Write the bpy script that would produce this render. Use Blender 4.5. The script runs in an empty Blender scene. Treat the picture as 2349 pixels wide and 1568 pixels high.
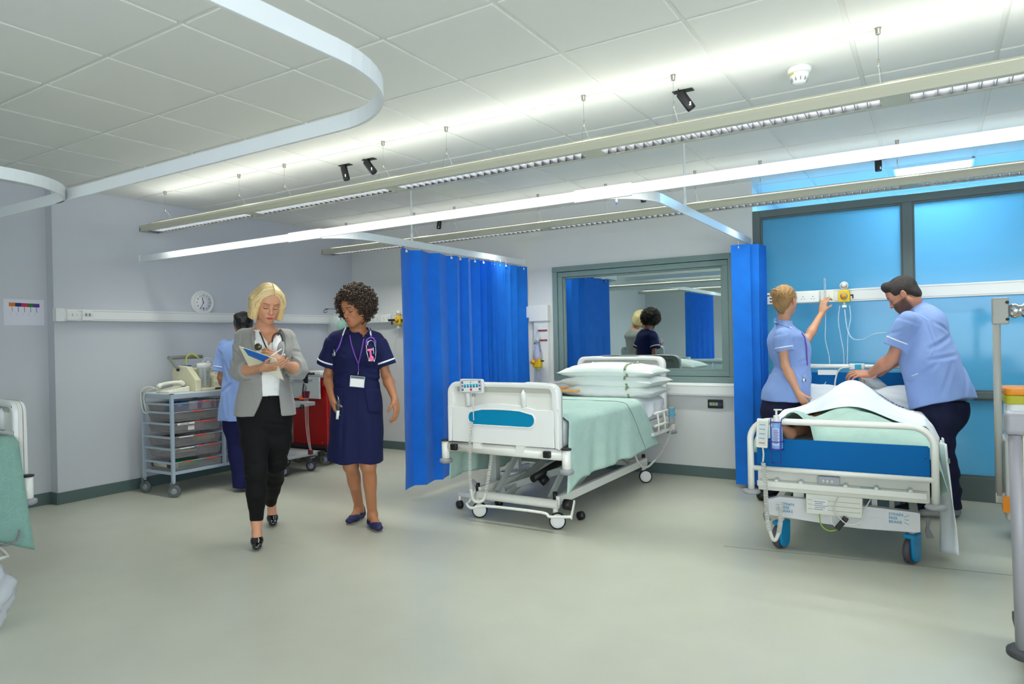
import bpy, bmesh, math, random
import numpy as np
from mathutils import Vector, Matrix
random.seed(7); np.random.seed(7)
S = bpy.context.scene
PI = math.pi

# ---------------------------------------------------------------- camera
YAW, PITCH, ROLL, FPX = math.radians(31.895), math.radians(-.217), math.radians(-1.171), 1556.7
EYE = Vector((0, 0, 1.28))
_f = Vector((-math.sin(YAW)*math.cos(PITCH), math.cos(YAW)*math.cos(PITCH), math.sin(PITCH)))
_r = _f.cross(Vector((0, 0, 1))).normalized(); _u = _r.cross(_f)
CR = _r*math.cos(ROLL)+_u*math.sin(ROLL); CU = -_r*math.sin(ROLL)+_u*math.cos(ROLL); CF = _f
cam = bpy.data.objects.new('camera', bpy.data.cameras.new('camera'))
S.collection.objects.link(cam)
cam.matrix_world = Matrix((CR, CU, -CF)).transposed().to_4x4()
cam.location = EYE
cam.data.sensor_width = 36; cam.data.lens = 36*FPX/2349
cam.data.clip_start = .05
cam.data.dof.use_dof = True; cam.data.dof.focus_distance = 4.6; cam.data.dof.aperture_fstop = 5.0
S.camera = cam

# ---------------------------------------------------------------- world, exposure, lights
w = bpy.data.worlds.new('world'); S.world = w; w.use_nodes = True
w.node_tree.nodes['Background'].inputs[0].default_value = (.75, .85, 1, 1)
w.node_tree.nodes['Background'].inputs[1].default_value = .5
S.view_settings.view_transform = 'Standard'; S.view_settings.look = 'None'
S.view_settings.exposure = 1.14; S.view_settings.gamma = 1.0
S.view_settings.use_curve_mapping = False
try:
    S.cycles.use_denoising = True; S.cycles.max_bounces = 7; S.cycles.diffuse_bounces = 4
    S.cycles.transparent_max_bounces = 10; S.cycles.caustics_reflective = False; S.cycles.caustics_refractive = False
    S.cycles.sample_clamp_indirect = 6
except Exception: pass

CEIL = 2.61; XL = -6.13; XL2 = -6.24; YB = 6.12; XR = 3.2; YF = -4.2
LIGHT_UP, LIGHT_DOWN = 5.6, 56
def area(name, loc, size, energy, color, rot=(0, 0, 0), spread=180):
    l = bpy.data.lights.new(name, 'AREA'); l.shape = 'RECTANGLE'; l.size, l.size_y = size
    l.energy = energy; l.color = color; l.spread = math.radians(spread)
    o = bpy.data.objects.new(name, l); S.collection.objects.link(o); o.location = loc; o.rotation_euler = rot
    return o
WARM = (.97, 1, .92)
LUM_Y = (3.39, 5.45, -.73, -2.79)       # two luminaire rows in view, then two added behind the camera as fill
LUM_X0, LUM_X1 = -5.84, 1.3
for yy in LUM_Y:
    L_ = LUM_X1-LUM_X0-.3; xm = (LUM_X0+LUM_X1)/2
    area('luminaire_uplight', (xm, yy, 2.362), (L_, .08), LIGHT_UP*(.45 if yy > 5 else 1), WARM, (PI, 0, 0))
    area('luminaire_downlight', (xm, yy, 2.325), (L_, .075), LIGHT_DOWN, WARM)
# soft cool fill lamps added at the front and right walls, no windows there
area('added_fill', (.8, YF+.1, 1.5), (4.4, 1.9), 50, (.86, .93, 1), (PI/2, 0, 0))
area('added_fill', (XR-.1, -1.2, 1.5), (4.5, 1.9), 70, (.86, .93, 1), (PI/2, 0, PI/2))
# blue light of the room beyond the glazed screen
area('blue_lamp', (.02, 6.66, 2.585), (.5, .58), 50, (.16, .52, 1))
area('blue_lamp', (1.0, 7.5, 2.58), (3.0, 1.2), 78, (.2, .6, .96))

# ---------------------------------------------------------------- helpers
def lin(c):
    return tuple(((x/255)/12.92 if x/255 <= .04045 else ((x/255+.055)/1.055)**2.4) for x in c)
MATS = {}
def mat(name, rgb, rough=.5, metal=0, noise=0, nscale=30, bump=0, bscale=200, emit=0, alpha=1, trans=0, coat=0, attr=False, spec=.5, sheen=0, sss=0, nvec=(1, 1, 1)):
    if name in MATS: return MATS[name]
    m = bpy.data.materials.new(name); m.use_nodes = True; nt = m.node_tree; b = nt.nodes['Principled BSDF']
    c = lin(rgb); b.inputs['Base Color'].default_value = (*c, 1)
    b.inputs['Roughness'].default_value = rough; b.inputs['Metallic'].default_value = metal
    b.inputs['Specular IOR Level'].default_value = spec
    if alpha < 1: b.inputs['Alpha'].default_value = alpha
    if trans: b.inputs['Transmission Weight'].default_value = trans
    if coat: b.inputs['Coat Weight'].default_value = coat; b.inputs['Coat Roughness'].default_value = .1
    if sheen: b.inputs['Sheen Weight'].default_value = sheen
    if sss: b.inputs['Subsurface Weight'].default_value = sss; b.inputs['Subsurface Radius'].default_value = (.01, .004, .002); b.inputs['Subsurface Scale'].default_value = 1
    if emit: b.inputs['Emission Color'].default_value = (*c, 1); b.inputs['Emission Strength'].default_value = emit
    src = None
    if attr:
        a = nt.nodes.new('ShaderNodeAttribute'); a.attribute_name = 'Col'; src = a.outputs['Color']
        nt.links.new(src, b.inputs['Base Color'])
    if noise or bump:
        tc = nt.nodes.new('ShaderNodeTexCoord'); mp = nt.nodes.new('ShaderNodeMapping'); mp.inputs['Scale'].default_value = nvec
        nt.links.new(tc.outputs['Object'], mp.inputs['Vector'])
    if noise:
        n = nt.nodes.new('ShaderNodeTexNoise'); n.inputs['Scale'].default_value = nscale; n.inputs['Detail'].default_value = 4
        nt.links.new(mp.outputs['Vector'], n.inputs['Vector'])
        mr = nt.nodes.new('ShaderNodeMapRange'); mr.inputs['From Min'].default_value = .25; mr.inputs['From Max'].default_value = .75
        mr.inputs['To Min'].default_value = 1-noise; mr.inputs['To Max'].default_value = 1+noise
        nt.links.new(n.outputs['Fac'], mr.inputs['Value'])
        mx = nt.nodes.new('ShaderNodeVectorMath'); mx.operation = 'SCALE'
        if src: nt.links.new(src, mx.inputs[0])
        else: mx.inputs[0].default_value = c
        nt.links.new(mr.outputs['Result'], mx.inputs['Scale'])
        nt.links.new(mx.outputs['Vector'], b.inputs['Base Color'])
    if bump:
        n = nt.nodes.new('ShaderNodeTexNoise'); n.inputs['Scale'].default_value = bscale; n.inputs['Detail'].default_value = 3
        nt.links.new(mp.outputs['Vector'], n.inputs['Vector'])
        bp = nt.nodes.new('ShaderNodeBump'); bp.inputs['Strength'].default_value = bump; bp.inputs['Distance'].default_value = .01
        nt.links.new(n.outputs['Fac'], bp.inputs['Height']); nt.links.new(bp.outputs['Normal'], b.inputs['Normal'])
    MATS[name] = m
    return m

class MB:
    """collects shapes into one mesh"""
    def __init__(s): s.v = []; s.f = []; s.mi = []; s.sm = []; s.cur = 0
    def add(s, vs, fs, smooth=False):
        n = len(s.v); s.v.extend([tuple(v) for v in vs])
        for f in fs: s.f.append(tuple(n+i for i in f)); s.mi.append(s.cur); s.sm.append(smooth)
        return s
    def box(s, c, d, R=None):
        c = Vector(c); h = [x/2 for x in d]
        vs = [Vector((x*h[0], y*h[1], z*h[2])) for x in (-1, 1) for y in (-1, 1) for z in (-1, 1)]
        if R is not None: vs = [R@v for v in vs]
        return s.add([c+v for v in vs], [(0, 1, 3, 2), (4, 6, 7, 5), (0, 4, 5, 1), (2, 3, 7, 6), (0, 2, 6, 4), (1, 5, 7, 3)])
    def b2(s, lo, hi):
        return s.box([(a+b)/2 for a, b in zip(lo, hi)], [abs(b-a) for a, b in zip(lo, hi)])
    def bar(s, a, b, wd, ht, up=(0, 0, 1)):
        a = Vector(a); b = Vector(b); t = (b-a).normalized(); u = Vector(up)
        x = t.cross(u)
        if x.length < 1e-5: x = t.cross(Vector((1, 0, 0)))
        x.normalize(); u = x.cross(t)
        return s.box((a+b)/2, ((b-a).length, wd, ht), Matrix((t, x, u)).transposed())
    def tube(s, pts, r, seg=10, caps=True, closed=False, sc=(1, 1), up=None):
        P_ = [Vector(p) for p in pts]; n = len(P_); rs = r if hasattr(r, '__len__') else [r]*n
        vs = []; N = None
        for i, p in enumerate(P_):
            if closed: t = P_[(i+1) % n]-P_[i-1]
            else: t = P_[min(i+1, n-1)]-P_[max(i-1, 0)]
            t.normalize()
            if N is None or up is not None:
                N = Vector(up) if up is not None else (Vector((0, 0, 1)) if abs(t.z) < .9 else Vector((1, 0, 0)))
            N = (N-t*N.dot(t)); N.normalize(); B = t.cross(N)
            for k in range(seg):
                a = 2*PI*k/seg
                vs.append(p+(N*math.cos(a)*sc[0]+B*math.sin(a)*sc[1])*rs[i])
        fs = []
        for i in range(n if closed else n-1):
            j = (i+1) % n
            for k in range(seg):
                k2 = (k+1) % seg
                fs.append((i*seg+k, i*seg+k2, j*seg+k2, j*seg+k))
        s.add(vs, fs, True)
        if caps and not closed:
            m = len(s.v)-len(vs)
            s.f.append(tuple(m+k for k in range(seg))[::-1]); s.mi.append(s.cur); s.sm.append(False)
            s.f.append(tuple(m+(n-1)*seg+k for k in range(seg))); s.mi.append(s.cur); s.sm.append(False)
        return s
    def cyl(s, a, b, r, r2=None, seg=20): return s.tube([a, b], [r, r if r2 is None else r2], seg)
    def lathe(s, c, prof, axis=(0, 0, 1), seg=24):
        A = Vector(axis).normalized(); X = A.orthogonal().normalized(); Y = A.cross(X); c = Vector(c); vs = []; n = len(prof)
        for r, h in prof:
            for k in range(seg):
                a = 2*PI*k/seg; vs.append(c+A*h+(X*math.cos(a)+Y*math.sin(a))*r)
        fs = [(i*seg+k, i*seg+(k+1) % seg, (i+1)*seg+(k+1) % seg, (i+1)*seg+k) for i in range(n-1) for k in range(seg)]
        s.add(vs, fs, True); m = len(s.v)-len(vs)
        for ring, rv in ((0, True), (n-1, False)):
            if prof[ring][0] > 1e-6:
                f = tuple(m+ring*seg+k for k in range(seg)); s.f.append(f[::-1] if rv else f); s.mi.append(s.cur); s.sm.append(False)
        return s
    def ball(s, c, r, seg=16, sc=(1, 1, 1)):
        n = seg//2; vs = []; c = Vector(c)
        for i in range(n+1):
            for k in range(seg):
                th = PI*i/n; a = 2*PI*k/seg
                vs.append(c+Vector((r*sc[0]*math.sin(th)*math.cos(a), r*sc[1]*math.sin(th)*math.sin(a), r*sc[2]*math.cos(th))))
        return s.add(vs, [(i*seg+k, (i+1)*seg+k, (i+1)*seg+(k+1) % seg, i*seg+(k+1) % seg) for i in range(n) for k in range(seg)], True)
    def prism(s, poly, vec, o=(0, 0, 0), ex=(1, 0, 0), ey=(0, 0, 1)):
        o = Vector(o); ex = Vector(ex); ey = Vector(ey); vec = Vector(vec); n = len(poly)
        a = [o+ex*x+ey*y for x, y in poly]; vs = a+[p+vec for p in a]
        fs = [tuple(range(n))[::-1], tuple(range(n, 2*n))]+[(i, (i+1) % n, n+(i+1) % n, n+i) for i in range(n)]
        return s.add(vs, fs)
    def grid(s, P_, nu, nv, wrap=False):
        fs = [(i*nv+j, (i+1)*nv+j, (i+1)*nv+(j+1) % nv, i*nv+(j+1) % nv) for i in range(nu-1) for j in range(nv if wrap else nv-1)]
        return s.add(P_, fs, True)

def W4(o):
    m = o.matrix_basis.copy()
    if o.parent: return W4(o.parent)@o.matrix_parent_inverse@m
    return m
def tag(o, label=None, cat=None, group=None, kind=None):
    if label: o['label'] = label
    if cat: o['category'] = cat
    if group: o['group'] = group
    if kind: o['kind'] = kind
    return o
def thing(name, label, cat, loc=(0, 0, 0), group=None, rz=0):
    o = bpy.data.objects.new(name, None); S.collection.objects.link(o); o.location = loc; o.rotation_euler = (0, 0, rz)
    o.empty_display_size = .05
    return tag(o, label, cat, group)
def link(o, parent=None):
    S.collection.objects.link(o)
    if parent is not None:
        o.parent = parent; o.matrix_parent_inverse = W4(parent).inverted()
    return o
def fixn(me):
    bm = bmesh.new(); bm.from_mesh(me); bmesh.ops.recalc_face_normals(bm, faces=bm.faces); bm.to_mesh(me); bm.free()
def ob(name, mb, m, parent=None, label=None, bevel=0, subd=0, solid=0, smooth=None, bseg=2, wn=False):
    me = bpy.data.meshes.new(name); me.from_pydata(mb.v, [], mb.f)
    for x in (m if isinstance(m, (list, tuple)) else [m]): me.materials.append(x)
    me.polygons.foreach_set('material_index', mb.mi)
    me.polygons.foreach_set('use_smooth', [bool(x) for x in mb.sm] if smooth is None else [smooth]*len(mb.f))
    me.update(); fixn(me)
    o = bpy.data.objects.new(name, me); link(o, parent)
    if label: o['label'] = label
    if solid:
        md = o.modifiers.new('solid', 'SOLIDIFY'); md.thickness = solid; md.offset = 0
    if bevel:
        md = o.modifiers.new('bevel', 'BEVEL'); md.width = bevel; md.segments = bseg; md.limit_method = 'ANGLE'; md.angle_limit = math.radians(40); md.harden_normals = False
        me.polygons.foreach_set('use_smooth', [True]*len(me.polygons))
        md2 = o.modifiers.new('wn', 'WEIGHTED_NORMAL'); md2.keep_sharp = True
    if subd:
        md = o.modifiers.new('sub', 'SUBSURF'); md.levels = md.render_levels = subd
    return o
def struct(name, mb, m, parent=None, bevel=0):
    o = ob(name, mb, m, parent, bevel=bevel)
    if parent is None: o['kind'] = 'structure'
    return o
def kids(o): return [c for c in S.collection.objects if c.parent == o]
KIDS = {}
def copy_tree(o, parent=None, kidmap=None):
    if kidmap is None:
        kidmap = {}
        for c in S.collection.objects:
            if c.parent: kidmap.setdefault(c.parent.name, []).append(c)
    c = o.copy(); S.collection.objects.link(c)
    if parent is not None:
        c.parent = parent; c.matrix_parent_inverse = o.matrix_parent_inverse.copy()
    for ch in kidmap.get(o.name, []): copy_tree(ch, c, kidmap)
    return c
def clone(o, delta, label=None, rz=None):
    c = copy_tree(o); c.location = Vector(o.location)+Vector(delta)
    if rz is not None: c.rotation_euler = (0, 0, rz)
    if label: c['label'] = label
    return c
def text(s, size, m, o, ex, ey, parent, name='lettering', depth=.0006, align='LEFT', label=None):
    """raised lettering at o, running along ex with its up direction ey"""
    cu = bpy.data.curves.new(name, 'FONT'); cu.body = s; cu.size = size; cu.extrude = depth; cu.align_x = align
    cu.materials.append(m)
    t0 = bpy.data.objects.new(name, cu); S.collection.objects.link(t0)
    me = bpy.data.meshes.new_from_object(t0); me.name = name; bpy.data.objects.remove(t0); t = bpy.data.objects.new(name, me)
    ex = Vector(ex).normalized(); ey = Vector(ey).normalized(); ez = ex.cross(ey)
    M_ = Matrix((ex, ey, ez)).transposed().to_4x4(); M_.translation = Vector(o)
    t.matrix_basis = M_; link(t, parent)
    if label: t['label'] = label
    return t
def P(x, y, d):
    """the point of the room seen at (x, y) of the photograph at distance d along the line of sight"""
    return EYE+(CF+CR*((x-1174.5)/FPX)-CU*((y-784)/FPX))*d
def PY(x, y, Y):
    r = CF+CR*((x-1174.5)/FPX)-CU*((y-784)/FPX); return EYE+r*(Y/r.y)
def PX(x, y, X):
    r = CF+CR*((x-1174.5)/FPX)-CU*((y-784)/FPX); return EYE+r*(X/r.x)
def PZ(x, y, Z=0):
    r = CF+CR*((x-1174.5)/FPX)-CU*((y-784)/FPX); return EYE+r*((Z-1.28)/r.z)
def turn_about(o, cx, cy, a):
    T_ = Matrix.Translation((cx, cy, 0)); o.matrix_basis = T_@Matrix.Rotation(a, 4, 'Z')@T_.inverted()@(Matrix.LocRotScale(o.location, o.rotation_euler, None))
def smoothpath(pts, n=8):
    """Catmull-Rom through the points"""
    p = [Vector(q) for q in pts]; p = [p[0]*2-p[1]]+p+[p[-1]*2-p[-2]]; out = []
    for i in range(1, len(p)-2):
        for k in range(n):
            t = k/n
            out.append(.5*((2*p[i])+(p[i+1]-p[i-1])*t+(2*p[i-1]-5*p[i]+4*p[i+1]-p[i+2])*t*t+(-p[i-1]+3*p[i]-3*p[i+1]+p[i+2])*t**3))
    out.append(p[-2]); return out
def coil(mb, pts, R_, r, turns, seg=5, n=12):
    """a coiled cable along a path"""
    path = smoothpath(pts, 10); L = [0]
    for a, b in zip(path, path[1:]): L.append(L[-1]+(b-a).length)
    tot = L[-1]; out = []; N = None; m = int(turns*n)
    for i in range(m+1):
        s = tot*i/m; k = max(0, min(len(path)-2, int(np.searchsorted(L, s))-1)); t = (s-L[k])/max(1e-9, L[k+1]-L[k])
        p = path[k].lerp(path[k+1], t); T = (path[k+1]-path[k]).normalized()
        if N is None: N = T.orthogonal().normalized()
        N = (N-T*N.dot(T)).normalized(); B = T.cross(N); a = 2*PI*i/n
        out.append(p+(N*math.cos(a)+B*math.sin(a))*R_)
    mb.tube(out, r, seg)
    return mb
def rrect(w_, h_, r, n=5):
    """rounded rectangle outline centred on 0"""
    o = []
    for cx, cy, a0 in ((w_/2-r, h_/2-r, 0), (-w_/2+r, h_/2-r, 90), (-w_/2+r, -h_/2+r, 180), (w_/2-r, -h_/2+r, 270)):
        for k in range(n+1):
            a = math.radians(a0+90*k/n); o.append((cx+r*math.cos(a), cy+r*math.sin(a)))
    return o

WHITE = mat('white_paint', (222, 224, 226), .55, noise=.015, nscale=3)
WPL = mat('white_plastic', (236, 238, 236), .32)
CREAM = mat('cream_enamel', (232, 232, 222), .28)
BLACK = mat('black_plastic', (22, 22, 24), .45)
GREYP = mat('grey_plastic', (150, 152, 156), .45)
DGREY = mat('dark_grey_rubber', (60, 62, 66), .6)
CHROME = mat('chrome', (205, 206, 208), .18, metal=1)
STEEL = mat('brushed_steel', (150, 154, 158), .38, metal=.85)
FRAMEG = mat('grey_green_frame', (124, 146, 144), .45)
FRAMED = mat('dark_grey_frame', (92, 106, 106), .45)
SKIRT = mat('grey_green_vinyl', (88, 108, 106), .5)
# ---------------------------------------------------------------- room shell
WALL = mat('wall_paint', (205, 209, 216), .6, noise=.012, nscale=2.5, bump=.05, bscale=400)
WALLB = mat('wall_paint_back', (218, 220, 220), .6, noise=.012, nscale=2.5, bump=.05, bscale=400)
FLOOR = mat('vinyl_floor', (186, 187, 173), .33, noise=.035, nscale=4, spec=.45)
nt = FLOOR.node_tree; b = nt.nodes['Principled BSDF']      # fine flecks of the vinyl
n2 = nt.nodes.new('ShaderNodeTexNoise'); n2.inputs['Scale'].default_value = 260; n2.inputs['Detail'].default_value = 2
tc = nt.nodes.new('ShaderNodeTexCoord'); nt.links.new(tc.outputs['Object'], n2.inputs['Vector'])
mr = nt.nodes.new('ShaderNodeMapRange'); mr.inputs['From Min'].default_value = .3; mr.inputs['From Max'].default_value = .7
mr.inputs['To Min'].default_value = .94; mr.inputs['To Max'].default_value = 1.05; nt.links.new(n2.outputs['Fac'], mr.inputs['Value'])
src = b.inputs['Base Color'].links[0].from_socket
mx = nt.nodes.new('ShaderNodeVectorMath'); mx.operation = 'SCALE'
nt.links.new(src, mx.inputs[0]); nt.links.new(mr.outputs['Result'], mx.inputs['Scale']); nt.links.new(mx.outputs['Vector'], b.inputs['Base Color'])
m = MB().b2((-6.6, YF, -.1), (XR, 9.2, 0)); struct('floor', m, FLOOR)
# weld line in the vinyl
m = MB().bar(PZ(1660, 1252)+Vector((0, 0, .0008)), PZ(2349, 1322)+Vector((0, 0, .0008)), .006, .0016)
struct('trim_1', m, mat('weld_line', (140, 142, 132), .5))
m = MB().b2((XL-.35, 2.745, 0), (XL, YB+.25, CEIL+.05)); struct('wall_left', m, WALL)
m = MB().b2((XL2-.25, YF, 0), (XL2, 2.745, CEIL+.05)); struct('wall_left_recess', m, WALL)
X0, X1, Z0, Z1 = -3.30, -1.487, .855, 2.005; XE = -1.325
m = MB()
m.b2((XL, YB, 0), (X0, YB+.2, CEIL+.05)); m.b2((X1, YB, 0), (XE, YB+.2, CEIL+.05))
m.b2((X0, YB, 0), (X1, YB+.2, Z0)); m.b2((X0, YB, Z1), (X1, YB+.2, CEIL+.05)); m.b2((X0, YB+.12, Z0), (X1, YB+.2, Z1))
struct('wall_back', m, WALLB)
m = MB().b2((-6.6, YF-.15, 0), (XR, YF, CEIL+.05)); struct('wall_front', m, WALL)
m = MB().b2((XR, YF, 0), (XR+.15, 9.2, CEIL+.05)); struct('wall_right', m, WALL)
m = MB().b2((XE-.2, 9.0, 0), (XR, 9.2, CEIL+.05)); m.b2((XE-.2, YB+.2, 0), (XE-.05, 9.0, CEIL+.05)); struct('wall_far', m, WALL)
# baseboards
for nm, lo, hi in (('baseboard_left', (XL, 2.745, 0), (XL+.012, YB, .096)), ('baseboard_left_recess', (XL2, YF, 0), (XL2+.012, 2.745, .096)),
                   ('baseboard_left_return', (XL2, 2.733, 0), (XL+.012, 2.745, .096)), ('baseboard_back', (XL, YB-.012, 0), (XE, YB, .096))):
    struct(nm, MB().b2(lo, hi), SKIRT, bevel=.003)
# ceiling: lay-in tiles with recessed joints
T = .579; OX = -3.709*1.33; OY = 1.2599*1.33; g = .011
CT = mat('ceiling_tile', (232, 232, 228), .7, bump=.05, bscale=500)
m = MB().b2((-6.6, YF, CEIL+.008), (XR, 9.2, CEIL+.06))
for i in range(-6, 16):
    for j in range(-11, 14):
        x0, x1, y0, y1 = OX+i*T+g, OX+(i+1)*T-g, OY+j*T+g, OY+(j+1)*T-g
        x0 = max(x0, XL2 if y0 < 2.7 else XL); x1 = min(x1, XR); y0 = max(y0, YF); y1 = min(y1, 9.0)
        if x1-x0 < .03 or y1-y0 < .03: continue
        m.b2((x0, y0, CEIL), (x1, y1, CEIL+.02))
struct('ceiling', m, CT, bevel=.003)

# ---------------------------------------------------------------- observation window (one-way mirror)
mir = bpy.data.materials.new('one_way_mirror'); mir.use_nodes = True; nt = mir.node_tree; b = nt.nodes['Principled BSDF']
b.inputs['Base Color'].default_value = (.55, .66, .66, 1); b.inputs['Metallic'].default_value = 1; b.inputs['Roughness'].default_value = .012
win = MB()
def framebox(mb, x0, x1, z0, z1, wd, y0, y1):
    mb.b2((x0, y0, z1-wd), (x1, y1, z1)); mb.b2((x0, y0, z0), (x1, y1, z0+wd))
    mb.b2((x0, y0, z0+wd), (x0+wd, y1, z1-wd)); mb.b2((x1-wd, y0, z0+wd), (x1, y1, z1-wd))
framebox(win, X0, X1, Z0, Z1, .052, YB-.018, YB+.09)
wo = struct('window_1', win, FRAMEG, bevel=.003)
m = MB(); framebox(m, X0+.056, X1-.056, Z0+.056, Z1-.056, .05, YB-.006, YB+.08); ob('window_sash', m, FRAMEG, wo, bevel=.003)
m = MB(); framebox(m, X0+.106, X1-.106, Z0+.106, Z1-.106, .018, YB+.012, YB+.08); ob('glazing_bead', m, FRAMEG, wo, bevel=.003)
ob('window_pane', MB().b2((X0+.11, YB+.03, Z0+.11), (X1-.11, YB+.036, Z1-.11)), mir, wo)
ob('window_sill', MB().b2((X0+.1, YB-.02, Z0-.02), (X1+.005, YB+.05, Z0-.002)), WPL, wo)

# ---------------------------------------------------------------- glazed screen to the blue-lit room
blue = bpy.data.materials.new('frosted_blue_glass'); blue.use_nodes = True; nt = blue.node_tree; nt.nodes.remove(nt.nodes['Principled BSDF'])
out = nt.nodes['Material Output']
d = nt.nodes.new('ShaderNodeBsdfDiffuse'); d.inputs[0].default_value = (.05, .27, .45, 1)
t = nt.nodes.new('ShaderNodeBsdfTranslucent'); t.inputs[0].default_value = (.75, .9, .9, 1)
gl = nt.nodes.new('ShaderNodeBsdfGlossy'); gl.inputs[0].default_value = (.8, .88, .95, 1); gl.inputs[1].default_value = .1
m1 = nt.nodes.new('ShaderNodeMixShader'); m1.inputs[0].default_value = .5; nt.links.new(d.outputs[0], m1.inputs[1]); nt.links.new(t.outputs[0], m1.inputs[2])
fr = nt.nodes.new('ShaderNodeFresnel'); fr.inputs[0].default_value = 1.5
m2 = nt.nodes.new('ShaderNodeMixShader'); nt.links.new(fr.outputs[0], m2.inputs[0]); nt.links.new(m1.outputs[0], m2.inputs[1]); nt.links.new(gl.outputs[0], m2.inputs[2])
nt.links.new(m2.outputs[0], out.inputs[0])
scr = thing('glazed_screen', 'grey-framed screen of frosted blue glass panes behind the two nurses and the occupied bed', 'glass screen', (XE, YB, 0))
y0, y1 = YB-.005, YB+.085
m = MB(); m.b2((XE, y0, 0), (XE+.062, y1, 2.345)); m.b2((XE+.062, y0, 2.285), (XR, y1, 2.345)); m.b2((XE+.062, y0, .0), (XR, y1, .178))
m.b2((-.2, y0, .178), (-.131, y1, 2.285)); m.b2((XE+.062, y0+.002, .767), (XR, y1-.002, .816)); m.b2((1.05, y0, .178), (1.12, y1, 2.285)); m.b2((2.2, y0, .178), (2.27, y1, 2.285))
ob('frame', m, FRAMED, scr, bevel=.003)
m = MB()
xs = (XE+.062, -.2, -.131, 1.05, 1.12, 2.2, 2.27, XR)
for a, c in zip(xs[::2], xs[1::2]):
    for z0, z1 in ((.178, .767), (.816, 2.285)):
        ob('glass_pane', MB().b2((a-.005, YB+.035, z0-.005), (c+.005, YB+.043, z1+.005)), blue, scr)
        m = MB(); framebox(m, a, c, z0, z1, .014, YB+.012, YB+.035); ob('glazing_bead', m, FRAMED, scr)

# ---------------------------------------------------------------- wall trunking
def trunk(name, label, lo, hi, axis='x'):
    o = ob(name, MB().b2(lo, hi), WPL, bevel=.006); tag(o, label, 'trunking')
    e = .0015; z0, z1 = lo[2], hi[2]
    if axis == 'x':
        m = MB().b2((lo[0], lo[1]-e, z0+.012), (hi[0], lo[1], z0+.016)).b2((lo[0], lo[1]-e, z1-.016), (hi[0], lo[1], z1-.012))
    else:
        m = MB().b2((hi[0], lo[1], z0+.012), (hi[0]+e, hi[1], z0+.016)).b2((hi[0], lo[1], z1-.016), (hi[0]+e, hi[1], z1-.012))
    ob('cover_edge', m, GREYP if 0 else mat('trunk_seam', (196, 199, 203), .5), o)
    return o
tkl = trunk('wall_trunking', 'long white dado trunking on the left wall below the clock', (XL, 2.75, 1.508), (XL+.055, YB, 1.606), 'y')
ob('end_cap', MB().b2((XL, 2.735, 1.503), (XL+.06, 2.8, 1.611)), WPL, tkl, bevel=.004)
tk2 = trunk('wall_trunking', 'white trunking crossing the corner wall behind the curly-haired nurse', (XL+.055, YB-.055, 1.508), (-3.62, YB, 1.606))
tk3 = trunk('wall_trunking', 'white trunking under the mirrored window behind the empty bed', (-3.34, YB-.055, .738), (XE-.01, YB, .84))
tk4 = trunk('wall_trunking', 'white trunking crossing the blue glass screen', (XE+.06, YB-.06, 1.528), (XR, YB-.008, 1.632))
# vertical service trunking left of the window
tk5 = thing('service_trunking', 'white upright service trunking between the open curtain and the mirrored window', 'trunking', (-3.45, YB, .82))
ob('upright_duct', MB().b2((-3.51, YB-.05, .82), (-3.345, YB, 1.46)), WPL, tk5, bevel=.004)
ob('duct_head', MB().b2((-3.56, YB-.065, 1.46), (-3.335, YB, 1.625)), WPL, tk5, bevel=.005)
ob('branch_duct', MB().b2((-3.66, YB-.06, 1.5), (-3.56, YB, 1.618)), WPL, tk5, bevel=.004)
RB = mat('brown_red_strap', (150, 72, 62), .5)
for zz in (1.365, 1.265): ob('strap', MB().b2((-3.47, YB-.054, zz-.009), (-3.352, YB-.049, zz+.009)), RB, tk5)
ob('valve_box', MB().b2((-3.5, YB-.075, .985), (-3.395, YB-.05, 1.12)), CREAM, tk5, bevel=.003)

# ---------------------------------------------------------------- suspended luminaires
LUMB = mat('luminaire_enamel', (190, 190, 172), .4); REFL = mat('dark_reflector', (30, 31, 35), .3, metal=.7)
LAMP = mat('lit_tube', (255, 255, 250), .5, emit=2.0)
LOUV = mat('louvre_aluminium', (96, 98, 104), .35, metal=.5)
def luminaire(y, label):
    t = thing('suspended_luminaire', label, 'ceiling light', ((LUM_X0+LUM_X1)/2, y, 2.28), 'suspended linear luminaires')
    x0, x1 = LUM_X0, LUM_X1; h = .085
    m = MB()      # side wings, ridge
    for s in (-1, 1):
        m.prism([(s*h, 0), (s*h, .035), (s*(h-.01), .055), (s*(h-.018), .05), (s*(h-.014), .006), (s*.05, .006), (s*.05, 0)][::s], (x1-x0, 0, 0), (x0, y, 2.28), (0, 1, 0), (0, 0, 1))
    m.b2((x0, y-h, 2.28), (x0+.012, y+h, 2.335)); m.b2((x1-.012, y-h, 2.28), (x1, y+h, 2.335))
    nsec = 5; L_ = (x1-x0)/nsec
    for k in range(nsec+1):
        xc = x0+k*L_; a = max(x0, xc-.055); c = min(x1, xc+.055); m.b2((a, y-.052, 2.28), (c, y+.052, 2.3))
    m.b2((x0+.1, y-.055, 2.345), (x1-.1, y+.055, 2.352))
    ob('housing', m, LUMB, t)
    for k in range(nsec):
        a, c = x0+k*L_+.055, x0+(k+1)*L_-.055
        m = MB(); nb = 26; st = (c-a)/nb
        for q in range(nb+1):
            xx = a+q*st
            m.prism([(-.0015, 0), (.0015, 0), (.006, .03), (-.006, .03)], (0, .1, 0), (xx, y-.05, 2.281), (1, 0, 0), (0, 0, 1))
        ob('louvre', m, LOUV, t)
        for s in (-1, 1): ob('side_reflector', MB().b2((a, y+s*.05-.001, 2.281), (c, y+s*.05+.001, 2.32)), REFL, t)
        ob('lamp_tube', MB().cyl((a, y, 2.335), (c, y, 2.335), .008, seg=8), LAMP, t)
    return t
l1 = luminaire(LUM_Y[0], 'long suspended luminaire nearest the camera, above the bright curtain track')
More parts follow.
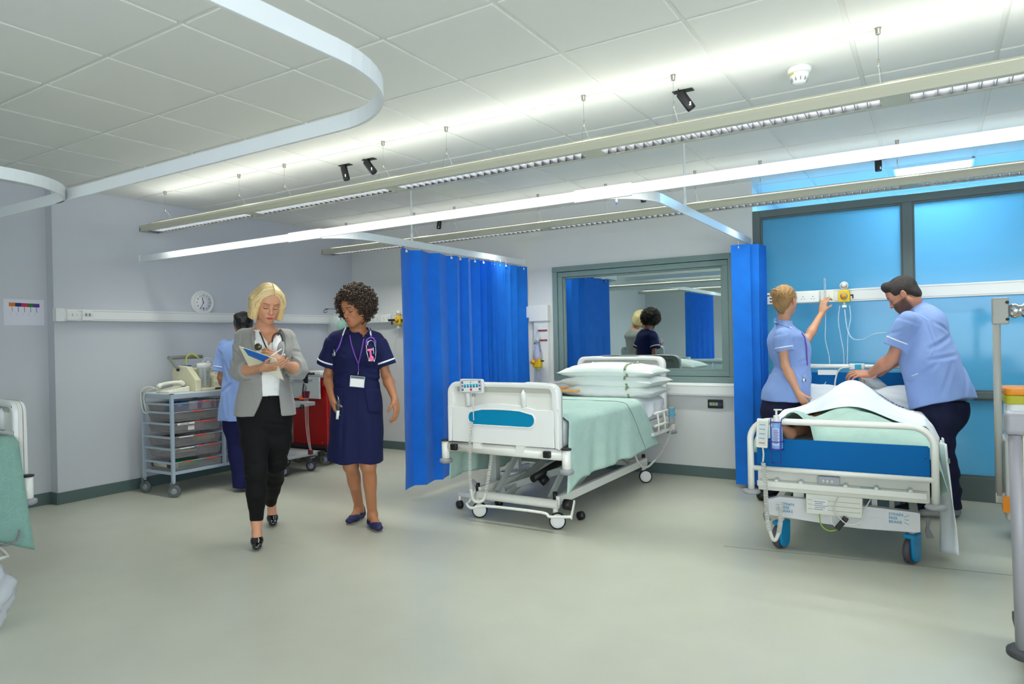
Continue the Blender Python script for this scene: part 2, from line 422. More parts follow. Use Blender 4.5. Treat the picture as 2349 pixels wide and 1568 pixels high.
l3 = luminaire(LUM_Y[1], 'long suspended luminaire farther back, nearest the back wall')
l0 = luminaire(LUM_Y[2], 'x'); l00 = luminaire(LUM_Y[3], 'long suspended luminaire added for fill light farthest behind the photographer, seen only in the mirrored window')  # both rear rows are added to brighten the room
NICK = mat('nickel', (170, 166, 155), .35, metal=.8)
def hanger(x, y, lab):
    t = thing('cable_hanger', lab, 'cable hanger', (x, y, CEIL), 'luminaire suspension cables')
    ob('ceiling_cup', MB().lathe((x, y, CEIL-.028), [(.009, 0), (.011, .004), (.011, .022), (.014, .028)], seg=14), NICK, t)
    m = MB().cyl((x, y, 2.45), (x, y, CEIL-.02), .0008, seg=4)
    m.tube(smoothpath([(x, y, 2.45), (x+.012, y-.045, 2.4), (x+.02, y-.07, 2.325)], 5), .0007, 4)
    m.tube(smoothpath([(x, y, 2.45), (x+.002, y+.045, 2.4), (x+.01, y+.07, 2.325)], 5), .0007, 4)
    ob('cable', m, STEEL, t); ob('gripper', MB().cyl((x, y, 2.44), (x, y, 2.475), .004, seg=8), NICK, t)
c1 = [-5.587, -4.59, -4.062, -3.087, -2.561, -1.616, -1.11, -.189]
c3 = [-5.532, -4.553, -4.037, -3.08, -2.403, -1.621, -1.116, -.2, .316]
nth = ['leftmost', 'second from the left', 'third from the left', 'fourth from the left', 'fifth from the left', 'sixth from the left', 'seventh from the left', 'rightmost', 'rightmost']
for k, x in enumerate(c1): hanger(x, LUM_Y[0], 'thin suspension cable and nickel cup of the near luminaire, '+nth[k])
c3 = c3[:8]
for k, x in enumerate(c3): hanger(x, LUM_Y[1], 'thin suspension cable and nickel cup of the far luminaire, '+nth[k])
l0['label'] = 'long suspended luminaire added for fill light close behind the photographer, seen only in the mirrored window'
# panel light in the ceiling of the blue room
pl = thing('ceiling_panel_light', 'bright square blue-white panel light in the ceiling beyond the glass screen', 'ceiling light', (.01, 6.66, CEIL))
m = MB(); m.b2((-.27, 6.35, CEIL-.012), (.29, 6.97, CEIL)); ob('frame', m, WPL, pl, bevel=.002)
ob('diffuser', MB().b2((-.25, 6.37, CEIL-.016), (.27, 6.95, CEIL-.011)), mat('blue_white_diffuser', (150, 205, 255), .4, emit=9), pl)

# ---------------------------------------------------------------- curtain tracks
TRK = mat('curtain_track_enamel', (226, 232, 236), .3)
def arc(cx, cy, r, a0, a1, n=14): return [(cx+r*math.cos(math.radians(a0+(a1-a0)*k/n)), cy+r*math.sin(math.radians(a0+(a1-a0)*k/n))) for k in range(n+1)]
def track(name, label, pts, z0, z1, th=.012):
    m = MB(); n = len(pts); P_ = []
    for i, (x, y) in enumerate(pts):
        a = Vector(pts[max(0, i-1)]); c = Vector(pts[min(n-1, i+1)]); d = (c-a).normalized(); nn = Vector((-d.y, d.x))*th/2
        for s, z in ((1, z0), (1, z1), (-1, z1), (-1, z0)): P_.append((x+s*nn.x, y+s*nn.y, z))
    m.grid(P_, n, 4, True); m.f += [(0, 1, 2, 3), tuple(4*(n-1)+k for k in range(4))]; m.mi += [0, 0]; m.sm += [False]*2
    m.sm = [False]*len(m.f)
    o = ob(name, m, TRK); return tag(o, label, 'curtain track')
# ---------------------------------------------------------------- curtain tracks (all at the same height)
TZ0, TZ1 = 2.052, 2.108
main = track('curtain_track', 'long straight white curtain track across the room, lit bright by the near luminaire above it', [(XL, 3.47), (2.4, 3.47)], TZ0, TZ1)
for xc in (-3.95, -1.55): ob('joint_sleeve', MB().b2((xc-.17, 3.462, TZ0-.006), (xc+.17, 3.478+.004, TZ1+.006)), TRK, main)
ob('wall_bracket', MB().b2((XL, 3.45, TZ0-.006), (XL+.012, 3.49, TZ1+.006)), TRK, main)
XA, XB_ = -3.63, -1.335
tl = track('curtain_track', 'curved white track carrying the open blue curtain beside the empty bed', [(-4.05, 3.484)]+arc(-3.98, 3.83, .346, -90, 0)+[(XA, YB-.01)], TZ0, TZ1)
tr = track('curtain_track', 'curved white track carrying the gathered blue curtain by the glass screen', [(-1.75, 3.484)]+arc(-1.68, 3.83, .345, -90, 0)+[(XB_, YB-.01)], TZ0, TZ1)
for o, x in ((tl, XA), (tr, XB_)):
    ob('wall_bracket', MB().b2((x-.03, YB-.03, TZ0-.004), (x+.012, YB, TZ1+.004)), TRK, o, bevel=.002)
ta = track('curtain_track', 'large curved white track in the foreground, sweeping under the ceiling at upper left', [(-1.37, YF+.1), (-1.37, 1.25)]+arc(-1.82, 1.33, .45, 0, 90)+[(-3.75, 1.79), (-3.95, 1.792)], TZ0, TZ1)
tb = track('curtain_track', 'smaller curved white track above the bed at the left edge', [(-3.57, YF+.1), (-3.57, 1.4)]+arc(-3.97, 1.4, .4, 0, 90)+[(XL2, 1.80)], TZ0, TZ1)
for o, x, y in ((main, -3.63, 4.31), (main, -1.34, 4.28)):
    par = tl if x < -3 else tr
    m = MB().cyl((x, y, TZ1), (x, y, CEIL), .008, seg=10).cyl((x, y, TZ1-.01), (x, y, TZ1+.06), .012, seg=10); ob('drop_rod', m, TRK, par)
t = thing('curtain_hook', 'lone white curtain runner with a blue tip hanging from the right-hand curved track', 'curtain hook', (-1.44, 3.72, TZ0))
hk = PZ(1414, 448, TZ0)
ob('runner', MB().cyl(hk, hk-Vector((0, 0, .015)), .003, seg=6).ball(hk-Vector((0, 0, .028)), .008, sc=(.8, .8, 1.5)), WPL, t)
ob('tip', MB().ball(hk-Vector((0, 0, .044)), .005, sc=(.8, .8, 1.4)), mat('blue_tip', (40, 120, 230), .4), t)

# ---------------------------------------------------------------- curtains: pleated paper-like disposable curtains
CURT = bpy.data.materials.new('blue_curtain'); CURT.use_nodes = True; nt = CURT.node_tree; b = nt.nodes['Principled BSDF']
b.inputs['Base Color'].default_value = (*lin((0, 128, 240)), 1); b.inputs['Roughness'].default_value = .75; b.inputs['Sheen Weight'].default_value = .15
tcn = nt.nodes.new('ShaderNodeTexCoord'); nz = nt.nodes.new('ShaderNodeTexNoise'); nz.inputs['Scale'].default_value = 9; nz.inputs['Detail'].default_value = 6
nt.links.new(tcn.outputs['Object'], nz.inputs['Vector'])
mr = nt.nodes.new('ShaderNodeMapRange'); mr.inputs['From Min'].default_value = .3; mr.inputs['From Max'].default_value = .7; mr.inputs['To Min'].default_value = .93; mr.inputs['To Max'].default_value = 1.08
nt.links.new(nz.outputs['Fac'], mr.inputs['Value']); mx = nt.nodes.new('ShaderNodeVectorMath'); mx.operation = 'SCALE'; mx.inputs[0].default_value = lin((0, 128, 240))
nt.links.new(mr.outputs['Result'], mx.inputs['Scale']); nt.links.new(mx.outputs['Vector'], b.inputs['Base Color'])
tl_ = nt.nodes.new('ShaderNodeBsdfTranslucent'); tl_.inputs[0].default_value = (*lin((0, 120, 240)), 1)
ms = nt.nodes.new('ShaderNodeMixShader'); ms.inputs[0].default_value = .22
nt.links.new(b.outputs[0], ms.inputs[1]); nt.links.new(tl_.outputs[0], ms.inputs[2]); nt.links.new(ms.outputs[0], nt.nodes['Material Output'].inputs[0])
def curtain(name, label, folds, ztop, zbot, sway=.01):
    """folds: plan points (x, y) of the pleat edges"""
    t = thing(name, label, 'curtain', (folds[0][0], folds[0][1], zbot(0) if callable(zbot) else zbot))
    pts = []; n = len(folds)
    for i in range(n-1):
        a, c = Vector(folds[i]), Vector(folds[i+1]); k = max(2, int((c-a).length/.03))
        for q in range(k): pts.append((a.lerp(c, q/k), i+q/k))
    pts.append((Vector(folds[-1]), n-1)); nz_ = 24; V = []
    for p, s in pts:
        for j in range(nz_):
            f = j/(nz_-1); z = ztop-(ztop-zbot)*f
            w_ = sway*(math.sin(s*1.3+f*3)+.5*math.sin(s*3.1+f*7))*f
            V.append((p.x+w_, p.y+w_*.7, z))
    m = MB().grid(V, len(pts), nz_); m.sm = [False]*len(m.f)
    ob('curtain_sheet', m, CURT, t, solid=.0015)
    return t
def eyelets(t, spots, zt):
    for x, y in spots:
        ob('curtain_hook', MB().lathe((x+.004, y, zt-.022), [(.004, -.002), (.011, -.002), (.011, .002), (.004, .002)], axis=(1, -.35, 0), seg=14).cyl((x, y, zt-.012), (x, y, TZ0+.01), .0022, seg=6), WPL, t)
a = .032
ys = [4.14, 4.31, 4.37, 4.55, 4.60, 4.80, 4.86, 4.99, 5.03, 5.16, 5.21, 5.30, 5.33, 5.35, 5.372, 5.392, 5.41, 5.43, 5.455, 5.475, 5.50, 5.52, 5.55, 5.57, 5.60, 5.62, 5.65, 5.67, 5.74, 5.76, 5.87, 5.89, 6.08]
fold = [(XA+.03 if i % 2 == 0 else XA-.03, y) for i, y in enumerate(ys)]
fold = [(XA-.045, 4.22), (XA+.05, 4.13)]
for i, y in enumerate(ys[1:]): fold.append((XA+(.05 if i % 2 else -.02), y))
cA = curtain('privacy_curtain', 'wide open blue pleated curtain hanging left of the empty bed', fold, 2.03, .095)
eyelets(cA, [(XA+.03, y) for y in (4.2, 4.37, 4.6, 4.8, 4.93, 5.05, 5.16, 5.3, 5.42, 5.5, 5.6, 5.7, 5.87, 6.04)], 2.03)
fb = [(XB_-.1, 5.80), (XB_+.05, 5.82)]
y = 5.84
for i in range(11): fb.append((XB_+(-.08 if i % 2 == 0 else .11+.003*i), y)); y += .021
cB = curtain('privacy_curtain', 'narrow gathered blue curtain hanging at the corner of the glass screen', fb, 2.03, .03, .012)
eyelets(cB, [(XB_-.04, 5.81)], 2.03)
# the same kind of curtain behind the photographer, seen in the mirrored window
fold = [(-3.57+(.04 if i % 2 else -.04), -.66+i*.07) for i in range(23)]
cC = curtain('privacy_curtain', 'blue curtain of the bay at the left edge, seen in the mirrored window', fold, 2.03, .1)

# ---------------------------------------------------------------- ceiling spot cameras
def spotcam(x, y, tilt, head, lab, ln=.105):
    t = thing('ceiling_camera', lab, 'camera', (x, y, CEIL), 'small black cameras on the ceiling')
    ob('mounting_plate', MB().b2((x-.055, y-.022, CEIL-.006), (x+.055, y+.022, CEIL)), BLACK, t, bevel=.002)
    j = Vector((x, y, CEIL-.045)); d = Vector((math.sin(tilt)*math.cos(head), math.sin(tilt)*math.sin(head), -math.cos(tilt)))
    m = MB().cyl((x, y, CEIL-.003), j, .007, seg=8).ball(j, .012, 10)
    side = d.cross(Vector((0, 0, 1))); side = side.normalized() if side.length > .01 else Vector((1, 0, 0))
    c0 = j-d*.02+side*.012
    m.cyl(j, c0, .006, seg=8); ob('bracket', m, BLACK, t)
    ob('body', MB().lathe(c0-d*.015, [(.012, -.004), (.022, 0), (.025, .008), (.025, ln-.01), (.023, ln)], axis=d, seg=20), BLACK, t)
    ob('cable', MB().tube(smoothpath([c0-d*.015, c0-d*.035+side*.015, c0-d*.025+side*.035+Vector((0, 0, .02)), Vector((x-.02, y, CEIL-.005))], 5), .0025, 6), BLACK, t)
    ob('rating_label', MB().box(c0+d*(ln*.6)-CF*.0247, (.012, .003, .02)), WPL, t)
spots = [((-1.137, 3.636), .62, .55, 'black ceiling camera alone in front of the smoke detector, tilted to the right'),
         ((-3.72, 3.67), .25, .2, 'left one of the pair of black ceiling cameras'), ((-3.466, 3.657), .65, .3, 'right one of the pair of black ceiling cameras'),
         ((-4.627, 5.943), .35, 2.6, 'black ceiling camera near the back wall above the open curtain'), ((-2.256, 5.961), .12, .2, 'black ceiling camera partly hidden by the right-hand curved track'),
         ((-.345, 5.952), .03, 0, 'black ceiling camera left of the bright panel light')]
for (x, y), ti, he, lab in spots: spotcam(x, y, ti, he, lab, .085 if y > 5 else .11)
x, y = -.554, 3.665
t = thing('smoke_detector', 'round white smoke detector on the ceiling', 'smoke detector', (x, y, CEIL))
ob('base', MB().lathe((x, y, CEIL), [(0, -.03), (.05, -.028), (.056, -.018), (.058, 0)], seg=32), WPL, t)
ob('sensor_housing', MB().lathe((x, y, CEIL-.03), [(0, -.05), (.02, -.05), (.03, -.044), (.036, -.03), (.044, -.014), (.047, 0)], seg=32), WPL, t)
m = MB()
for k in range(10):
    a = k*PI/5; m.box((x+.036*math.cos(a), y+.036*math.sin(a), CEIL-.062), (.008, .006, .016), Matrix.Rotation(a, 3, 'Z'))
ob('vent_slots', m, GREYP, t)
ob('indicator_label', MB().box((x-.032, y-.032, CEIL-.036), (.03, .004, .01), Matrix.Rotation(-PI/4, 3, 'Z')), mat('yellow_label', (210, 190, 90), .5), t)

# ---------------------------------------------------------------- wall clock
cy, cz = 4.07, 1.705; cx = XL+.0
t = thing('wall_clock', 'round white wall clock above the trunking on the left wall', 'clock', (XL, cy, cz))
ob('case', MB().lathe((cx, cy, cz), [(.0, 0), (.118, 0), (.122, .012), (.118, .03), (.1, .036), (.092, .03), (0, .028)], axis=(1, 0, 0), seg=48), WPL, t)
ob('dial', MB().lathe((cx+.029, cy, cz), [(0, 0), (.091, 0), (.091, .001), (0, .001)], axis=(1, 0, 0), seg=40), mat('dial_white', (246, 247, 250), .5), t)
INK = mat('black_ink', (30, 30, 34), .6)
for k in range(1, 13):
    a = PI/2-k*PI/6
    text(str(k), .023, INK, (cx+.0305, cy+.068*math.cos(a), cz+.068*math.sin(a)-.008), (0, 1, 0), (0, 0, 1), t, 'numeral', align='CENTER')
def hand_(ang, ln, wd, nm):
    d = Vector((0, math.sin(ang), math.cos(ang))); p = Vector((cx+.032, cy, cz))
    ob(nm, MB().bar(p-d*.012, p+d*ln, .001, wd, up=(0, d.z, -d.y)), INK, t)
hand_(math.radians(-14), .05, .006, 'hour_hand'); hand_(math.radians(208), .072, .0045, 'minute_hand')
ob('blue_spot', MB().lathe((cx+.031, cy, cz-.058), [(0, 0), (.01, 0), (.01, .0006), (0, .0006)], axis=(1, 0, 0), seg=14), mat('blue_print', (90, 140, 230), .5), t)

# ---------------------------------------------------------------- poster of coloured squares
t = thing('paper_notice', 'white paper notice with a row of five coloured squares on the left wall', 'notice', (XL2, 2.575, 1.58))
x0 = XL2+.001
ob('sheet', MB().b2((XL2, 2.433, 1.475), (x0+.001, 2.722, 1.683)), mat('paper', (228, 230, 242), .7), t)
cols = [(224, 120, 40), (34, 48, 120), (200, 40, 80), (50, 110, 60), (90, 50, 150)]
m = []
for k, c in enumerate(cols):
    y0 = 2.47+k*.0435; cm = mat('print_%d' % k, c, .6)
    z1 = 1.655-.001*k
    q = MB().b2((x0+.001, y0, z1-.03), (x0+.0018, y0+.0435, z1)).b2((x0+.001, y0+.02, z1-.072), (x0+.0018, y0+.0235, z1-.03)); ob('coloured_square', q, cm, t)
    for r in range(4): pass
    text(('Red\nStaff', 'Navy\nSister', 'Pink\nGuest', 'Green\nCare', 'Plum\nWard')[k] if 0 else '-----\n----\n-----', .008, mat('grey_ink', (120, 122, 140), .6), (x0+.0015, y0+.004, z1-.082), (0, 1, 0), (0, 0, 1), t, 'small_print')
# switches
def plate(name, label, c, w_, h_, ax, m=WPL, cat='switch'):
    t = thing(name, label, cat, c)
    c = Vector(c); n = Vector((1, 0, 0)) if ax == 'x' else Vector((0, -1, 0))
    d = (.016, w_, h_) if ax == 'x' else (w_, .016, h_)
    ob('face_plate', MB().box(c+n*.008, d), m, t, bevel=.004)
    return t, c+n*.0165
t, q = plate('wall_switch', 'square white switch plate marked L at the left end of the trunking', (XL+.055, 2.857, 1.558), .086, .086, 'x')
text('L', .03, mat('grey_ink', (120, 122, 140), .6), q+Vector((0, -.008, -.008)), (0, 1, 0), (0, 0, 1), t)
for s in (-1, 1): ob('screw', MB().lathe(q+Vector((-.0005, s*.033, 0)), [(0, 0), (.003, 0), (.003, .001), (0, .001)], axis=(1, 0, 0), seg=8), STEEL, t)
t, q = plate('data_socket', 'white double data socket next to the switch on the left trunking', (XL+.055, 2.975, 1.556), .086, .086, 'x', cat='socket')
for s in (-1, 1): ob('port', MB().box(q+Vector((0, s*.014, .004)), (.001, .018, .026)), GREYP, t); ob('screw', MB().lathe(q+Vector((-.0005, s*.036, 0)), [(0, 0), (.003, 0), (.003, .001), (0, .001)], axis=(1, 0, 0), seg=8), STEEL, t)
def sock13(mb, c, n, ex):
    for dx, dz, hh, ww in ((0, .013, .009, .004), (-.011, -.006, .004, .007), (.011, -.006, .004, .007)):
        mb.box(c+ex*dx+Vector((0, 0, dz)), (abs(ex.x)*ww+.001, abs(ex.y)*ww+.001, hh))
def twin(label, c, wd=.146):
    t, q = plate('power_socket', label, c, wd, .084, 'y', cat='socket'); m = MB()
    for s in (-1, 1): sock13(m, q+Vector((s*.038, 0, -.008)), None, Vector((1, 0, 0)))
    ob('socket_holes', m, DGREY, t)
    m = MB()
    for s in (-1, 1): m.box(q+Vector((s*.012, 0, .024)), (.014, .004, .02))
    ob('rocker_switch', m, WPL, t)
    return t
twin('white twin power socket on the corner trunking, left of the yellow regulator', (-5.52, YB-.055, 1.557))
twin('white twin power socket on the corner trunking beside the curly hair', (-5.69, YB-.055, 1.557))
twin('white twin power socket below the window, behind the pillow stack', (-3.08, YB-.055, .79)); twin('white twin power socket below the window, nearer the pillow stack', (-2.9, YB-.055, .79))
t, q = plate('data_socket', 'white socket plate with dark ports left of the bun-haired nurse, on the screen trunking', (-1.17, YB-.06, 1.58), .09, .098, 'y', cat='socket')
for dx, dz in ((-.02, .025), (0, .0), (.0, -.028)): ob('port', MB().box(q+Vector((dx, 0, dz)), (.02, .002, .01)), DGREY, t)
twin('white twin power socket on the screen trunking right of the bun-haired nurse', (-.88, YB-.06, 1.577), .17)
t, q = plate('medical_gas_outlet', 'cream gas outlet plate on the screen trunking behind the raised hand', (-.735, YB-.06, 1.579), .1, .096, 'y', CREAM, 'gas outlet')
ob('outlet_port', MB().lathe(q, [(.02, 0), (.02, .012), (.012, .016), (0, .016)], axis=(0, -1, 0), seg=20), CREAM, t)
t, q = plate('audio_socket', 'black connector plate on the wall below the window trunking', (-1.673, YB, .665), .134, .078, 'y', mat('black_plate', (32, 34, 38), .4), 'socket')
GRN = mat('pale_green_plastic', (188, 196, 160), .5)
for k in range(4):
    c = q+Vector((-.038+k*.0255, 0, 0)); ob('connector', MB().box(c, (.022, .003, .028)).lathe(c-Vector((0, .001, 0)), [(.006, 0), (.01, 0), (.01, .003), (.006, .003)], axis=(0, -1, 0), seg=16), GRN if k < 3 else mat('blue_socket', (40, 80, 140), .4), t)
for s in (-1, 1): ob('screw', MB().lathe(q+Vector((s*.057, 0, 0)), [(0, 0), (.004, 0), (.004, .001), (0, .001)], axis=(0, -1, 0), seg=8), NICK, t)

# ---------------------------------------------------------------- suction regulators, flowmeters, tubing
YEL = mat('yellow_plastic', (240, 200, 20), .35); CLEAR = mat('clear_tubing', (225, 236, 250), .15, alpha=.5); GLASSY = mat('clear_plastic', (225, 235, 240), .08, alpha=.3)
def regulator(label, p, side=-1, sc=1.0):
    p = Vector(p); t = thing('suction_regulator', label, 'suction regulator', p)
    ob('body', MB().prism([(-.042, -.05), (.042, -.05), (.042, .02), (.03, .05), (-.03, .05), (-.042, .02)], (0, -.05, 0), p), YEL, t, bevel=.008)
    g_ = p+Vector((0, -.025, .085))
    ob('gauge', MB().lathe(g_, [(0, -.01), (.03, -.01), (.032, .006), (.028, .01), (0, .009)], axis=(0, -1, 0), seg=24), CREAM, t)
    ob('gauge_dial', MB().lathe(g_+Vector((0, -.0105, 0)), [(0, 0), (.025, 0), (0, .0005)], axis=(0, -1, 0), seg=24), mat('dial_white', (246, 247, 250), .5), t)
    ob('gauge_needle', MB().bar(g_+Vector((-.012, -.0118, .008)), g_+Vector((.006, -.0118, -.004)), .001, .003, up=(0, 1, 0)).box(g_+Vector((.012, -.0115, -.006)), (.012, .001, .006)), mat('red_print', (190, 50, 50), .5), t)
    ob('control_knob', MB().lathe(p+Vector((0, -.05, 0)), [(.024, 0), (.024, .006), (.018, .008), (.018, .024), (.0, .026)], axis=(0, -1, 0), seg=18), mat('amber_plastic', (236, 160, 10), .35), t)
    ob('knob_ring', MB().lathe(p+Vector((0, -.05, 0)), [(.02, 0), (.027, 0), (.027, .008), (.02, .008)], axis=(0, -1, 0), seg=18), STEEL, t)
    ob('trap', MB().cyl(p+Vector((0, -.025, -.05)), p+Vector((0, -.025, -.07)), .01, seg=12).box(p+Vector((0, -.025, -.082)), (.034, .03, .02)), CREAM, t, bevel=.002)
    ob('toggle', MB().box(p+Vector((.055, -.03, .005)), (.02, .02, .012)).box(p+Vector((.062, -.03, -.006)), (.008, .02, .03)), BLACK, t)
    return t
rg = regulator('yellow suction regulator with round gauge on the screen trunking between the two nurses', (-.607, YB-.068, 1.572))
r2 = regulator('yellow suction regulator with round gauge beside the left edge of the open curtain', (-5.31, YB-.06, 1.53))
ob('flowmeter', MB().cyl((-5.4, YB-.1, 1.56), (-5.4, YB-.1, 1.66), .011, seg=12), GLASSY, r2, 'clear flowmeter tube')
ob('flow_valve', MB().cyl((-5.45, YB-.1, 1.535), (-5.36, YB-.1, 1.535), .014, seg=12).cyl((-5.4, YB-.1, 1.48), (-5.4, YB-.1, 1.535), .009, seg=10), BLACK, r2)
ob('tubing', MB().tube(smoothpath([(-5.31, YB-.09, 1.45), (-5.36, YB-.08, 1.3), (-5.38, YB-.08, 1.15), (-5.33, YB-.09, 1.0)], 8), .004, 6), CLEAR, r2)
r3 = thing('suction_regulator', 'yellow suction regulator with amber knob low on the upright trunking left of the window', 'suction regulator', (-3.44, YB-.08, 1.04))
p = Vector((-3.44, YB-.075, 1.045))
ob('body', MB().prism([(-.045, -.055), (.04, -.055), (.045, .0), (.03, .055), (-.03, .05), (-.04, .02)], (0, -.06, 0), p), YEL, r3, bevel=.008)
ob('control_knob', MB().lathe(p+Vector((-.03, -.06, 0)), [(.026, 0), (.026, .01), (.016, .012), (.016, .03), (0, .032)], axis=(-.4, -1, 0), seg=18), mat('amber_plastic', (236, 160, 10), .35), r3)
ob('toggle', MB().box(p+Vector((.055, -.03, .01)), (.03, .02, .014)), BLACK, r3)
ob('trap', MB().cyl(p+Vector((0, -.03, -.055)), p+Vector((0, -.03, -.09)), .012, seg=12), mat('yellow_cap', (225, 225, 60), .4), r3)
ob('tubing', MB().tube([p+Vector((0, -.03, -.09)), p+Vector((.01, -.03, -.2))], .004, 6).tube([p+Vector((.01, -.03, -.08)), p+Vector((.04, -.03, -.2))], .003, 6), CLEAR, r3)
# oxygen mask and clear bag hanging above it
t = thing('oxygen_mask', 'clear oxygen mask and breathing bag hanging on the upright trunking', 'oxygen mask', (-3.42, YB-.1, 1.3))
q = Vector((-3.43, YB-.1, 1.27))
ob('breathing_bag', MB().lathe(q+Vector((-.01, 0, -.24)), [(.005, 0), (.04, .02), (.05, .07), (.042, .12), (.02, .2), (.008, .235)], seg=20), mat('pale_violet_film', (200, 205, 240), .15, alpha=.55), t)
m = MB()
for k in range(7): m.tube(smoothpath([q+Vector((.03*math.cos(k*2.1), -.02+.015*math.sin(k*1.7), .02*math.sin(k*2.9))), q+Vector((.035*math.cos(k*2.1+1.5), -.03, .03*math.cos(k*1.1))), q+Vector((.02*math.cos(k+3), -.01, .03*math.sin(k*2+2)))], 5), .0035, 6)
ob('mask', m.ball(q+Vector((0, -.02, 0)), .024, 12), mat('clear_mask', (225, 232, 232), .12, alpha=.6), t)
ob('green_connector', MB().cyl(q+Vector((-.03, -.02, -.02)), q+Vector((-.03, -.02, -.045)), .009, seg=10), mat('green_plastic', (30, 150, 90), .4), t)
ob('elastic_strap', MB().tube(smoothpath([q+Vector((.02, -.02, 0)), q+Vector((.024, -.02, -.08)), q+Vector((.035, -.02, -.12)), q+Vector((.034, -.02, -.06)), q+Vector((.02, -.02, .0))], 6), .002, 5), mat('dark_green_elastic', (50, 90, 84), .6), t)
ob('tube', MB().tube(smoothpath([q+Vector((-.035, -.01, .06)), q+Vector((-.045, -.01, -.03)), q+Vector((-.035, -.01, -.1)), q+Vector((-.01, -.01, -.16))], 6), .003, 6).cyl(q+Vector((-.012, 0, .05)), q+Vector((-.012, 0, .15)), .008, seg=10), CLEAR, t)
# flowmeter in the raised hand
t = thing('flowmeter', 'tall clear oxygen flowmeter in the raised hand of the bun-haired nurse', 'flowmeter', (-.747, YB-.09, 1.55))
q = Vector((-.747, YB-.1, 1.56))
ob('tube', MB().cyl(q, q+Vector((0, 0, .165)), .0085, seg=14), GLASSY, t)
m = MB()
for k in range(9): m.box(q+Vector((0, -.009, .05+k*.011)), (.009, .001, .0025))
ob('scale', m, mat('dark_scale', (60, 80, 110), .5), t)
ob('valve', MB().lathe(q+Vector((0, 0, -.04)), [(.006, 0), (.014, .008), (.014, .035), (.008, .042)], seg=14).lathe(q+Vector((.0, -.005, -.02)), [(.018, 0), (.018, .02), (0, .022)], axis=(.3, -1, 0), seg=16), CREAM, t)
ob('oxygen_tubing', MB().tube(smoothpath([q+Vector((0, 0, -.04)), q+Vector((.004, -.03, -.2)), q+Vector((.002, -.05, -.33)), q+Vector((.03, -.06, -.48)), q+Vector((.026, -.06, -.6)), q+Vector((0, -.08, -.68)), q+Vector((-.03, -.2, -.72))], 8), .0042, 7), CLEAR, t)
# looping tubes under the regulator
q = Vector((-.607, YB-.09, 1.5))
ob('suction_tubing', MB().tube(smoothpath([q+Vector((-.034, 0, 0)), q+Vector((-.045, -.02, -.12)), q+Vector((-.03, -.02, -.25)), q+Vector((-.012, -.03, -.36)), q+Vector((-.008, -.03, -.49))], 8), .004, 7)
   .tube(smoothpath([q+Vector((.035, 0, 0)), q+Vector((.045, -.02, -.1)), q+Vector((.025, -.03, -.22)), q+Vector((.02, -.04, -.35)), q+Vector((.015, -.04, -.49))], 8), .004, 7)
   .tube(smoothpath([q+Vector((0, 0, -.03)), q+Vector((.02, -.05, -.18)), q+Vector((.06, -.1, -.265)), q+Vector((.14, -.16, -.275)), q+Vector((.22, -.22, -.235)), q+Vector((.32, -.28, -.225))], 8), .0045, 7), CLEAR, rg)
# green mask in a bag and hook on the corner trunking, behind the curly hair
t = thing('bagged_mask', 'green oxygen mask in a clear plastic bag hanging on the wall behind the curly hair', 'oxygen mask', (-6.0, 5.9, 1.5))
c = PX(776, 742, -5.95)
ob('bag', MB().lathe(c+Vector((-.02, 0, -.13)), [(.02, 0), (.1, .03), (.11, .1), (.08, .2), (.03, .26)], seg=18), mat('clear_bag', (232, 238, 238), .1, alpha=.3), t)
m = MB().ball(c+Vector((.01, .05, -.03)), .07, 16, (.9, .9, 1.1)); ob('mask', m, mat('mint_plastic', (120, 225, 185), .3, alpha=.6), t)
m = MB().tube(smoothpath([c+Vector((-.08, -.08, .17)), c+Vector((-.1, -.12, .16)), c+Vector((-.09, -.13, .13)), c+Vector((-.07, -.1, .14))], 5), .004, 6).cyl(c+Vector((-.1, -.11, .175)), c+Vector((.05, .1, .175)), .003, seg=6)
ob('hook', m, DGREY, t)
# ---------------------------------------------------------------- empty bed (the frame is copied for the bed at the left edge)
BEDW = mat('bed_enamel', (238, 238, 232), .3, coat=.3); BOARD = mat('moulded_bed_end', (240, 241, 240), .28); TEAL = mat('teal_inset', (0, 136, 182), .5, spec=.2)
SLOT = mat('moulded_recess', (232, 232, 226), .4); LINEN = mat('white_linen', (236, 240, 244), .85, bump=.15, bscale=60)
MINT = mat('mint_cotton_blanket', (182, 212, 202), .95, noise=.05, nscale=14, bump=.25, bscale=700)
def weave(m_, sc, k):
    nt = m_.node_tree; b = nt.nodes['Principled BSDF']; s0 = b.inputs['Base Color'].links[0].from_socket
    v = nt.nodes.new('ShaderNodeTexVoronoi'); v.feature = 'DISTANCE_TO_EDGE'; v.inputs['Scale'].default_value = sc; tc = nt.nodes.new('ShaderNodeTexCoord')
    nt.links.new(tc.outputs['Object'], v.inputs['Vector']); r = nt.nodes.new('ShaderNodeMapRange'); r.inputs['From Min'].default_value = .02; r.inputs['From Max'].default_value = .05; r.inputs['To Min'].default_value = k; r.inputs['To Max'].default_value = 1
    nt.links.new(v.outputs['Distance'], r.inputs['Value']); x = nt.nodes.new('ShaderNodeVectorMath'); x.operation = 'SCALE'; nt.links.new(s0, x.inputs[0]); nt.links.new(r.outputs['Result'], x.inputs['Scale']); nt.links.new(x.outputs['Vector'], b.inputs['Base Color'])
weave(MINT, 14, 1.035)
def ring_edge(m, poly, wd, y0, y1):
    """closed outline band (poly in x, z)"""
    n = len(poly)
    for i in range(n):
        a, c = Vector(poly[i]), Vector(poly[(i+1) % n])
        m.bar((a.x, (y0+y1)/2, a.y), (c.x, (y0+y1)/2, c.y), abs(y1-y0), wd, up=(0, 0, 1) if abs(a.x-c.x) > 1e-6 else (1, 0, 0))
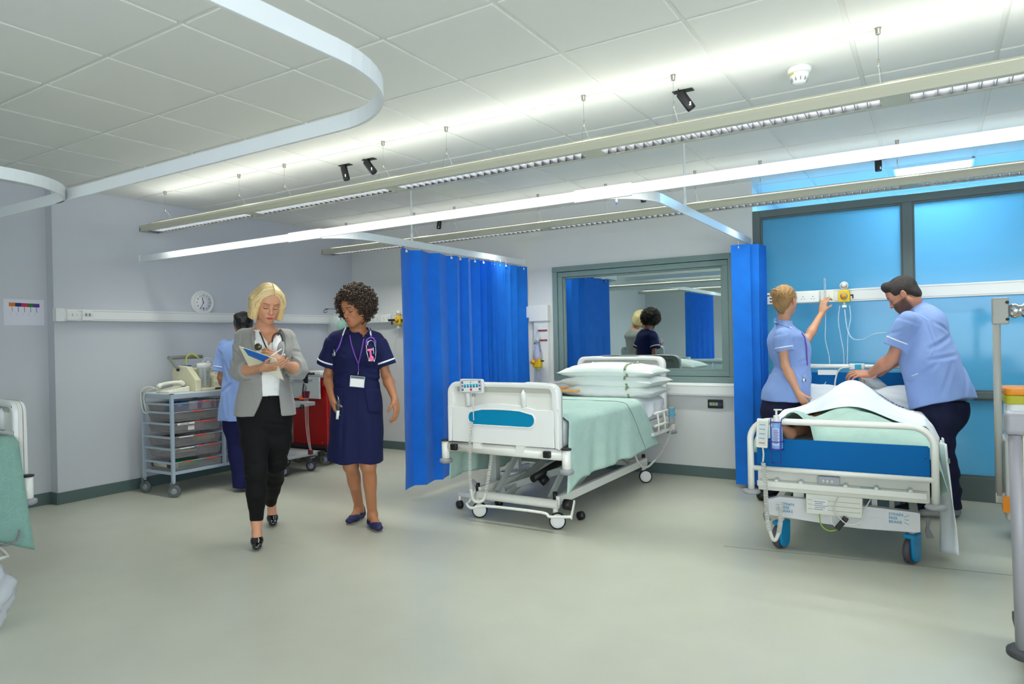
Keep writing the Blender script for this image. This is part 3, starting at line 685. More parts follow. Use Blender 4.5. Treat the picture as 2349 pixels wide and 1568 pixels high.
def bed_board(par, xc, y, z0, z1, hw=.45, out=-1, name='foot_board'):
    r = .07; xs = []
    out_ = [(-hw, z0), (hw, z0), (hw, z1-r)]+[(hw-r+r*math.cos(a), z1-r+r*math.sin(a)) for a in np.linspace(0, PI/2, 7)[1:]]+\
        [(.2, z1+.006), (.18, z1), (-.18, z1), (-.2, z1+.006)]+[(-hw+r+r*math.cos(a), z1-r+r*math.sin(a)) for a in np.linspace(PI/2, PI, 7)[:-1]]+[(-hw, z1-r)]
    b_ = ob(name, MB().prism(out_, (0, .024, 0), (xc, y-.012, 0)), SLOT, par, bevel=.005)
    zi = z1-.055
    for s in (-1, 1):
        # rim: top bar, sides; then the swelling lower body
        m = MB()
        outer = [(-hw, z0), (-hw, z1-r)]+[(-hw+r+r*math.cos(a), z1-r+r*math.sin(a)) for a in np.linspace(PI, PI/2, 7)[1:]]+[(-.2, z1+.006), (-.18, z1), (.18, z1), (.2, z1+.006)]+\
            [(hw-r+r*math.cos(a), z1-r+r*math.sin(a)) for a in np.linspace(PI/2, 0, 7)]+[(hw, z0)]
        # inner boundary back from right to left: hand slot, then ledge and arch
        iw = hw-.055
        inner = [(iw+.02, z0), (iw+.012, z1-.175), (iw, z1-.16), (iw, z1-.06), (iw-.02, z1-.035), (.1, z1-.032), (-.1, z1-.032), (-iw+.02, z1-.035), (-iw, z1-.06), (-iw, z1-.16), (-iw-.012, z1-.175), (-iw-.02, z0)]
        nseg = len(outer); 
        vs = []; 
        # build as bridged strip between resampled outer and inner
        def resamp(pl, n):
            pl = [Vector(p) for p in pl]; L = [0]
            for a, c in zip(pl, pl[1:]): L.append(L[-1]+(c-a).length)
            res_ = []
            for i in range(n):
                q = L[-1]*i/(n-1); k = min(len(pl)-2, max(0, int(np.searchsorted(L, q))-1)); res_.append(pl[k].lerp(pl[k+1], (q-L[k])/max(1e-9, L[k+1]-L[k])))
            return res_
        A = resamp(outer, 60); B_ = resamp(inner[::-1], 60)
        ya, yb = y+s*.012, y+s*.032
        for q in range(60):
            a, c = A[q], B_[q]
            vs += [(xc+a.x, ya, a.y), (xc+a.x*.985, yb, a.y-.006), (xc+(a.x*.7+c.x*.3), yb+s*.004, a.y*.7+c.y*.3), (xc+c.x, yb, c.y), (xc+c.x, ya, c.y)]
        m.grid(vs, 60, 5)
        # lower body with arched top edge
        zz = z1-.175; xw = iw+.014
        body = [(-xw, z0), (xw, z0), (xw, zz), (.28, zz), (.22, zz+.012), (.15, zz+.026), (0, zz+.032), (-.15, zz+.026), (-.22, zz+.012), (-.28, zz), (-xw, zz)]
        m.prism([(p_[0], p_[1]) for p_ in body], (0, s*.02, 0), (xc, ya, 0))
        ob('moulded_face', m, BOARD, b_, bevel=.006)
        ob('slot_shade_band', MB().b2((xc-hw+.075, y+s*.0125, z1-.068), (xc+hw-.075, y+s*.0135, z1-.03)), mat('slot_shadow_grey', (196, 196, 184), .5), b_)  # thin darker strip that paints the shade inside the slot
        m = MB()      # peg-like finials in the hand slots
        for u in (-.27, .18): m.lathe((xc+u, y+s*.022, z1-.165), [(.018, 0), (.018, .06), (.02, .065), (.015, .1), (.004, .12)], seg=14)
        ob('slot_peg', m, BOARD, b_)
        ins = [(-.262+.045*(1-math.cos(a)), .045-.045*math.sin(a)) for a in np.linspace(PI/2, -.9, 9)]+[(-.15, .1), (-.075, .103), (0, .104), (.075, .103), (.15, .1)]+[(.262-.045*(1-math.cos(a)), .045-.045*math.sin(a)) for a in np.linspace(-.9, PI/2, 9)]
        e = [(p_[0], z1-.29+p_[1]) for p_ in ins]
        ob('colour_inset', MB().prism(e, (0, s*.003, 0), (xc, ya+s*.0195, 0)), TEAL, b_)
        loop = [(xc+p_[0]*1.03, ya+s*.021, z1-.29+(p_[1]-.052)*1.08+.052) for p_ in ins]
        ob('inset_rim', MB().tube(loop, .0045, 6, closed=True), BOARD, b_)
    return b_
def castor(par, x, y, r, wt, name='castor', wheelm=WPL, tyrem=BLACK, yaw=2.06, hub=.87):
    R = Matrix.Rotation(yaw, 3, 'Z'); ax = R@Vector((1, 0, 0)); c = Vector((x, y, r))
    w_ = ob(name, MB().lathe(c-ax*wt/2, [(r*.86, 0), (r, .003), (r, wt-.003), (r*.86, wt)], axis=ax, seg=32), tyrem, par)
    ob('wheel_disc', MB().lathe(c-ax*(wt/2+.004), [(0, -.001), (r*hub*.6, 0), (r*hub*.96, .002), (r*hub, .006), (r*hub, wt), (r*hub*.96, wt+.006), (0, wt+.009)], axis=ax, seg=32), wheelm, w_)
    return w_
BX, BY0, BY1 = -2.5, 3.88, 5.93
bed = thing('hospital_bed', 'empty white hospital bed with teal-inset end boards and three stacked pillows', 'hospital bed', (BX, 4.9, 0))
bed_board(bed, BX, BY0, .57, .99); bed_board(bed, BX, BY1, .62, 1.10, .44, name='head_board')
for yy, nm in ((BY0-.01, 1), (BY1+.0, -1)):
    zt = .575 if nm == 1 else .58
    for s in (-1, 1):
        x = BX+s*.485
        p_ = ob('corner_post', MB().lathe((x, yy, .44), [(.026, 0), (.029, .004), (.029, zt-.44-.01), (.0, zt-.44-.008)], seg=24), BEDW, bed)
        ob('post_cap', MB().lathe((x, yy, zt-.012), [(.03, 0), (.034, .002), (.034, .01), (.024, .013), (0, .012)], seg=24), BLACK, p_)
        ob('bumper', MB().lathe((x, yy, .405), [(0, 0), (.03, 0), (.044, .006), (.048, .018), (.044, .03), (.03, .036), (0, .036)], seg=28), GREYP, p_)
    m = MB().tube([(BX-.47, yy+nm*.01, .527), (BX+.47, yy+nm*.01, .527)], .037, 16, sc=(1, .75))
    for u in (-.2, .15): m.box((BX+u, yy, .55), (.06, .05, .04))
    ob('cross_tube', m, BEDW, bed, bevel=.0)
    if nm == 1:
        for u in (-.39, .36): ob('black_clip', MB().box((BX+u, yy-.03, .53), (.05, .03, .045)), BLACK, bed, bevel=.006)
ob('deck', MB().b2((BX-.42, BY0+.05, .5), (BX+.42, BY1-.05, .53)).b2((BX-.44, BY0+.03, .5), (BX-.40, BY1-.03, .56)).b2((BX+.40, BY0+.03, .5), (BX+.44, BY1-.03, .56)), BEDW, bed, bevel=.004)
mt = ob('mattress', MB().b2((BX-.44, BY0+.06, .56), (BX+.44, BY1-.05, .75)), LINEN, bed, bevel=.04, bseg=4)
# undercarriage
YW0, YW1 = 4.02, 5.66
m = MB().cyl((BX-.31, YW0, .165), (BX+.34, YW0, .165), .031, seg=20).cyl((BX-.31, YW1, .165), (BX+.34, YW1, .165), .031, seg=20)
for s in (-.31, .33): m.box((BX+s, (YW0+YW1)/2, .19), (.035, YW1-YW0, .06))
ob('chassis', m, BEDW, bed, bevel=.004)
for x in (-.305, .33):
    for y in (YW0, YW1):
        w_ = castor(bed, BX+x, y, .056, .028)
        ob('castor_stem', MB().cyl((BX+x-.02, y+.01, .06), (BX+x-.02, y+.01, .18), .018, seg=14), BEDW, w_)
        ob('stem_cap', MB().cyl((BX+x-.02, y+.01, .19), (BX+x-.02, y+.01, .245), .016, seg=14), BLACK, bed)
for x, y in ((-.6, 4.17), (-.36, 4.35), (.36, 4.3)): ob('stabiliser_wheel', MB().lathe((BX+x+(.0), y-.02, .03), [(.012, 0), (.03, .004), (.03, .036), (.012, .04)], axis=(.3, 1, 0), seg=18), BLACK, bed)
ob('stabiliser_arm', MB().cyl((BX-.62, 4.2, .095), (BX-.3, 4.2, .095), .022, seg=14).cyl((BX-.6, 4.18, .04), (BX-.6, 4.18, .09), .01, seg=8), BEDW, bed)
m = MB()
for s in (-1, 1):
    x = BX+s*.22
    m.bar((x, 4.12, .17), (x, 4.5, .47), .022, .05); m.bar((x, 4.28, .13), (x, 5.5, .49), .022, .06)
    m.bar((x, 5.55, .2), (x, 4.9, .5), .022, .05)
m.bar((BX-.3, 4.35, .15), (BX+.3, 4.62, .36), .03, .05); m.b2((BX-.39, 4.28, .18), (BX-.33, 4.34, .5))
m.cyl((BX-.25, 4.5, .47), (BX+.25, 4.5, .47), .015, seg=10)
ob('lift_frame', m, mat('grey_enamel', (176, 182, 180), .4), bed, bevel=.003)
ob('lift_motor', MB().cyl((BX-.05, 4.35, .24), (BX+.05, 4.8, .36), .028, seg=16).cyl((BX-.02, 4.42, .2), (BX+.01, 4.46, .24), .03, seg=12), BLACK, bed)
pd = [(BX-.35, 4.06, .21), (BX-.37, 3.99, .12), (BX-.36, 3.94, .11), (BX-.29, 3.9, .097), (BX-.16, 3.9, .125), (BX+.27, 3.9, .132), (BX+.33, 3.9, .112), (BX+.4, 3.9, .117), (BX+.5, 3.9, .13)]
ob('pedal_bar', MB().tube(smoothpath(pd, 4), .010, 8).bar((BX+.495, 3.9, .12), (BX+.46, 4.02, .2), .01, .022), BEDW, bed)
ob('pedal_hub', MB().cyl((BX+.38, 4.03, .17), (BX+.43, 4.03, .17), .035, seg=20), BLACK, bed); ob('pedal_grip', MB().cyl((BX-.34, 3.99, .27), (BX-.34, 4.06, .2), .014, seg=10), GREYP, bed)
# folded side rail at the head end
m = MB()
for z in (.635, .53): m.tube([(BX+.505, 5.44, z), (BX+.505, 5.76, z), (BX+.505, 5.84, z-.03)], .011, 10)
for y in (5.5, 5.66): m.tube([(BX+.505, y, .635), (BX+.505, y+.03, .55), (BX+.505, y+.03, .46)], .010, 8)
m.tube([(BX+.505, 5.76, .635), (BX+.505, 5.88, .5)], .012, 10); m.b2((BX+.48, 5.4, .45), (BX+.51, 5.82, .475))
ob('side_rail', m, BEDW, bed)
KP = bed
# keypad hooked over the foot board
kp = thing('bed_control_panel', 'white keypad with teal buttons hooked over the foot board of the empty bed', 'bed control', (BX-.215, 3.83, .96))
c = Vector((BX-.215, 3.828, .964)); NAVY = mat('navy_print', (40, 36, 110), .5); KTEAL = mat('teal_key', (30, 170, 205), .45)
Rk = Matrix.Rotation(math.radians(-3), 3, 'Y')
def kpt(u, v, d=0): return c+Rk@Vector((u, -d, v))
ob('casing', MB().prism(rrect(.192, .098, .016), (0, .026, 0), c-Vector((0, .013, 0))), WPL, kp, bevel=.004)
ob('border_line', MB().tube([kpt(x_*.172/.192, z_*.9, .0136) for x_, z_ in rrect(.192, .09, .012)], .0012, 5, closed=True), NAVY, kp)
for su in (-1, 1):
    for k, v in enumerate((.026, .002, -.022)):
        ob('arrow_key', MB().box(kpt(su*.072, v, .0135), (.014, .002, .016 if k != 1 else .013), Rk), NAVY, kp)
        ob('key_symbol', MB().prism([(-.003, -.004), (.003, -.004), (0, .005)] if k != 2 else [(-.003, .004), (0, -.005), (.003, .004)], (0, -.0006, 0), kpt(su*.072, v, .0146)), WPL, kp)
for k in range(5):
    ob('position_key', MB().box(kpt(-.05+k*.025, .005, .0135), (.017, .002, .018), Rk), KTEAL, kp); ob('key_label', MB().box(kpt(-.05+k*.025, -.006, .0138), (.016, .002, .005), Rk), NAVY, kp)
ob('small_key', MB().box(kpt(0, .026, .0135), (.009, .002, .009), Rk), KTEAL, kp)
ob('red_button', MB().lathe(kpt(0, -.023, .013), [(.009, 0), (.009, .002), (0, .002)], axis=(0, -1, 0), seg=20), mat('red_key', (220, 50, 50), .45), kp)
ob('hook', MB().box(c+Vector((0, .03, .035)), (.06, .04, .012)).box(c+Vector((0, .02, -.06)), (.02, .01, .03)), GREYP, kp, bevel=.003)
CBL = mat('grey_coil_cable', (214, 214, 208), .45)
m = MB().tube(smoothpath([kpt(.01, -.055, 0), kpt(.008, -.15, .012), kpt(.006, -.235, .014)], 5), .0035, 7)
ob('cable', m, CBL, kp)
m = MB(); coil(m, [(BX-.207, 3.805, .72), (BX-.222, 3.8, .6), (BX-.225, 3.8, .5), (BX-.228, 3.8, .36), (BX-.222, 3.8, .255)], .009, .0028, 42)
m.tube(smoothpath([(BX-.222, 3.8, .26), (BX-.215, 3.81, .19), (BX-.19, 3.83, .165), (BX-.155, 3.85, .18), (BX-.14, 3.86, .23)], 6), .011, 8)
coil(m, [(BX-.14, 3.86, .23), (BX-.125, 3.87, .32), (BX-.115, 3.9, .46), (BX-.115, 3.92, .5)], .011, .0032, 26)
ob('coiled_cable', m, CBL, kp)
# handset at the head end
hs = thing('bed_handset', 'grey bed handset with teal keys hanging at the head end of the empty bed', 'bed control', (-1.97, 5.75, .6))
c = PX(1541, 952, -1.955); Rh = Matrix.Rotation(math.radians(8), 3, 'Y')
ob('casing', MB().box(c, (.052, .024, .15), Matrix.Rotation(.45, 3, 'Z')), GREYP, hs, bevel=.01)
for i in range(2):
    for j in range(3):
        q = c+Matrix.Rotation(.45, 3, 'Z')@Vector((-.011+i*.022, -.013, .05-j*.026)); ob('key', MB().box(q, (.018, .003, .02), Matrix.Rotation(.45, 3, 'Z')), KTEAL, hs)
m = MB().tube(smoothpath([c+Vector((0, 0, -.075)), c+Vector((-.005, 0, -.12)), c+Vector((-.01, -.01, -.14))], 4), .004, 6)
coil(m, [c+Vector((-.01, -.01, -.14)), c+Vector((-.03, -.05, -.22)), c+Vector((-.06, -.12, -.31)), c+Vector((-.09, -.18, -.365))], .009, .0022, 32)
m.tube(smoothpath([c+Vector((-.09, -.18, -.365)), c+Vector((-.12, -.27, -.41)), c+Vector((-.13, -.37, -.40)), c+Vector((-.13, -.48, -.34)), c+Vector((-.13, -.55, -.26))], 6), .009, 8)
ob('coiled_cable', m, CBL, hs)
# blanket over the empty bed
def blanket(name, x0, x1, y0, y1, ztop, hemR, hemL, foldR=None, seed=1, mat_=MINT, nx=18, ny=60, r=.035):
    """sheet over a mattress, hanging on both sides; hemR(t) and hemL(t) give hem heights along y (t = 0..1)"""
    V = []; rng = random.Random(seed); ph = [rng.uniform(0, 6) for _ in range(8)]
    nd = 22; prof_n = nd*2+nx
    for j in range(ny):
        t = j/(ny-1); y = y0+(y1-y0)*t; row = []
        for k in range(nd, 0, -1):     # left drop
            f = k/nd; z = ztop-r-(ztop-r-hemL(t))*f
            o_ = .012*f*(math.sin(y*17+ph[0])+.7*math.sin(y*31+ph[1]+f*2))+.01*f
            row.append((x0-r-.004-max(0, .02*f)-o_, y, z))
        for k in range(nx+1):
            f = k/nx; x = x0-r+(x1-x0+2*r)*f; e = max(0, (x0-x), (x-x1)); z = ztop-(r-math.sqrt(max(0, r*r-e*e)))
            z += .004*math.sin(x*13+ph[2]+y*3)*math.sin(y*9+ph[3])
            row.append((x, y, z))
        for k in range(1, nd+1):
            f = k/nd; z = ztop-r-(ztop-r-hemR(t))*f
            o_ = .013*f*(math.sin(y*15+ph[4])+.7*math.sin(y*27+ph[5]+f*2))+.016*f
            row.append((x1+r+.004+o_, y+(foldR(t, f) if foldR else 0), z))
        V += row
    m = MB().grid(V, ny, len(row))
    return ob(name, m, mat_, solid=.004)
hemR = lambda t: .28+.075*min(1, t*9)+.006*math.sin(t*22)
bl = blanket('blanket', BX-.44, BX+.44, BY0+.055, 5.22, .775, hemR, lambda t: .27+.02*math.sin(t*9), lambda t, f: (.36*f*max(0, t-.75)/.25 - .1*f*max(0, .12-t)/.12), 3)
tag(bl, 'pale mint blanket with a fine patterned weave draped over the empty bed', 'blanket')
ob('seam_line', MB().tube(smoothpath([(BX-.2, 4.95, .7795), (BX+.2, 4.94, .7795), (BX+.44, 4.9, .777), (BX+.487, 4.93, .73), (BX+.498, 5.04, .6), (BX+.505, 5.15, .45), (BX+.51, 5.2, .385)], 6), .0022, 5), mat('grey_stitching', (110, 125, 128), .8), bl)
sh = blanket('bed_sheet', BX-.43, BX+.405, 5.1, 5.84, .765, lambda t: .56+.1*t+.012*math.sin(t*14), lambda t: .6, None, 9, LINEN, ny=26)
tag(sh, 'white bed sheet showing under the pillows of the empty bed', 'bed sheet')
# pillows
PIL = mat('pillow_cotton', (228, 236, 232), .85, bump=.12, bscale=50)
STRIPE = mat('sage_stripe', (140, 156, 124), .85)
def pillow(name, c, sx, sy, h, label, rot=0, sag=.0, seed=0, m_=PIL, group=None, stripe=True, tilt=None):
    n = 40; rng = random.Random(seed); ph = [rng.uniform(0, 6.28) for _ in range(6)]
    R = Matrix.Rotation(rot, 3, 'Z')
    if tilt is not None: R = tilt@R
    c = Vector(c); t = thing(name, label, 'pillow', c, group)
    def pt(u, v, s, e=0):
        q = max(0, (1-abs(u)**3.2))*max(0, (1-abs(v)**3.2)); z = s*h/2*q**.5*(1-.12*math.cos(u*2+ph[0])*math.cos(v*2))
        x = u*sx/2*(1-.07*(1-abs(u))*abs(v)**2-.05*(v*v)*(abs(u)**3)*0); x *= 1-.06*(1-abs(u)**2)*0-.05*v**2*0
        xx = u*sx/2*(1-.06*(1-v*v)*0); yy = v*sy/2*(1-.1*(1-abs(u)**2)*0-.08*abs(v)**6*(1-u*u))
        xx *= 1-.07*abs(u)**6*(1-v*v)
        wr = .006*math.sin(u*9+ph[1]+v*5)*math.sin(v*11+ph[2])*abs(u)+.004*math.sin(u*19+ph[3])*(abs(v)**2)
        return c+R@Vector((xx, yy, z+wr*min(1, q*3)-sag*u*u+e*s))
    for s_ in (0,):
        V = []
        for i in range(n+1):
            for j in range(n+1): V.append(pt(-1+2*i/n, -1+2*j/n, 1))
        m = MB().grid(V, n+1, n+1)
        V = [pt(-1+2*i/n, -1+2*j/n, -1) for i in range(n+1) for j in range(n+1)]
        m.grid(V, n+1, n+1); ob('pillow_case', m, m_, t)
    if stripe:
        V = []; us = [.42, .465]
        for i in range(2):
            for j in range(61):
                a = 2*PI*j/60; v = math.cos(a); s = 1 if math.sin(a) >= 0 else -1
                vv = max(-.985, min(.985, -math.cos(PI*(j % 30)/30)*(1 if j < 30 else -1))) if 1 else v
                vv = -1+2*(j/30) if j <= 30 else 1-2*((j-30)/30); s = 1 if j <= 30 else -1
                V.append(pt(us[i]+(.04 if s < 0 else 0), vv*.995, s, .006))
        ob('woven_stripe', MB().grid(V, 2, 61), STRIPE, t, solid=.001)
    return t
pillow('pillow', (-2.40, 5.575, .82), .84, .50, .145, 'white pillow with a sage stripe at the bottom of the stack on the empty bed', .03, .01, 1, group='stacked pillows on the empty bed')
pillow('pillow', (-2.40, 5.57, .908), .88, .50, .14, 'white pillow with a sage stripe in the middle of the stack on the empty bed', -.04, .012, 2, group='stacked pillows on the empty bed')
pillow('pillow', (-2.41, 5.56, .99), .88, .50, .13, 'white pillow with a sage stripe on top of the stack on the empty bed', .02, .015, 5, group='stacked pillows on the empty bed')
# overbed table, its wooden top just showing past the foot board
t = thing('overbed_table', 'overbed table whose pale wooden top shows between foot board and pillows of the empty bed', 'table', (-3.02, 5.45, 0))
ob('table_top', MB().prism([(-.38, -.2), (.38, -.2), (.4, -.17), (.4, .17), (.38, .2), (-.38, .2)], (0, 0, .022), (-3.03, 5.45, .81), (1, 0, 0), (0, 1, 0)), mat('beech', (214, 160, 96), .4, noise=.1, nscale=8, nvec=(1, 12, 1)), t, bevel=.004)
ob('column', MB().b2((-3.38, 5.42, .06), (-3.33, 5.48, .81)), BEDW, t, bevel=.004); ob('base', MB().b2((-3.4, 5.2, .04), (-2.9, 5.24, .075)).b2((-3.4, 5.2, .04), (-3.34, 5.68, .075)).b2((-3.4, 5.64, .04), (-2.9, 5.68, .075)), BEDW, t, bevel=.004)
for x, y in ((-3.37, 5.22), (-2.93, 5.22), (-3.37, 5.66), (-2.93, 5.66)): castor(t, x, y, .022, .02)

# ---------------------------------------------------------------- bed at the left edge: the same model turned round
b2 = clone(bed, (-4.83-BX, 1.78-(4.9-BY0)-4.9, 0), 'white hospital bed cut off by the left edge of the view', rz=PI)
hemL2 = lambda t: .26+.02*math.sin(t*7)
bl2 = blanket('blanket', -5.27, -4.35, -.1, 1.74, .8, lambda t: .30+.03*math.sin(t*11)-.12*max(0, t-.9)*10*.9, lambda t: .3, lambda t, f: .05*f*max(0, t-.9)*10, 12)
tag(bl2, 'sea-green patterned blanket hanging over the bed at the left edge', 'blanket')
bl2.data.materials[0] = mat('sea_green_blanket', (138, 178, 166), .95, noise=.06, nscale=14, bump=.25, bscale=700); weave(bl2.data.materials[0], 22, 1.1)
m = MB(); coil(m, [PX(-30, 1240, -4.25), PX(10, 1250, -4.25), PX(38, 1238, -4.25), PX(46, 1215, -4.27)], .006, .0025, 30)
tag(ob('coiled_cable', m, mat('grey_cable', (150, 150, 150), .5)), 'grey coiled cable looping below the blanket at the left edge', 'cable')

# ---------------------------------------------------------------- occupied bed
QX, QY = -.5, 5.05
bed3 = thing('hospital_bed', 'occupied hospital bed with tubular white end rail, blue panel and blue castors', 'hospital bed', (QX, QY, 0))
yb = 4.11
loop = [(QX-.463, yb, .38), (QX-.463, yb, .66)]+[(QX-.463+.11-.11*math.cos(a), yb, .67+.11*math.sin(a)) for a in np.linspace(.1, PI/2, 8)]+\
    [(QX+.452-.11+.11*math.sin(a), yb, .67+.11*math.cos(a)) for a in np.linspace(0, PI/2-.1, 8)]+[(QX+.452, yb, .66), (QX+.452, yb, .38)]
er = ob('end_rail', MB().tube(loop, .0185, 14).cyl((QX-.46, yb, .505), (QX+.45, yb, .505), .015, seg=14), BEDW, bed3)
for x in (-.463, .452): ob('bumper', MB().lathe((QX+x, yb, .355), [(.012, 0), (.046, .002), (.052, .01), (.046, .02), (.02, .026)], seg=28), GREYP, er)
BLUEP = mat('blue_laminate', (0, 98, 166), .5, spec=.12)
ob('end_panel', MB().prism([(-.43, .51), (.43, .51), (.43, .668), (.42, .678), (-.43, .678)], (0, .012, 0), (QX, yb+.012, 0)), BLUEP, bed3)
for s in (-1, 1): ob('panel_screw', MB().lathe((QX+s*.41, yb+.011, .62), [(.006, 0), (.006, .003), (0, .003)], axis=(0, -1, 0), seg=10), mat('blue_laminate_dark', (0, 80, 140), .4), bed3)
ob('bed_base_fascia', MB().b2((QX-.44, 4.2, .36), (QX+.43, 4.24, .475)), CREAM, bed3, bevel=.004)
ob('fascia_line', MB().b2((QX-.43, 4.198, .425), (QX+.42, 4.2, .427)), GREYP, bed3)
ob('accessory_rail', MB().b2((QX-.435, 4.135, .395), (QX+.415, 4.147, .428)), BEDW, bed3, bevel=.003)
for u in (-.33, -.2, .03, .18, .34): ob('rail_stud', MB().lathe((QX+u, 4.2, .43), [(.012, 0), (.012, .06), (.008, .066), (0, .066)], axis=(0, -1, 0), seg=14), WPL, bed3)
lk = ob('release_lever', MB().prism(rrect(.11, .045, .006), (0, -.03, 0), (QX-.055, 4.2, .45)), mat('silver_plastic', (186, 190, 198), .35), bed3, bevel=.003)
for k in range(3): ob('lever_button', MB().lathe((QX-.085+k*.022, 4.17, .447), [(.009, 0), (.009, .004), (0, .005)], axis=(0, -1, 0), seg=14), WPL, lk)
ob('rating_label', MB().b2((QX+.1, 4.197, .405), (QX+.2, 4.2, .425)), mat('pale_teal_label', (170, 205, 210), .5), bed3)
cb = ob('control_box', MB().b2((QX-.18, 4.2, .245), (QX+.11, 4.34, .36)), CREAM, bed3, bevel=.006)
m = MB()
for k in range(3): m.b2((QX-.17, 4.198, .275+k*.026), (QX+.1, 4.2, .2765+k*.026))
ob('box_grooves', m, GREYP, cb)
ob('rating_label', MB().b2((QX-.145, 4.1965, .265), (QX-.065, 4.1985, .335)), WPL, cb)
m = MB()
for k in range(5): m.b2((QX-.138+.006*(k % 2), 4.195, .275+k*.011), (QX-.09+.012*(k % 3), 4.1966, .278+k*.011))
ob('label_print', m, mat('grey_ink', (120, 122, 140), .6), cb)
m = MB().tube(smoothpath([(QX-.11, 4.2, .25), (QX-.1, 4.19, .19), (QX-.06, 4.18, .165), (QX-.01, 4.18, .18), (QX+.0, 4.18, .19)], 6), .0035, 6)
ob('green_cable', m, mat('green_cable', (140, 180, 50), .5), bed3)
m = MB().tube(smoothpath([(QX-.05, 4.19, .25), (QX-.045, 4.18, .21), (QX-.02, 4.18, .19)], 5), .003, 6).tube(smoothpath([(QX-.01, 4.18, .36), (QX-.03, 4.17, .29), (QX+.03, 4.16, .22), (QX+.1, 4.17, .235), (QX+.12, 4.19, .3), (QX+.15, 4.2, .36)], 7), .003, 6)
ob('grey_cable', m, CBL, bed3)
ob('plug', MB().bar((QX-.02, 4.18, .18), (QX+.03, 4.18, .25), .02, .03), BLACK, bed3, bevel=.004)
cx_ = [(-.4, .3), (-.33, .325), (-.14, .325), (.0, .318), (.37, .305), (.385, .3), (.385, .2), (.37, .195), (.1, .185), (-.02, .187), (-.3, .205), (-.39, .21)]
cr_ = ob('cross_member', MB().prism([(x, z-.01) for x, z in cx_], (0, .05, 0), (QX, 4.26, 0)), mat('white_steel', (225, 226, 230), .35), bed3, bevel=.003)
BT = mat('brake_blue_print', (40, 150, 190), .5)
for xx in (.235, -.32):
    text('STRAIN\nFREE\nBRAKE', .021, BT, (QX+xx, 4.258, .268), (1, 0, 0), (0, 0, 1), cr_)
    sx_ = .075 if xx > 0 else -.012
    for k in (-1, 0, 1): ob('print_dash', MB().bar((QX+xx+sx_+(0 if xx > 0 else -.02), 4.2585, .25+k*.014), (QX+xx+sx_+.022, 4.2585, .25+k*.026 if xx > 0 else .25+k*.018), .001, .004, up=(0, 1, 0)), BT, cr_)
m = MB()
for s in (-1, 1): m.b2((QX+s*.36-.02, 4.29, .2), (QX+s*.36+.02, 5.75, .27)); m.bar((QX+s*.25, 4.5, .24), (QX+s*.25, 4.9, .48), .025, .05); m.bar((QX+s*.25, 5.5, .24), (QX+s*.25, 5.2, .48), .025, .05)
m.b2((QX-.35, 5.7, .22), (QX+.35, 5.76, .27)); m.b2((QX-.42, 4.2, .47), (QX+.42, 5.95, .5)); m.b2((QX-.26, 4.3, .27), (QX-.2, 4.34, .4)); m.b2((QX+.15, 4.34, .25), (QX+.18, 4.38, .47))
ob('base_frame', m, BEDW, bed3, bevel=.003)
CBLUE = mat('blue_castor_plastic', (0, 136, 190), .35); TYRE = mat('grey_tyre', (80, 76, 86), .6)
def bcast(x, y, yaw=-.38):
    R = Matrix.Rotation(yaw, 3, 'Z'); c = Vector((x, y, .073)); ax = R@Vector((1, 0, 0)); fw = R@Vector((0, 1, 0))
    w_ = ob('castor', MB().lathe(c-ax*.026, [(.05, 0), (.068, .002), (.073, .01), (.073, .026), (.068, .034), (.05, .036)], axis=ax, seg=36), TYRE, bed3)
    V = [(-.052, 0), (-.045, -.035), (-.02, -.058), (.015, -.062), (.045, -.045), (.054, -.01), (.055, .085), (-.055, .085)]
    m = MB().prism(V, ax*.022, c+ax*.009, fw, (0, 0, 1)); m.prism([(-.055, .07), (.055, .07), (.055, .095), (-.055, .095)], ax*.06, c-ax*.028, fw, (0, 0, 1))
    ob('castor_cover', m, CBLUE, w_, bevel=.008)
    ob('castor_stem', MB().cyl(c+Vector((0, 0, .09)), c+Vector((0, 0, .15)), .02, seg=14), BEDW, w_)
bcast(QX-.33, 4.30); bcast(QX+.345, 4.315); bcast(QX-.33, 5.72); bcast(QX+.345, 5.6)
for s, x in ((-1, QX-.42), (1, QX+.42)): ob('brake_pedal', MB().prism([(-.012, .11), (.012, .11), (.012, .085), (.006, .05), (.022, .015), (.03, .0), (-.005, -.005), (-.012, .03), (-.006, .06)], (0, .03, 0), (x, 4.3, .155), (1, 0, 0)), mat('mid_grey_metal', (112, 114, 118), .4), bed3, bevel=.004)
ob('mattress', MB().b2((QX-.43, 4.2, .5), (QX+.43, 5.93, .645)), LINEN, bed3, bevel=.035, bseg=4)
hr = ob('head_rail', MB().tube([(QX-.40, 5.97, .5), (QX-.40, 5.97, .98), (QX-.37, 5.97, 1.015), (QX+.37, 5.97, 1.01), (QX+.40, 5.97, .98), (QX+.40, 5.97, .5)], .017, 12), BEDW, bed3)
ob('head_panel', MB().b2((QX-.385, 5.955, .6), (QX+.385, 5.968, .965)), BLUEP, bed3)
ob('panel_label', MB().b2((QX-.26, 5.95, .945), (QX-.12, 5.954, .985)), WPL, bed3)
ob('rail_clamp', MB().box((QX+.02, 5.96, 1.01), (.11, .05, .05)), WPL, bed3, bevel=.008); ob('clamp_label', MB().box((QX+.03, 5.93, 1.01), (.045, .008, .04)), KTEAL, bed3)
ob('call_cable', MB().tube(smoothpath([(QX-.02, 5.93, 1.01), (QX-.1, 5.9, .99), (QX-.13, 5.88, .9), (QX-.13, 5.86, .8)], 6), .006, 7), CBL, bed3)
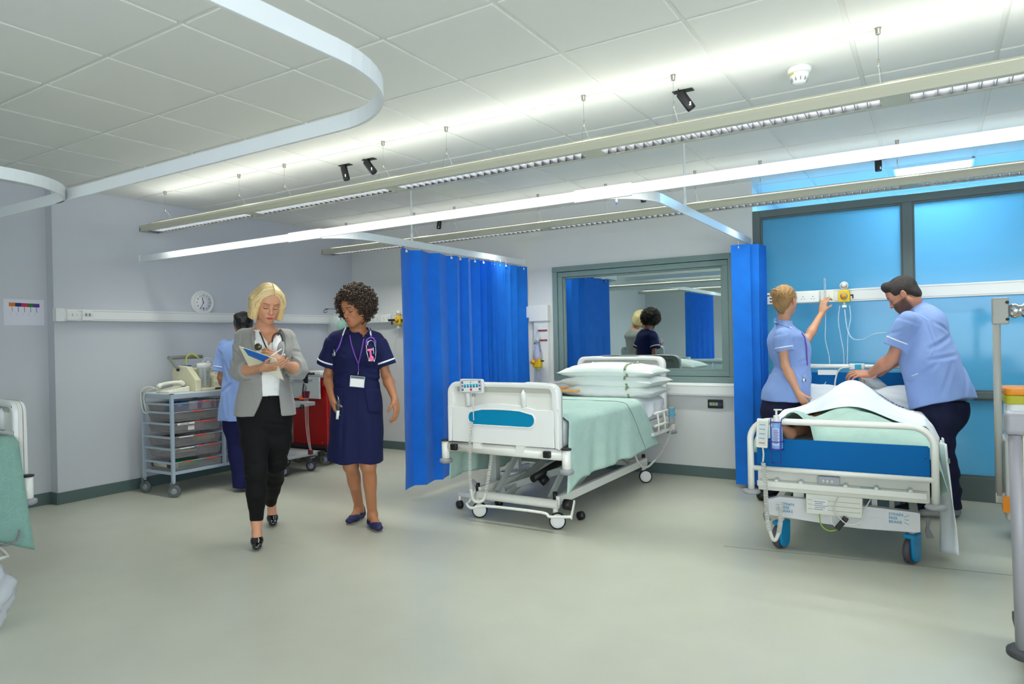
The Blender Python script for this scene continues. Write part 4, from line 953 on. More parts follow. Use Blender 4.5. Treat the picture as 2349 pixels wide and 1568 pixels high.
# handset on the end rail
t = thing('bed_handset', 'slim white bed handset hooked on the left corner of the occupied bed end rail', 'bed control', (QX-.39, 4.06, .7))
c = Vector((QX-.388, 4.062, .715)); R_ = Matrix.Rotation(math.radians(3), 3, 'Y')
ob('casing', MB().box(c, (.064, .024, .165), R_), CREAM, t, bevel=.005)
ob('key_strip', MB().box(c+R_@Vector((0, -.0125, 0)), (.046, .002, .14), R_), mat('pale_strip', (206, 212, 208), .4), t)
for k in range(5): ob('key_print', MB().box(c+R_@Vector((0, -.0138, .05-k*.026)), (.03, .001, .004), R_), mat('blue_print2', (70, 150, 200), .5) if k < 4 else mat('red_print', (190, 50, 50), .5), t)
m = MB().tube(smoothpath([c+Vector((.0, 0, -.08)), c+Vector((.004, -.002, -.12)), c+Vector((0, 0, -.165))], 5), .005, 8)
coil(m, [c+Vector((.002, 0, -.17)), c+Vector((.012, -.01, -.3)), c+Vector((.016, -.01, -.45)), c+Vector((.03, -.01, -.555))], .0105, .0032, 44)
m.tube(smoothpath([c+Vector((.03, -.01, -.55)), c+Vector((.045, 0, -.60)), c+Vector((.062, .0, -.60)), c+Vector((.078, 0, -.56))], 6), .011, 8)
coil(m, [c+Vector((.078, 0, -.565)), c+Vector((.088, .01, -.48)), c+Vector((.086, .03, -.40))], .011, .0032, 22)
ob('coiled_cable', m, CBL, t)
# hand gel bottle in its wire holder
c = Vector((QX-.31, 4.055, .655)); BW = mat('blue_wire', (36, 40, 150), .35)
t = thing('bottle_holder', 'dark blue wire holder hooked over the end rail of the occupied bed', 'wire holder', c)
m = MB()
for s in (-1, 1):
    m.tube(smoothpath([c+Vector((s*.03, .075, .13)), c+Vector((s*.03, .03, .148)), c+Vector((s*.028, -.03, .13)), c+Vector((s*.026, -.034, 0)), c+Vector((s*.024, -.034, -.1))], 4), .003, 7)
m.tube([c+Vector((-.024, -.034, -.1)), c+Vector((.024, -.034, -.1))], .003, 7)
m.tube([c+Vector((.04*math.cos(a), .036*math.sin(a), .02)) for a in np.linspace(0, 2*PI, 20)[:-1]], .003, 7, closed=True)
m.tube([c+Vector((.038*math.cos(a), .034*math.sin(a), -.025)) for a in np.linspace(0, 2*PI, 20)[:-1]], .003, 7, closed=True)
m.tube([c+Vector((-.03, -.03, .13)), c+Vector((.03, -.03, .13))], .003, 7)
ob('wire_frame', m, BW, t)
t = thing('hand_gel_bottle', 'clear blue hand gel pump bottle standing in the wire holder on the end rail', 'bottle', c+Vector((0, 0, -.022)))
ob('bottle', MB().lathe(c+Vector((0, 0, -.022)), [(0, 0), (.03, 0), (.032, .006), (.032, .11), (.026, .13), (.013, .142), (.013, .15)], seg=24), mat('gel_blue', (150, 190, 250), .08, alpha=.75), t)
ob('front_label', MB().b2(c+Vector((-.018, -.0345, .0)), c+Vector((.018, -.0315, .095))), mat('label_blue_white', (190, 205, 245), .5), t)
m = MB()
for k in range(14): m.b2(c+Vector((-.015, -.0352, .008+k*.006)), c+Vector((.012+.003*(k % 3)-.002, -.0345, .0105+k*.006)))
ob('label_print', m, NAVY, t)
ob('pump', MB().cyl(c+Vector((0, 0, .128)), c+Vector((0, 0, .165)), .0165, seg=18).cyl(c+Vector((0, 0, .165)), c+Vector((0, 0, .195)), .006, seg=10).bar(c+Vector((-.012, 0, .197)), c+Vector((.03, -.012, .199)), .014, .007), WPL, t, bevel=.001)

# patient shape under the covers ------------------------------------------------
def cover(name, label, x0, x1, ys, ztop, mat_, hem, spread, seed=0, nx=70, phase=0, amp=.006, cat='sheet'):
    """cloth over a lying person: ztop(u, y) is the height of what lies below, u = -1..1 across the bed"""
    ny = 56; V = []
    for j in range(ny):
        t = j/(ny-1); y = ys[0]+(ys[1]-ys[0])*t
        for i in range(nx+1):
            s = -1+2*i/nx; u = s*1.45     # past +-1 the cloth hangs down
            if abs(u) <= 1: x = QX+u*.435; z = ztop(u, y)
            else:
                sg = 1 if u > 0 else -1; f = (abs(u)-1)/.45; ze = ztop(sg*1.0, y); h_ = hem(sg, t)
                x = QX+sg*(.435+.03*math.sin(min(1, f*2)*PI/2)+spread(sg, f, t)); z = ze-(ze-h_)*f
                x += .012*f*math.sin(y*21+seed+phase)
            z += amp*math.sin(x*9+y*13+seed)*math.sin(x*4-y*7+seed*2)+amp*.8*math.sin(x*17-y*22+seed*3)
            V.append((x, y, z))
    o = ob(name, MB().grid(V, ny, nx+1), mat_, solid=.004); return tag(o, label, cat)
def body_z(u, y):
    if y < 4.23 and not -.8 < u < -.3: return body_z(u, 4.23)-(4.23-y)*1.8
    t = (y-4.2)/1.6            # 0 foot .. 1 shoulders
    b_ = .66+.02
    knee = math.exp(-((y-4.95)/.34)**2); hip = math.exp(-((y-5.45)/.30)**2)
    h_ = .16*knee*math.exp(-((u-.03)/.5)**2)+.17*hip*math.exp(-((u-.02)/.55)**2)+.09*math.exp(-((y-4.45)/.22)**2)*math.exp(-((u-.12)/.6)**2)
    h_ += .12*math.exp(-((u+.55)/.24)**2)*math.exp(-((y-4.2)/.28)**2)
    return b_+h_*1.12
cover('blanket', 'mint blanket over the patient, below the white sheet', 0, 0, (4.18, 5.3), lambda u, y: body_z(u, y), MINT,
      lambda s, t: (.60 if s < 0 else .43-.03*math.sin(t*9)), lambda s, f, t: (.0 if s < 0 else .035*f), 2, amp=.01, cat='blanket')
wm = mat('white_sheet', (236, 241, 246), .85, bump=.1, bscale=40)
sheet = cover('bed_sheet', 'white sheet folded over the patient from chest to knees', 0, 0, (4.62, 5.55), lambda u, y: body_z(u, y)+.03, wm,
      lambda s, t: (.62 if s < 0 else .5+.1*t), lambda s, f, t: (.0 if s < 0 else .05*f+.0), 5, amp=.007, cat='bed sheet')
# a long corner of sheet hanging to the floor at the right
V = []
for j in range(30):
    f = j/29
    for i in range(13):
        s = i/12; y = 4.3+.34*s+.05*math.sin(f*3); x = QX+.505+.03*math.sin(s*9+f*2)*(.4+f)+.018*f
        z = .66-f*(.66-.02-.16*abs(s-.35)-.1*s)
        V.append((x, y, z))
o = ob('bed_sheet', MB().grid(V, 30, 13), wm, solid=.003); tag(o, 'long corner of white sheet trailing to the floor beside the occupied bed', 'bed sheet')
ob('woven_stripe', MB().grid([(QX+.514+.03*math.sin(s*9+f*2)*(.4+f)+.018*f, 4.3+.34*s+.05*math.sin(f*3), .66-f*(.66-.02-.16*abs(s-.35)-.1*s)) for f in (.13, .17) for s in np.linspace(0, 1, 13)], 2, 13), STRIPE, o)
m = MB(); rp = random.Random(8)
for k in range(26):
    u = .2+.55*k/25+rp.uniform(-.008, .008); yy = 5.43+(k % 2)*.03+rp.uniform(-.022, .022); u2 = u+rp.uniform(.008, .022); y2 = yy+rp.uniform(-.014, .014)
    m.tube([(QX+u*.435, yy, body_z(u, yy)+.0345), (QX+u2*.435, y2, body_z(u2, y2)+.0345)], .0026, 4)
ob('hem_print', m, NAVY, sheet)
PB = Matrix.Rotation(math.radians(24), 3, 'X')
pillow('pillow', (QX-.0, 5.74, .745), .76, .42, .15, 'white pillow behind the patient on the occupied bed', 0, -.05, 7, stripe=False, tilt=PB, m_=LINEN)

for o in [q for q in S.collection.objects if q.parent is None and q.name.startswith(('hospital_bed.002', 'bottle_holder', 'hand_gel_bottle', 'bed_handset.001', 'blanket.002', 'bed_sheet.001', 'bed_sheet.002'))]:
    turn_about(o, QX, QY, .045)
# ---------------------------------------------------------------- tray trolley
TF = mat('pale_blue_grey_frame', (172, 188, 204), .4); TRAY = mat('smoky_clear_tray', (176, 172, 174), .12, alpha=.3)
TX0, TX1, TY0, TYM, TY1 = -5.93, -5.5, 3.355, 3.845, 4.335
tt = thing('tray_trolley', 'pale grey-framed trolley of clear trays against the left wall under the clock', 'trolley', ((TX0+TX1)/2, TYM, 0))
for x in (TX0, TX1):
    for y in (TY0, TYM, TY1):
        ob('post', MB().b2((x-.013, y-.013, .125 if y != TYM else .19), (x+.013, y+.013, .872)), TF, tt, bevel=.002)
        if y != TYM:
            ob('post_cap', MB().b2((x-.0135, y-.0135, .872), (x+.0135, y+.0135, .877)), DGREY, tt)
            w_ = castor(tt, x+.012, y, .052, .026, hub=.5, wheelm=GREYP, tyrem=mat('grey_rubber', (96, 104, 106), .6), yaw=1.9+.3*(x > -5.6))
            ob('castor_fork', MB().prism([(-.022, 0), (.02, 0), (.016, -.04), (.0, -.06), (-.012, -.04)], (.0, .004, 0), (x+.004, y-.024, .122), (1, 0, 0)).prism([(-.022, 0), (.02, 0), (.016, -.04), (.0, -.06), (-.012, -.04)], (.0, .004, 0), (x+.004, y+.02, .122), (1, 0, 0)).cyl((x, y, .108), (x, y, .128), .023, seg=16), STEEL, w_)
for z0, z1 in ((.832, .868), (.186, .212)):
    m = MB()
    for x in (TX0, TX1): m.b2((x-.01, TY0+.013, z0), (x+.01, TY1-.013, z1))
    for y in (TY0, TY1): m.b2((TX0+.013, y-.01, z0), (TX1-.013, y+.01, z1))
    ob('frame_rail', m, TF, tt, bevel=.002)
lev = [.785, .712, .616, .50, .402, .284]
for y in (TY0, TYM, TY1):
    for z in lev[0:]: ob('tray_runner', MB().b2((TX0+.013, y-.012, z-.009), (TX1-.013, y+.012, z+.009)), TF, tt, bevel=.001)
ob('top_panel', MB().b2((TX0-.01, TY0-.01, .868), (TX1+.01, TY1+.01, .876)), mat('white_worktop', (222, 226, 230), .4), tt)
m = MB()
for k in range(28): m.b2((TX1+.0132, TYM-.016, .22+k*.023), (TX1+.0136, TYM-.010, .226+k*.023))
ob('runner_holes', m, DGREY, tt)
RED = mat('red_label_strip', (240, 60, 50), .5); CARD = mat('label_card', (240, 240, 240), .6)
where = ['top', 'second', 'third', 'fourth', 'fifth', 'bottom']
def tray(y0, y1, z, k, bay, src_=[None]):
    lab = '%s clear plastic tray in the %s column of the tray trolley' % (where[k], bay)
    dep = .082
    def build():
        t = thing('storage_tray', lab, 'tray', ((TX0+TX1)/2, (y0+y1)/2, z-dep), 'clear trays of the tray trolley')
        V = []
        for (xa, xb, ya, yb_, zz) in ((TX0+.025, TX1-.004, y0+.02, y1-.02, z+.004), (TX0+.04, TX1-.02, y0+.04, y1-.04, z-dep)):
            V.append([(xa, ya, zz), (xb, ya, zz), (xb, yb_, zz), (xa, yb_, zz)])
        m = MB().add(V[0]+V[1], [(0, 1, 5, 4), (1, 2, 6, 5), (2, 3, 7, 6), (3, 0, 4, 7), (4, 5, 6, 7)])
        ob('tray_shell', m, TRAY, t, solid=.003)
        for xa_, xb_ in ((TX1-.008, TX1+.006), (TX0+.02, TX0+.028)): ob('rim', MB().b2((xa_, y0+.014, z), (xb_, y1-.014, z+.006)), mat('clear_rim', (205, 208, 222), .1, alpha=.6), t)
        return t
    return build()
def box_thing(name, label, cat, lo, hi, m_, group=None, bev=.002):
    o = ob(name, MB().b2(lo, hi), m_, bevel=bev); return tag(o, label, cat, group)
rnd = random.Random(4)
for bay, (ya, yb_) in enumerate(((TY0, TYM), (TYM, TY1))):
    for k, z in enumerate(lev):
        tr_ = tray(ya, yb_, z, k, 'left' if bay == 0 else 'right')
        if bay == 0:
            segs = {0: [(.5, .74, RED)], 1: [(.36, .62, RED)], 2: [(.03, .4, CARD), (.42, .95, RED)], 3: [(.06, .36, CARD), (.4, .66, RED)], 4: [(.06, .38, CARD), (.48, .6, RED), (.68, .92, RED)], 5: [(.12, .36, RED), (.64, .9, RED)]}[k]
        else: segs = [(.1, .5, CARD)]
        L_ = yb_-ya-.06
        for a, c, mm in segs:
            h_ = .012 if (k == 2 and mm is CARD) else .0035
            s_ = ob('label_strip', MB().b2((TX1+.0062, ya+.03+a*L_, z-h_), (TX1+.0075, ya+.03+c*L_, z+.005)), mm, tr_)
            if k == 2 and mm is CARD: text('HAND HUB', .0155, INK, (TX1+.008, ya+.03+.09*L_, z-.0085), (0, 1, 0), (0, 0, 1), tr_, 'label_text')
        zb = z-.065
        if bay == 0 and k == 2: ob('barcode_label', MB().b2((TX1-.012, ya+.15, zb+.0), (TX1-.0105, ya+.21, zb+.04)), CARD, tr_)
# contents
zb = lev[0]-.062
gx = TX1-.05
def carton(y0, y1, c, label, stripe=None):
    o = box_thing('glove_carton', label, 'box', (TX1-.17, y0, zb), (TX1-.028, y1, zb+.075), mat('carton_%d_%d_%d' % c, c, .5), 'cartons in the top tray')
    if stripe: ob('printed_band', MB().b2((TX1-.0278, y0+(y1-y0)*.6, zb+.004), (TX1-.027, y1-.01, zb+.07)), mat('carton_print_%d' % stripe[0], stripe, .5), o)
    ob('print_lines', MB().b2((TX1-.0278, y0+.02, zb+.05), (TX1-.027, y0+(y1-y0)*.5, zb+.054)).b2((TX1-.0278, y0+.02, zb+.04), (TX1-.027, y0+(y1-y0)*.45, zb+.043)), CARD, o)
    return o
carton(3.40, 3.53, (20, 110, 170), 'teal-blue carton at the left of the top tray'); carton(3.535, 3.66, (200, 202, 216), 'white and purple carton in the middle of the top tray', (70, 60, 160))
carton(3.665, 3.79, (206, 206, 214), 'white carton with a red and blue mark at the right of the top tray', (180, 40, 90))
box_thing('carton', 'beige carton behind the cartons in the top tray', 'box', (TX0+.05, 3.39, zb), (TX1-.19, 3.55, zb+.06), mat('beige_card', (196, 190, 172), .7))
box_thing('paper_stack', 'stack of dull green packs in the second tray', 'packs', (TX0+.06, 3.4, lev[1]-.062), (TX1-.05, 3.72, lev[1]-.02), mat('dull_green', (120, 138, 118), .7), bev=.01)
box_thing('folder', 'dark green folder lying on the second tray', 'folder', (TX1-.25, 3.58, lev[1]-.018), (TX1-.04, 3.8, lev[1]-.008), mat('bottle_green', (44, 70, 56), .5))
box_thing('carton', 'grey carton in the third tray', 'box', (TX0+.05, 3.4, lev[2]-.062), (TX1-.04, 3.68, lev[2]-.012), mat('grey_card', (150, 140, 136), .7), bev=.006)
box_thing('linen_pack', 'brown-grey pack in the fourth tray', 'pack', (TX0+.06, 3.42, lev[3]-.062), (TX1-.2, 3.6, lev[3]-.01), mat('brown_grey', (126, 116, 106), .8), bev=.015)
box_thing('linen_pack', 'tan pack at the right of the fourth tray', 'pack', (TX1-.18, 3.62, lev[3]-.062), (TX1-.05, 3.8, lev[3]-.012), mat('tan_card', (168, 144, 110), .8), bev=.015)
m = MB()
for k in range(9): m.tube([(TX0+.1+k*.03, 3.40+.01*k, lev[4]-.05+.006*(k % 3)), (TX0+.12+k*.03, 3.62-.01*(k % 4), lev[4]-.04+.004*(k % 2))], .008, 6)
tag(ob('wrapped_instruments', m, mat('cream_wrap', (214, 206, 160), .6), None), 'cream paper-wrapped instruments in the fifth tray', 'wrapped instruments', kind='stuff')
gb = tag(ob('green_bag', MB().ball((TX1-.13, 3.57, lev[5]-.028), .1, 18, (1.0, 1.25, .42)), mat('green_nylon', (0, 150, 84), .4)), 'bright green bag in the bottom left tray', 'bag')
ob('bag_strap', MB().tube(smoothpath([(TX1-.2, 3.45, lev[5]-.01), (TX1-.1, 3.42, lev[5]+.025), (TX1-.06, 3.5, lev[5]+.02), (TX1-.05, 3.62, lev[5]+.008)], 6), .008, 6), DGREY, gb)
rl = tag(ob('roll', MB().cyl((TX0+.08, 3.40, lev[5]-.03), (TX1-.05, 3.41, lev[5]-.03), .026, seg=18), mat('cream_roll', (214, 208, 188), .7)), 'cream roll with dark ends in the bottom left tray', 'roll')
for x in (TX0+.1, TX1-.1): ob('dark_band', MB().cyl((x-.025, 3.40, lev[5]-.03), (x+.025, 3.405, lev[5]-.03), .0275, seg=18), DGREY, rl)
box_thing('paper_packs', 'pale packs in the top right tray', 'packs', (TX0+.06, 3.9, lev[0]-.06), (TX1-.06, 4.25, lev[0]-.01), mat('pale_pack', (190, 190, 186), .7), bev=.01)

# telephone
PH = mat('telephone_ivory', (228, 228, 214), .4)
t = thing('telephone', 'cream desk telephone lying on the tray trolley', 'telephone', (-5.68, 3.5, .876))
x, y = -5.69, 3.485
ob('base', MB().prism([(-.1, 0), (.1, 0), (.1, .045), (.09, .05), (-.08, .022), (-.1, .018)], (.2, 0, 0), (x-.1, y, .876), (0, 1, 0)), PH, t, bevel=.008)
ob('handset', MB().tube(smoothpath([(x-.04, y-.11, .925), (x-.035, y-.085, .948), (x-.0, y-.02, .962), (x+.035, y+.05, .962), (x+.045, y+.075, .94)], 6), [.02]*6+[.014]*6+[.014]*6+[.02]*7, 12, sc=(1, 1.3)), PH, t)
m = MB()
for i in range(3):
    for j in range(4): m.box((x+.045+i*.018, y-.05+j*.02, .902+j*.006), (.012, .013, .006))
ob('keys', m, CREAM, t); ob('display', MB().box((x+.04, y+.075, .926), (.05, .012, .004)), DGREY, t)
ob('cord', MB().tube(smoothpath([(x-.05, y-.11, .92), (x-.12, y-.14, .905), (x-.17, y-.16, .86), (x-.175, y-.155, .78), (x-.18, y-.14, .72)], 6), .0045, 7)
   .tube(smoothpath([(x-.08, y-.08, .9), (x-.15, y-.12, .93), (x-.2, y-.165, .9), (x-.21, y-.165, .8), (x-.2, y-.15, .71), (x-.16, y-.13, .7)], 6), .0045, 7), PH, t)
# suction unit
SU = mat('cream_suction_case', (222, 218, 186), .42)
t = thing('suction_unit', 'cream portable suction unit with clear canister standing on the tray trolley', 'suction unit', (-5.7, 3.78, .876))
z0 = .877; prof = [(-.2, 0), (.16, 0), (.16, .1), (.03, .215), (-.1, .225), (-.18, .21), (-.2, .18)]
ob('case_cheek', MB().prism(prof, (0, .055, 0), (-5.72, 3.62, z0)), SU, t, bevel=.006)
ob('case_base', MB().b2((-5.92, 3.675, z0), (-5.56, 3.96, z0+.028)).b2((-5.92, 3.675, z0), (-5.70, 3.96, z0+.2)).prism([(-.2, 0), (.16, 0), (.16, .075), (.1, .12), (-.02, .165), (-.2, .2)], (0, .16, 0), (-5.72, 3.80, z0)), SU, t, bevel=.008)
ob('canister', MB().lathe((-5.61, 3.735, z0+.03), [(0, 0), (.043, 0), (.046, .01), (.053, .17), (.055, .205)], seg=28), mat('canister_plastic', (214, 220, 218), .1, alpha=.6), t)
ob('canister_lid', MB().lathe((-5.61, 3.735, z0+.205), [(.054, 0), (.058, .004), (.06, .04), (.0, .046)], seg=28).cyl((-5.595, 3.77, z0+.25), (-5.595, 3.77, z0+.265), .012, seg=10), WPL, t)
m = MB()
for k in range(10): m.box((-5.572, 3.70, z0+.05+k*.016), (.002, .016, .003), Matrix.Rotation(-.5, 3, 'Z'))
for k in range(8): m.box((-5.557, 3.735, z0+.05+k*.018), (.002, .034-.006*(k % 3), .004))
ob('scale_print', m, mat('grey_print', (90, 96, 100), .6), t)
ob('blue_lid', MB().lathe((-5.82, 3.70, z0+.215), [(0, 0), (.042, 0), (.044, .012), (0, .014)], seg=24), mat('blue_lid', (10, 90, 180), .4), t)
ob('yellow_tube', MB().tube(smoothpath([(-5.82, 3.70, z0+.22), (-5.82, 3.70, z0+.29), (-5.81, 3.73, z0+.33), (-5.8, 3.77, z0+.32), (-5.78, 3.80, z0+.29)], 7), .0065, 8), mat('yellow_tube', (214, 214, 60), .3), t)
ob('clear_tube', MB().tube(smoothpath([(-5.61, 3.72, z0+.25), (-5.6, 3.75, z0+.29), (-5.6, 3.80, z0+.285), (-5.6, 3.86, z0+.24), (-5.6, 3.87, z0+.17), (-5.6, 3.84, z0+.15), (-5.6, 3.9, z0+.14)], 7), .005, 7), CLEAR, t)
ob('handle', MB().cyl((-5.80, 3.605, z0+.195), (-5.93, 3.605, z0+.30), .014, seg=12).cyl((-5.93, 3.595, z0+.30), (-5.93, 3.93, z0+.30), .0165, seg=14), mat('handle_grey', (132, 136, 128), .4), t)
ob('handle_pivot', MB().cyl((-5.79, 3.59, z0+.19), (-5.79, 3.605, z0+.19), .013, seg=12), BLACK, t)

# ---------------------------------------------------------------- red emergency cart
RC = mat('red_enamel', (176, 24, 20), .3); 
t = thing('emergency_cart', 'red metal emergency cart with black bumper behind the two walking women', 'medical cart', (-5.64, 5.25, 0))
ob('cabinet', MB().b2((-5.93, 4.99, .19), (-5.40, 5.55, .92)), RC, t, bevel=.008)
ob('bumper', MB().b2((-6.0, 4.94, .14), (-5.36, 5.6, .205)), BLACK, t, bevel=.02)
ob('top_tray', MB().b2((-5.95, 4.97, .92), (-5.38, 5.57, .945)), mat('grey_top', (170, 174, 176), .4), t, bevel=.006)
for k in range(5): ob('drawer', MB().b2((-5.405, 5.02, .25+k*.132), (-5.39, 5.53, .37+k*.132)), RC, t, bevel=.004)
for x in (-5.86, -5.48): ob('screw', MB().lathe((x, 4.99, .235), [(.008, 0), (.008, .003), (0, .004)], axis=(0, -1, 0), seg=12), STEEL, t)
ob('bracket', MB().b2((-5.44, 4.96, .83), (-5.38, 4.99, .89)), RC, t, bevel=.005)
for x, y, c in ((-5.86, 5.0, 0), (-5.45, 5.0, 1), (-5.86, 5.5, 0), (-5.45, 5.5, 1)):
    w_ = castor(t, x, y, .06, .03, hub=.5, wheelm=mat('blue_grey_hub', (120, 150, 200), .4), tyrem=mat('olive_tyre', (110, 100, 66), .6), yaw=1.9)
    ob('castor_fork', MB().b2((x-.02, y-.03, .05), (x+.01, y-.024, .135)).b2((x-.025, y-.03, .125), (x+.025, y+.03, .14)), STEEL, w_)
ob('acrylic_board', MB().b2((-5.99, 4.945, .70), (-5.46, 4.955, .925)), mat('pale_acrylic', (206, 214, 214), .3), t, bevel=.003)
ob('board_edge', MB().b2((-5.462, 4.943, .70), (-5.452, 4.957, .925)), WPL, t)
bx = thing('label_printer', 'small white device with a red tag on top of the red cart', 'device', (-5.6, 5.1, .945))
ob('casing', MB().b2((-5.74, 5.0, .946), (-5.5, 5.2, .985)), WPL, bx, bevel=.008); ob('red_tag', MB().b2((-5.70, 4.998, .963), (-5.65, 5.0, .978)), mat('red_print', (190, 50, 50), .5), bx)
# ---------------------------------------------------------------- ECG trolley
GM = mat('grey_metal', (162, 166, 168), .4)
t = thing('monitor_trolley', 'grey monitor trolley with black cables in front of the red cart', 'trolley', (-5.5, 4.55, 0))
ob('base_shelf', MB().b2((-5.82, 4.36, .165), (-5.28, 4.74, .195)), GM, t, bevel=.006)
ob('base_bar', MB().b2((-5.82, 4.74, .15), (-5.27, 4.79, .195)), GM, t, bevel=.004)
ob('bar_end', MB().b2((-5.27, 4.735, .148), (-5.23, 4.795, .197)), BLACK, t, bevel=.004)
for x, y in ((-5.78, 4.4), (-5.34, 4.71), (-5.78, 4.76), (-5.36, 4.4)):
    w_ = castor(t, x, y, .052, .026, hub=.62, wheelm=mat('violet_grey_hub', (150, 146, 160), .5), tyrem=DGREY, yaw=1.9)
    ob('castor_fork', MB().prism([(-.03, 0), (.025, 0), (.0, -.07), (-.01, -.07)], (0, .004, 0), (x+.01, y-.026, .135)).b2((x-.04, y-.028, .13), (x+.03, y+.028, .145)), STEEL, w_)
ob('column', MB().b2((-5.75, 4.55, .19), (-5.69, 4.61, .95)), GM, t, bevel=.004)
ob('drawer_tray', MB().b2((-5.78, 4.42, .66), (-5.27, 4.72, .70)).b2((-5.78, 4.42, .70), (-5.28, 4.44, .74)), GM, t, bevel=.006)
ob('upper_shelf', MB().b2((-5.78, 4.42, .90), (-5.30, 4.72, .93)), GM, t, bevel=.004)
ob('handle', MB().cyl((-5.37, 4.6, .978), (-5.17, 4.62, .985), .011, seg=12).b2((-5.29, 4.59, .89), (-5.255, 4.62, .98)), BLACK, t)
ob('stethoscope_cable', MB().tube(smoothpath([(-5.27, 4.58, .9), (-5.275, 4.57, .82), (-5.28, 4.56, .72)], 5), .007, 8).ball((-5.275, 4.55, .665), .026, 14), BLACK, t)
ob('orange_tag', MB().b2((-5.30, 4.545, .735), (-5.23, 4.55, .77)), mat('orange_tag', (240, 110, 60), .5), t)
m = MB()
for k in range(4): m.tube(smoothpath([(-5.7, 4.5, .915+.006*k), (-5.4, 4.48, .925+.004*k), (-5.22, 4.5, .92), (-5.17-.006*k, 4.52, .87), (-5.17-.01*k, 4.52, .82)], 6), .0035, 6)
ob('lead_cable', m, mat('steel_grey_cable', (130, 134, 142), .4), t)
m = MB()
for k in range(5): m.bar((-5.2+.016*k, 4.51+.004*k, .82), (-5.205+.018*k, 4.51, .755), .009, .012)
ob('lead_clip', m, mat('maroon_clip', (96, 20, 40), .5), t)
m = MB()
for k in range(3): m.tube(smoothpath([(-5.19+.02*k, 4.52, .8), (-5.2+.02*k, 4.53, .5), (-5.19+.014*k, 4.55, .3), (-5.18+.012*k, 4.56, .24)], 6), .0022, 5)
ob('patient_lead', m, mat('pinkish_lead', (206, 190, 184), .5), t); ob('lead_plug', MB().b2((-5.2, 4.55, .2), (-5.16, 4.58, .245)), mat('maroon_clip', (96, 20, 40), .5), t)

# ---------------------------------------------------------------- equipment at the right edge
t = thing('pole_stand', 'pale grey upright pole with a clamp and chrome fitting at the right edge', 'equipment stand', (.32, 5.0, 0))
ob('pole', MB().cyl((.318, 5.0, .285), (.318, 5.0, 1.47), .0205, seg=20), mat('pole_grey', (176, 176, 168), .4), t)
ob('clamp', MB().b2((.295, 4.97, 1.31), (.38, 5.02, 1.47)), mat('pole_grey', (176, 176, 168), .4), t, bevel=.01)
for z in (1.34, 1.44): ob('clamp_screw', MB().lathe((.37, 4.97, z), [(.009, 0), (.009, .006), (0, .008)], axis=(0, -1, 0), seg=12), DGREY, t)
ob('swivel_fitting', MB().lathe((.38, 4.99, 1.39), [(0, 0), (.03, 0), (.042, .012), (.046, .03), (.034, .045), (.034, .06), (.048, .075), (.05, .3)], axis=(1, 0, 0), seg=26), CHROME, t)
ob('stand_body', MB().b2((.345, 4.95, .14), (.7, 5.3, .62)).b2((.42, 4.95, .0), (.7, 5.3, .14)), mat('stand_grey', (188, 190, 186), .5), t, bevel=.02)
ob('lower_arm', MB().b2((.3, 4.985, .24), (.36, 5.015, .3)), mat('stand_grey', (188, 190, 186), .5), t)
ob('amber_clip', MB().b2((.33, 4.925, .2), (.365, 4.95, .29)), mat('amber_plastic2', (220, 130, 10), .3), t)
t = thing('sharps_bin', 'white sharps bin with orange lid and yellow rim at the right edge', 'sharps bin', (.52, 5.12, .62))
ob('bin_body', MB().prism(rrect(.36, .26, .04), (0, 0, .26), (.54, 5.12, .62), (1, 0, 0), (0, 1, 0)), WPL, t, bevel=.004)
ob('yellow_rim', MB().prism(rrect(.375, .275, .04), (0, 0, .05), (.54, 5.12, .835), (1, 0, 0), (0, 1, 0)), mat('olive_yellow', (190, 186, 40), .35), t, bevel=.003)
ob('orange_lid', MB().prism(rrect(.38, .28, .04), (0, 0, .045), (.54, 5.12, .885), (1, 0, 0), (0, 1, 0)), mat('orange_lid', (240, 150, 30), .35), t, bevel=.01)
FG = mat('grey_trolley_post', (150, 150, 156), .4)
t = thing('ward_trolley', 'blurred grey and cream trolley cropped by the right edge in the foreground', 'trolley', (.5, 3.0, 0))
c = PZ(2338, 1500, .11); X_, Y_ = c.x+.01, c.y
ob('corner_post', MB().tube([(X_-.0, Y_, .13), (X_-.012, Y_, .9)], .021, 16), FG, t)
ob('handle_cap', MB().b2((X_-.045, Y_-.03, .9), (X_+.5, Y_+.035, .985)), FG, t, bevel=.02, bseg=4)
ob('side_panel', MB().b2((X_+.01, Y_+.005, .16), (X_+.5, Y_+.4, .9)), mat('cream_panel', (206, 206, 190), .45), t, bevel=.004)
for z in (.73, .86): ob('panel_screw', MB().lathe((X_+.03, Y_+.005, z), [(.008, 0), (.008, .004), (0, .005)], axis=(0, -1, 0), seg=12), GREYP, t)
ob('corner_bumper', MB().lathe((X_+.01, Y_+.02, .09), [(0, 0), (.04, 0), (.058, .01), (.058, .03), (.04, .045), (0, .045)], seg=26).b2((X_, Y_+.0, .095), (X_+.5, Y_+.4, .13)), DGREY, t, bevel=.004)
for x, y in ((X_+.08, Y_+.06), (X_+.44, Y_+.06), (X_+.08, Y_+.36), (X_+.44, Y_+.36)): castor(t, x, y, .045, .03)

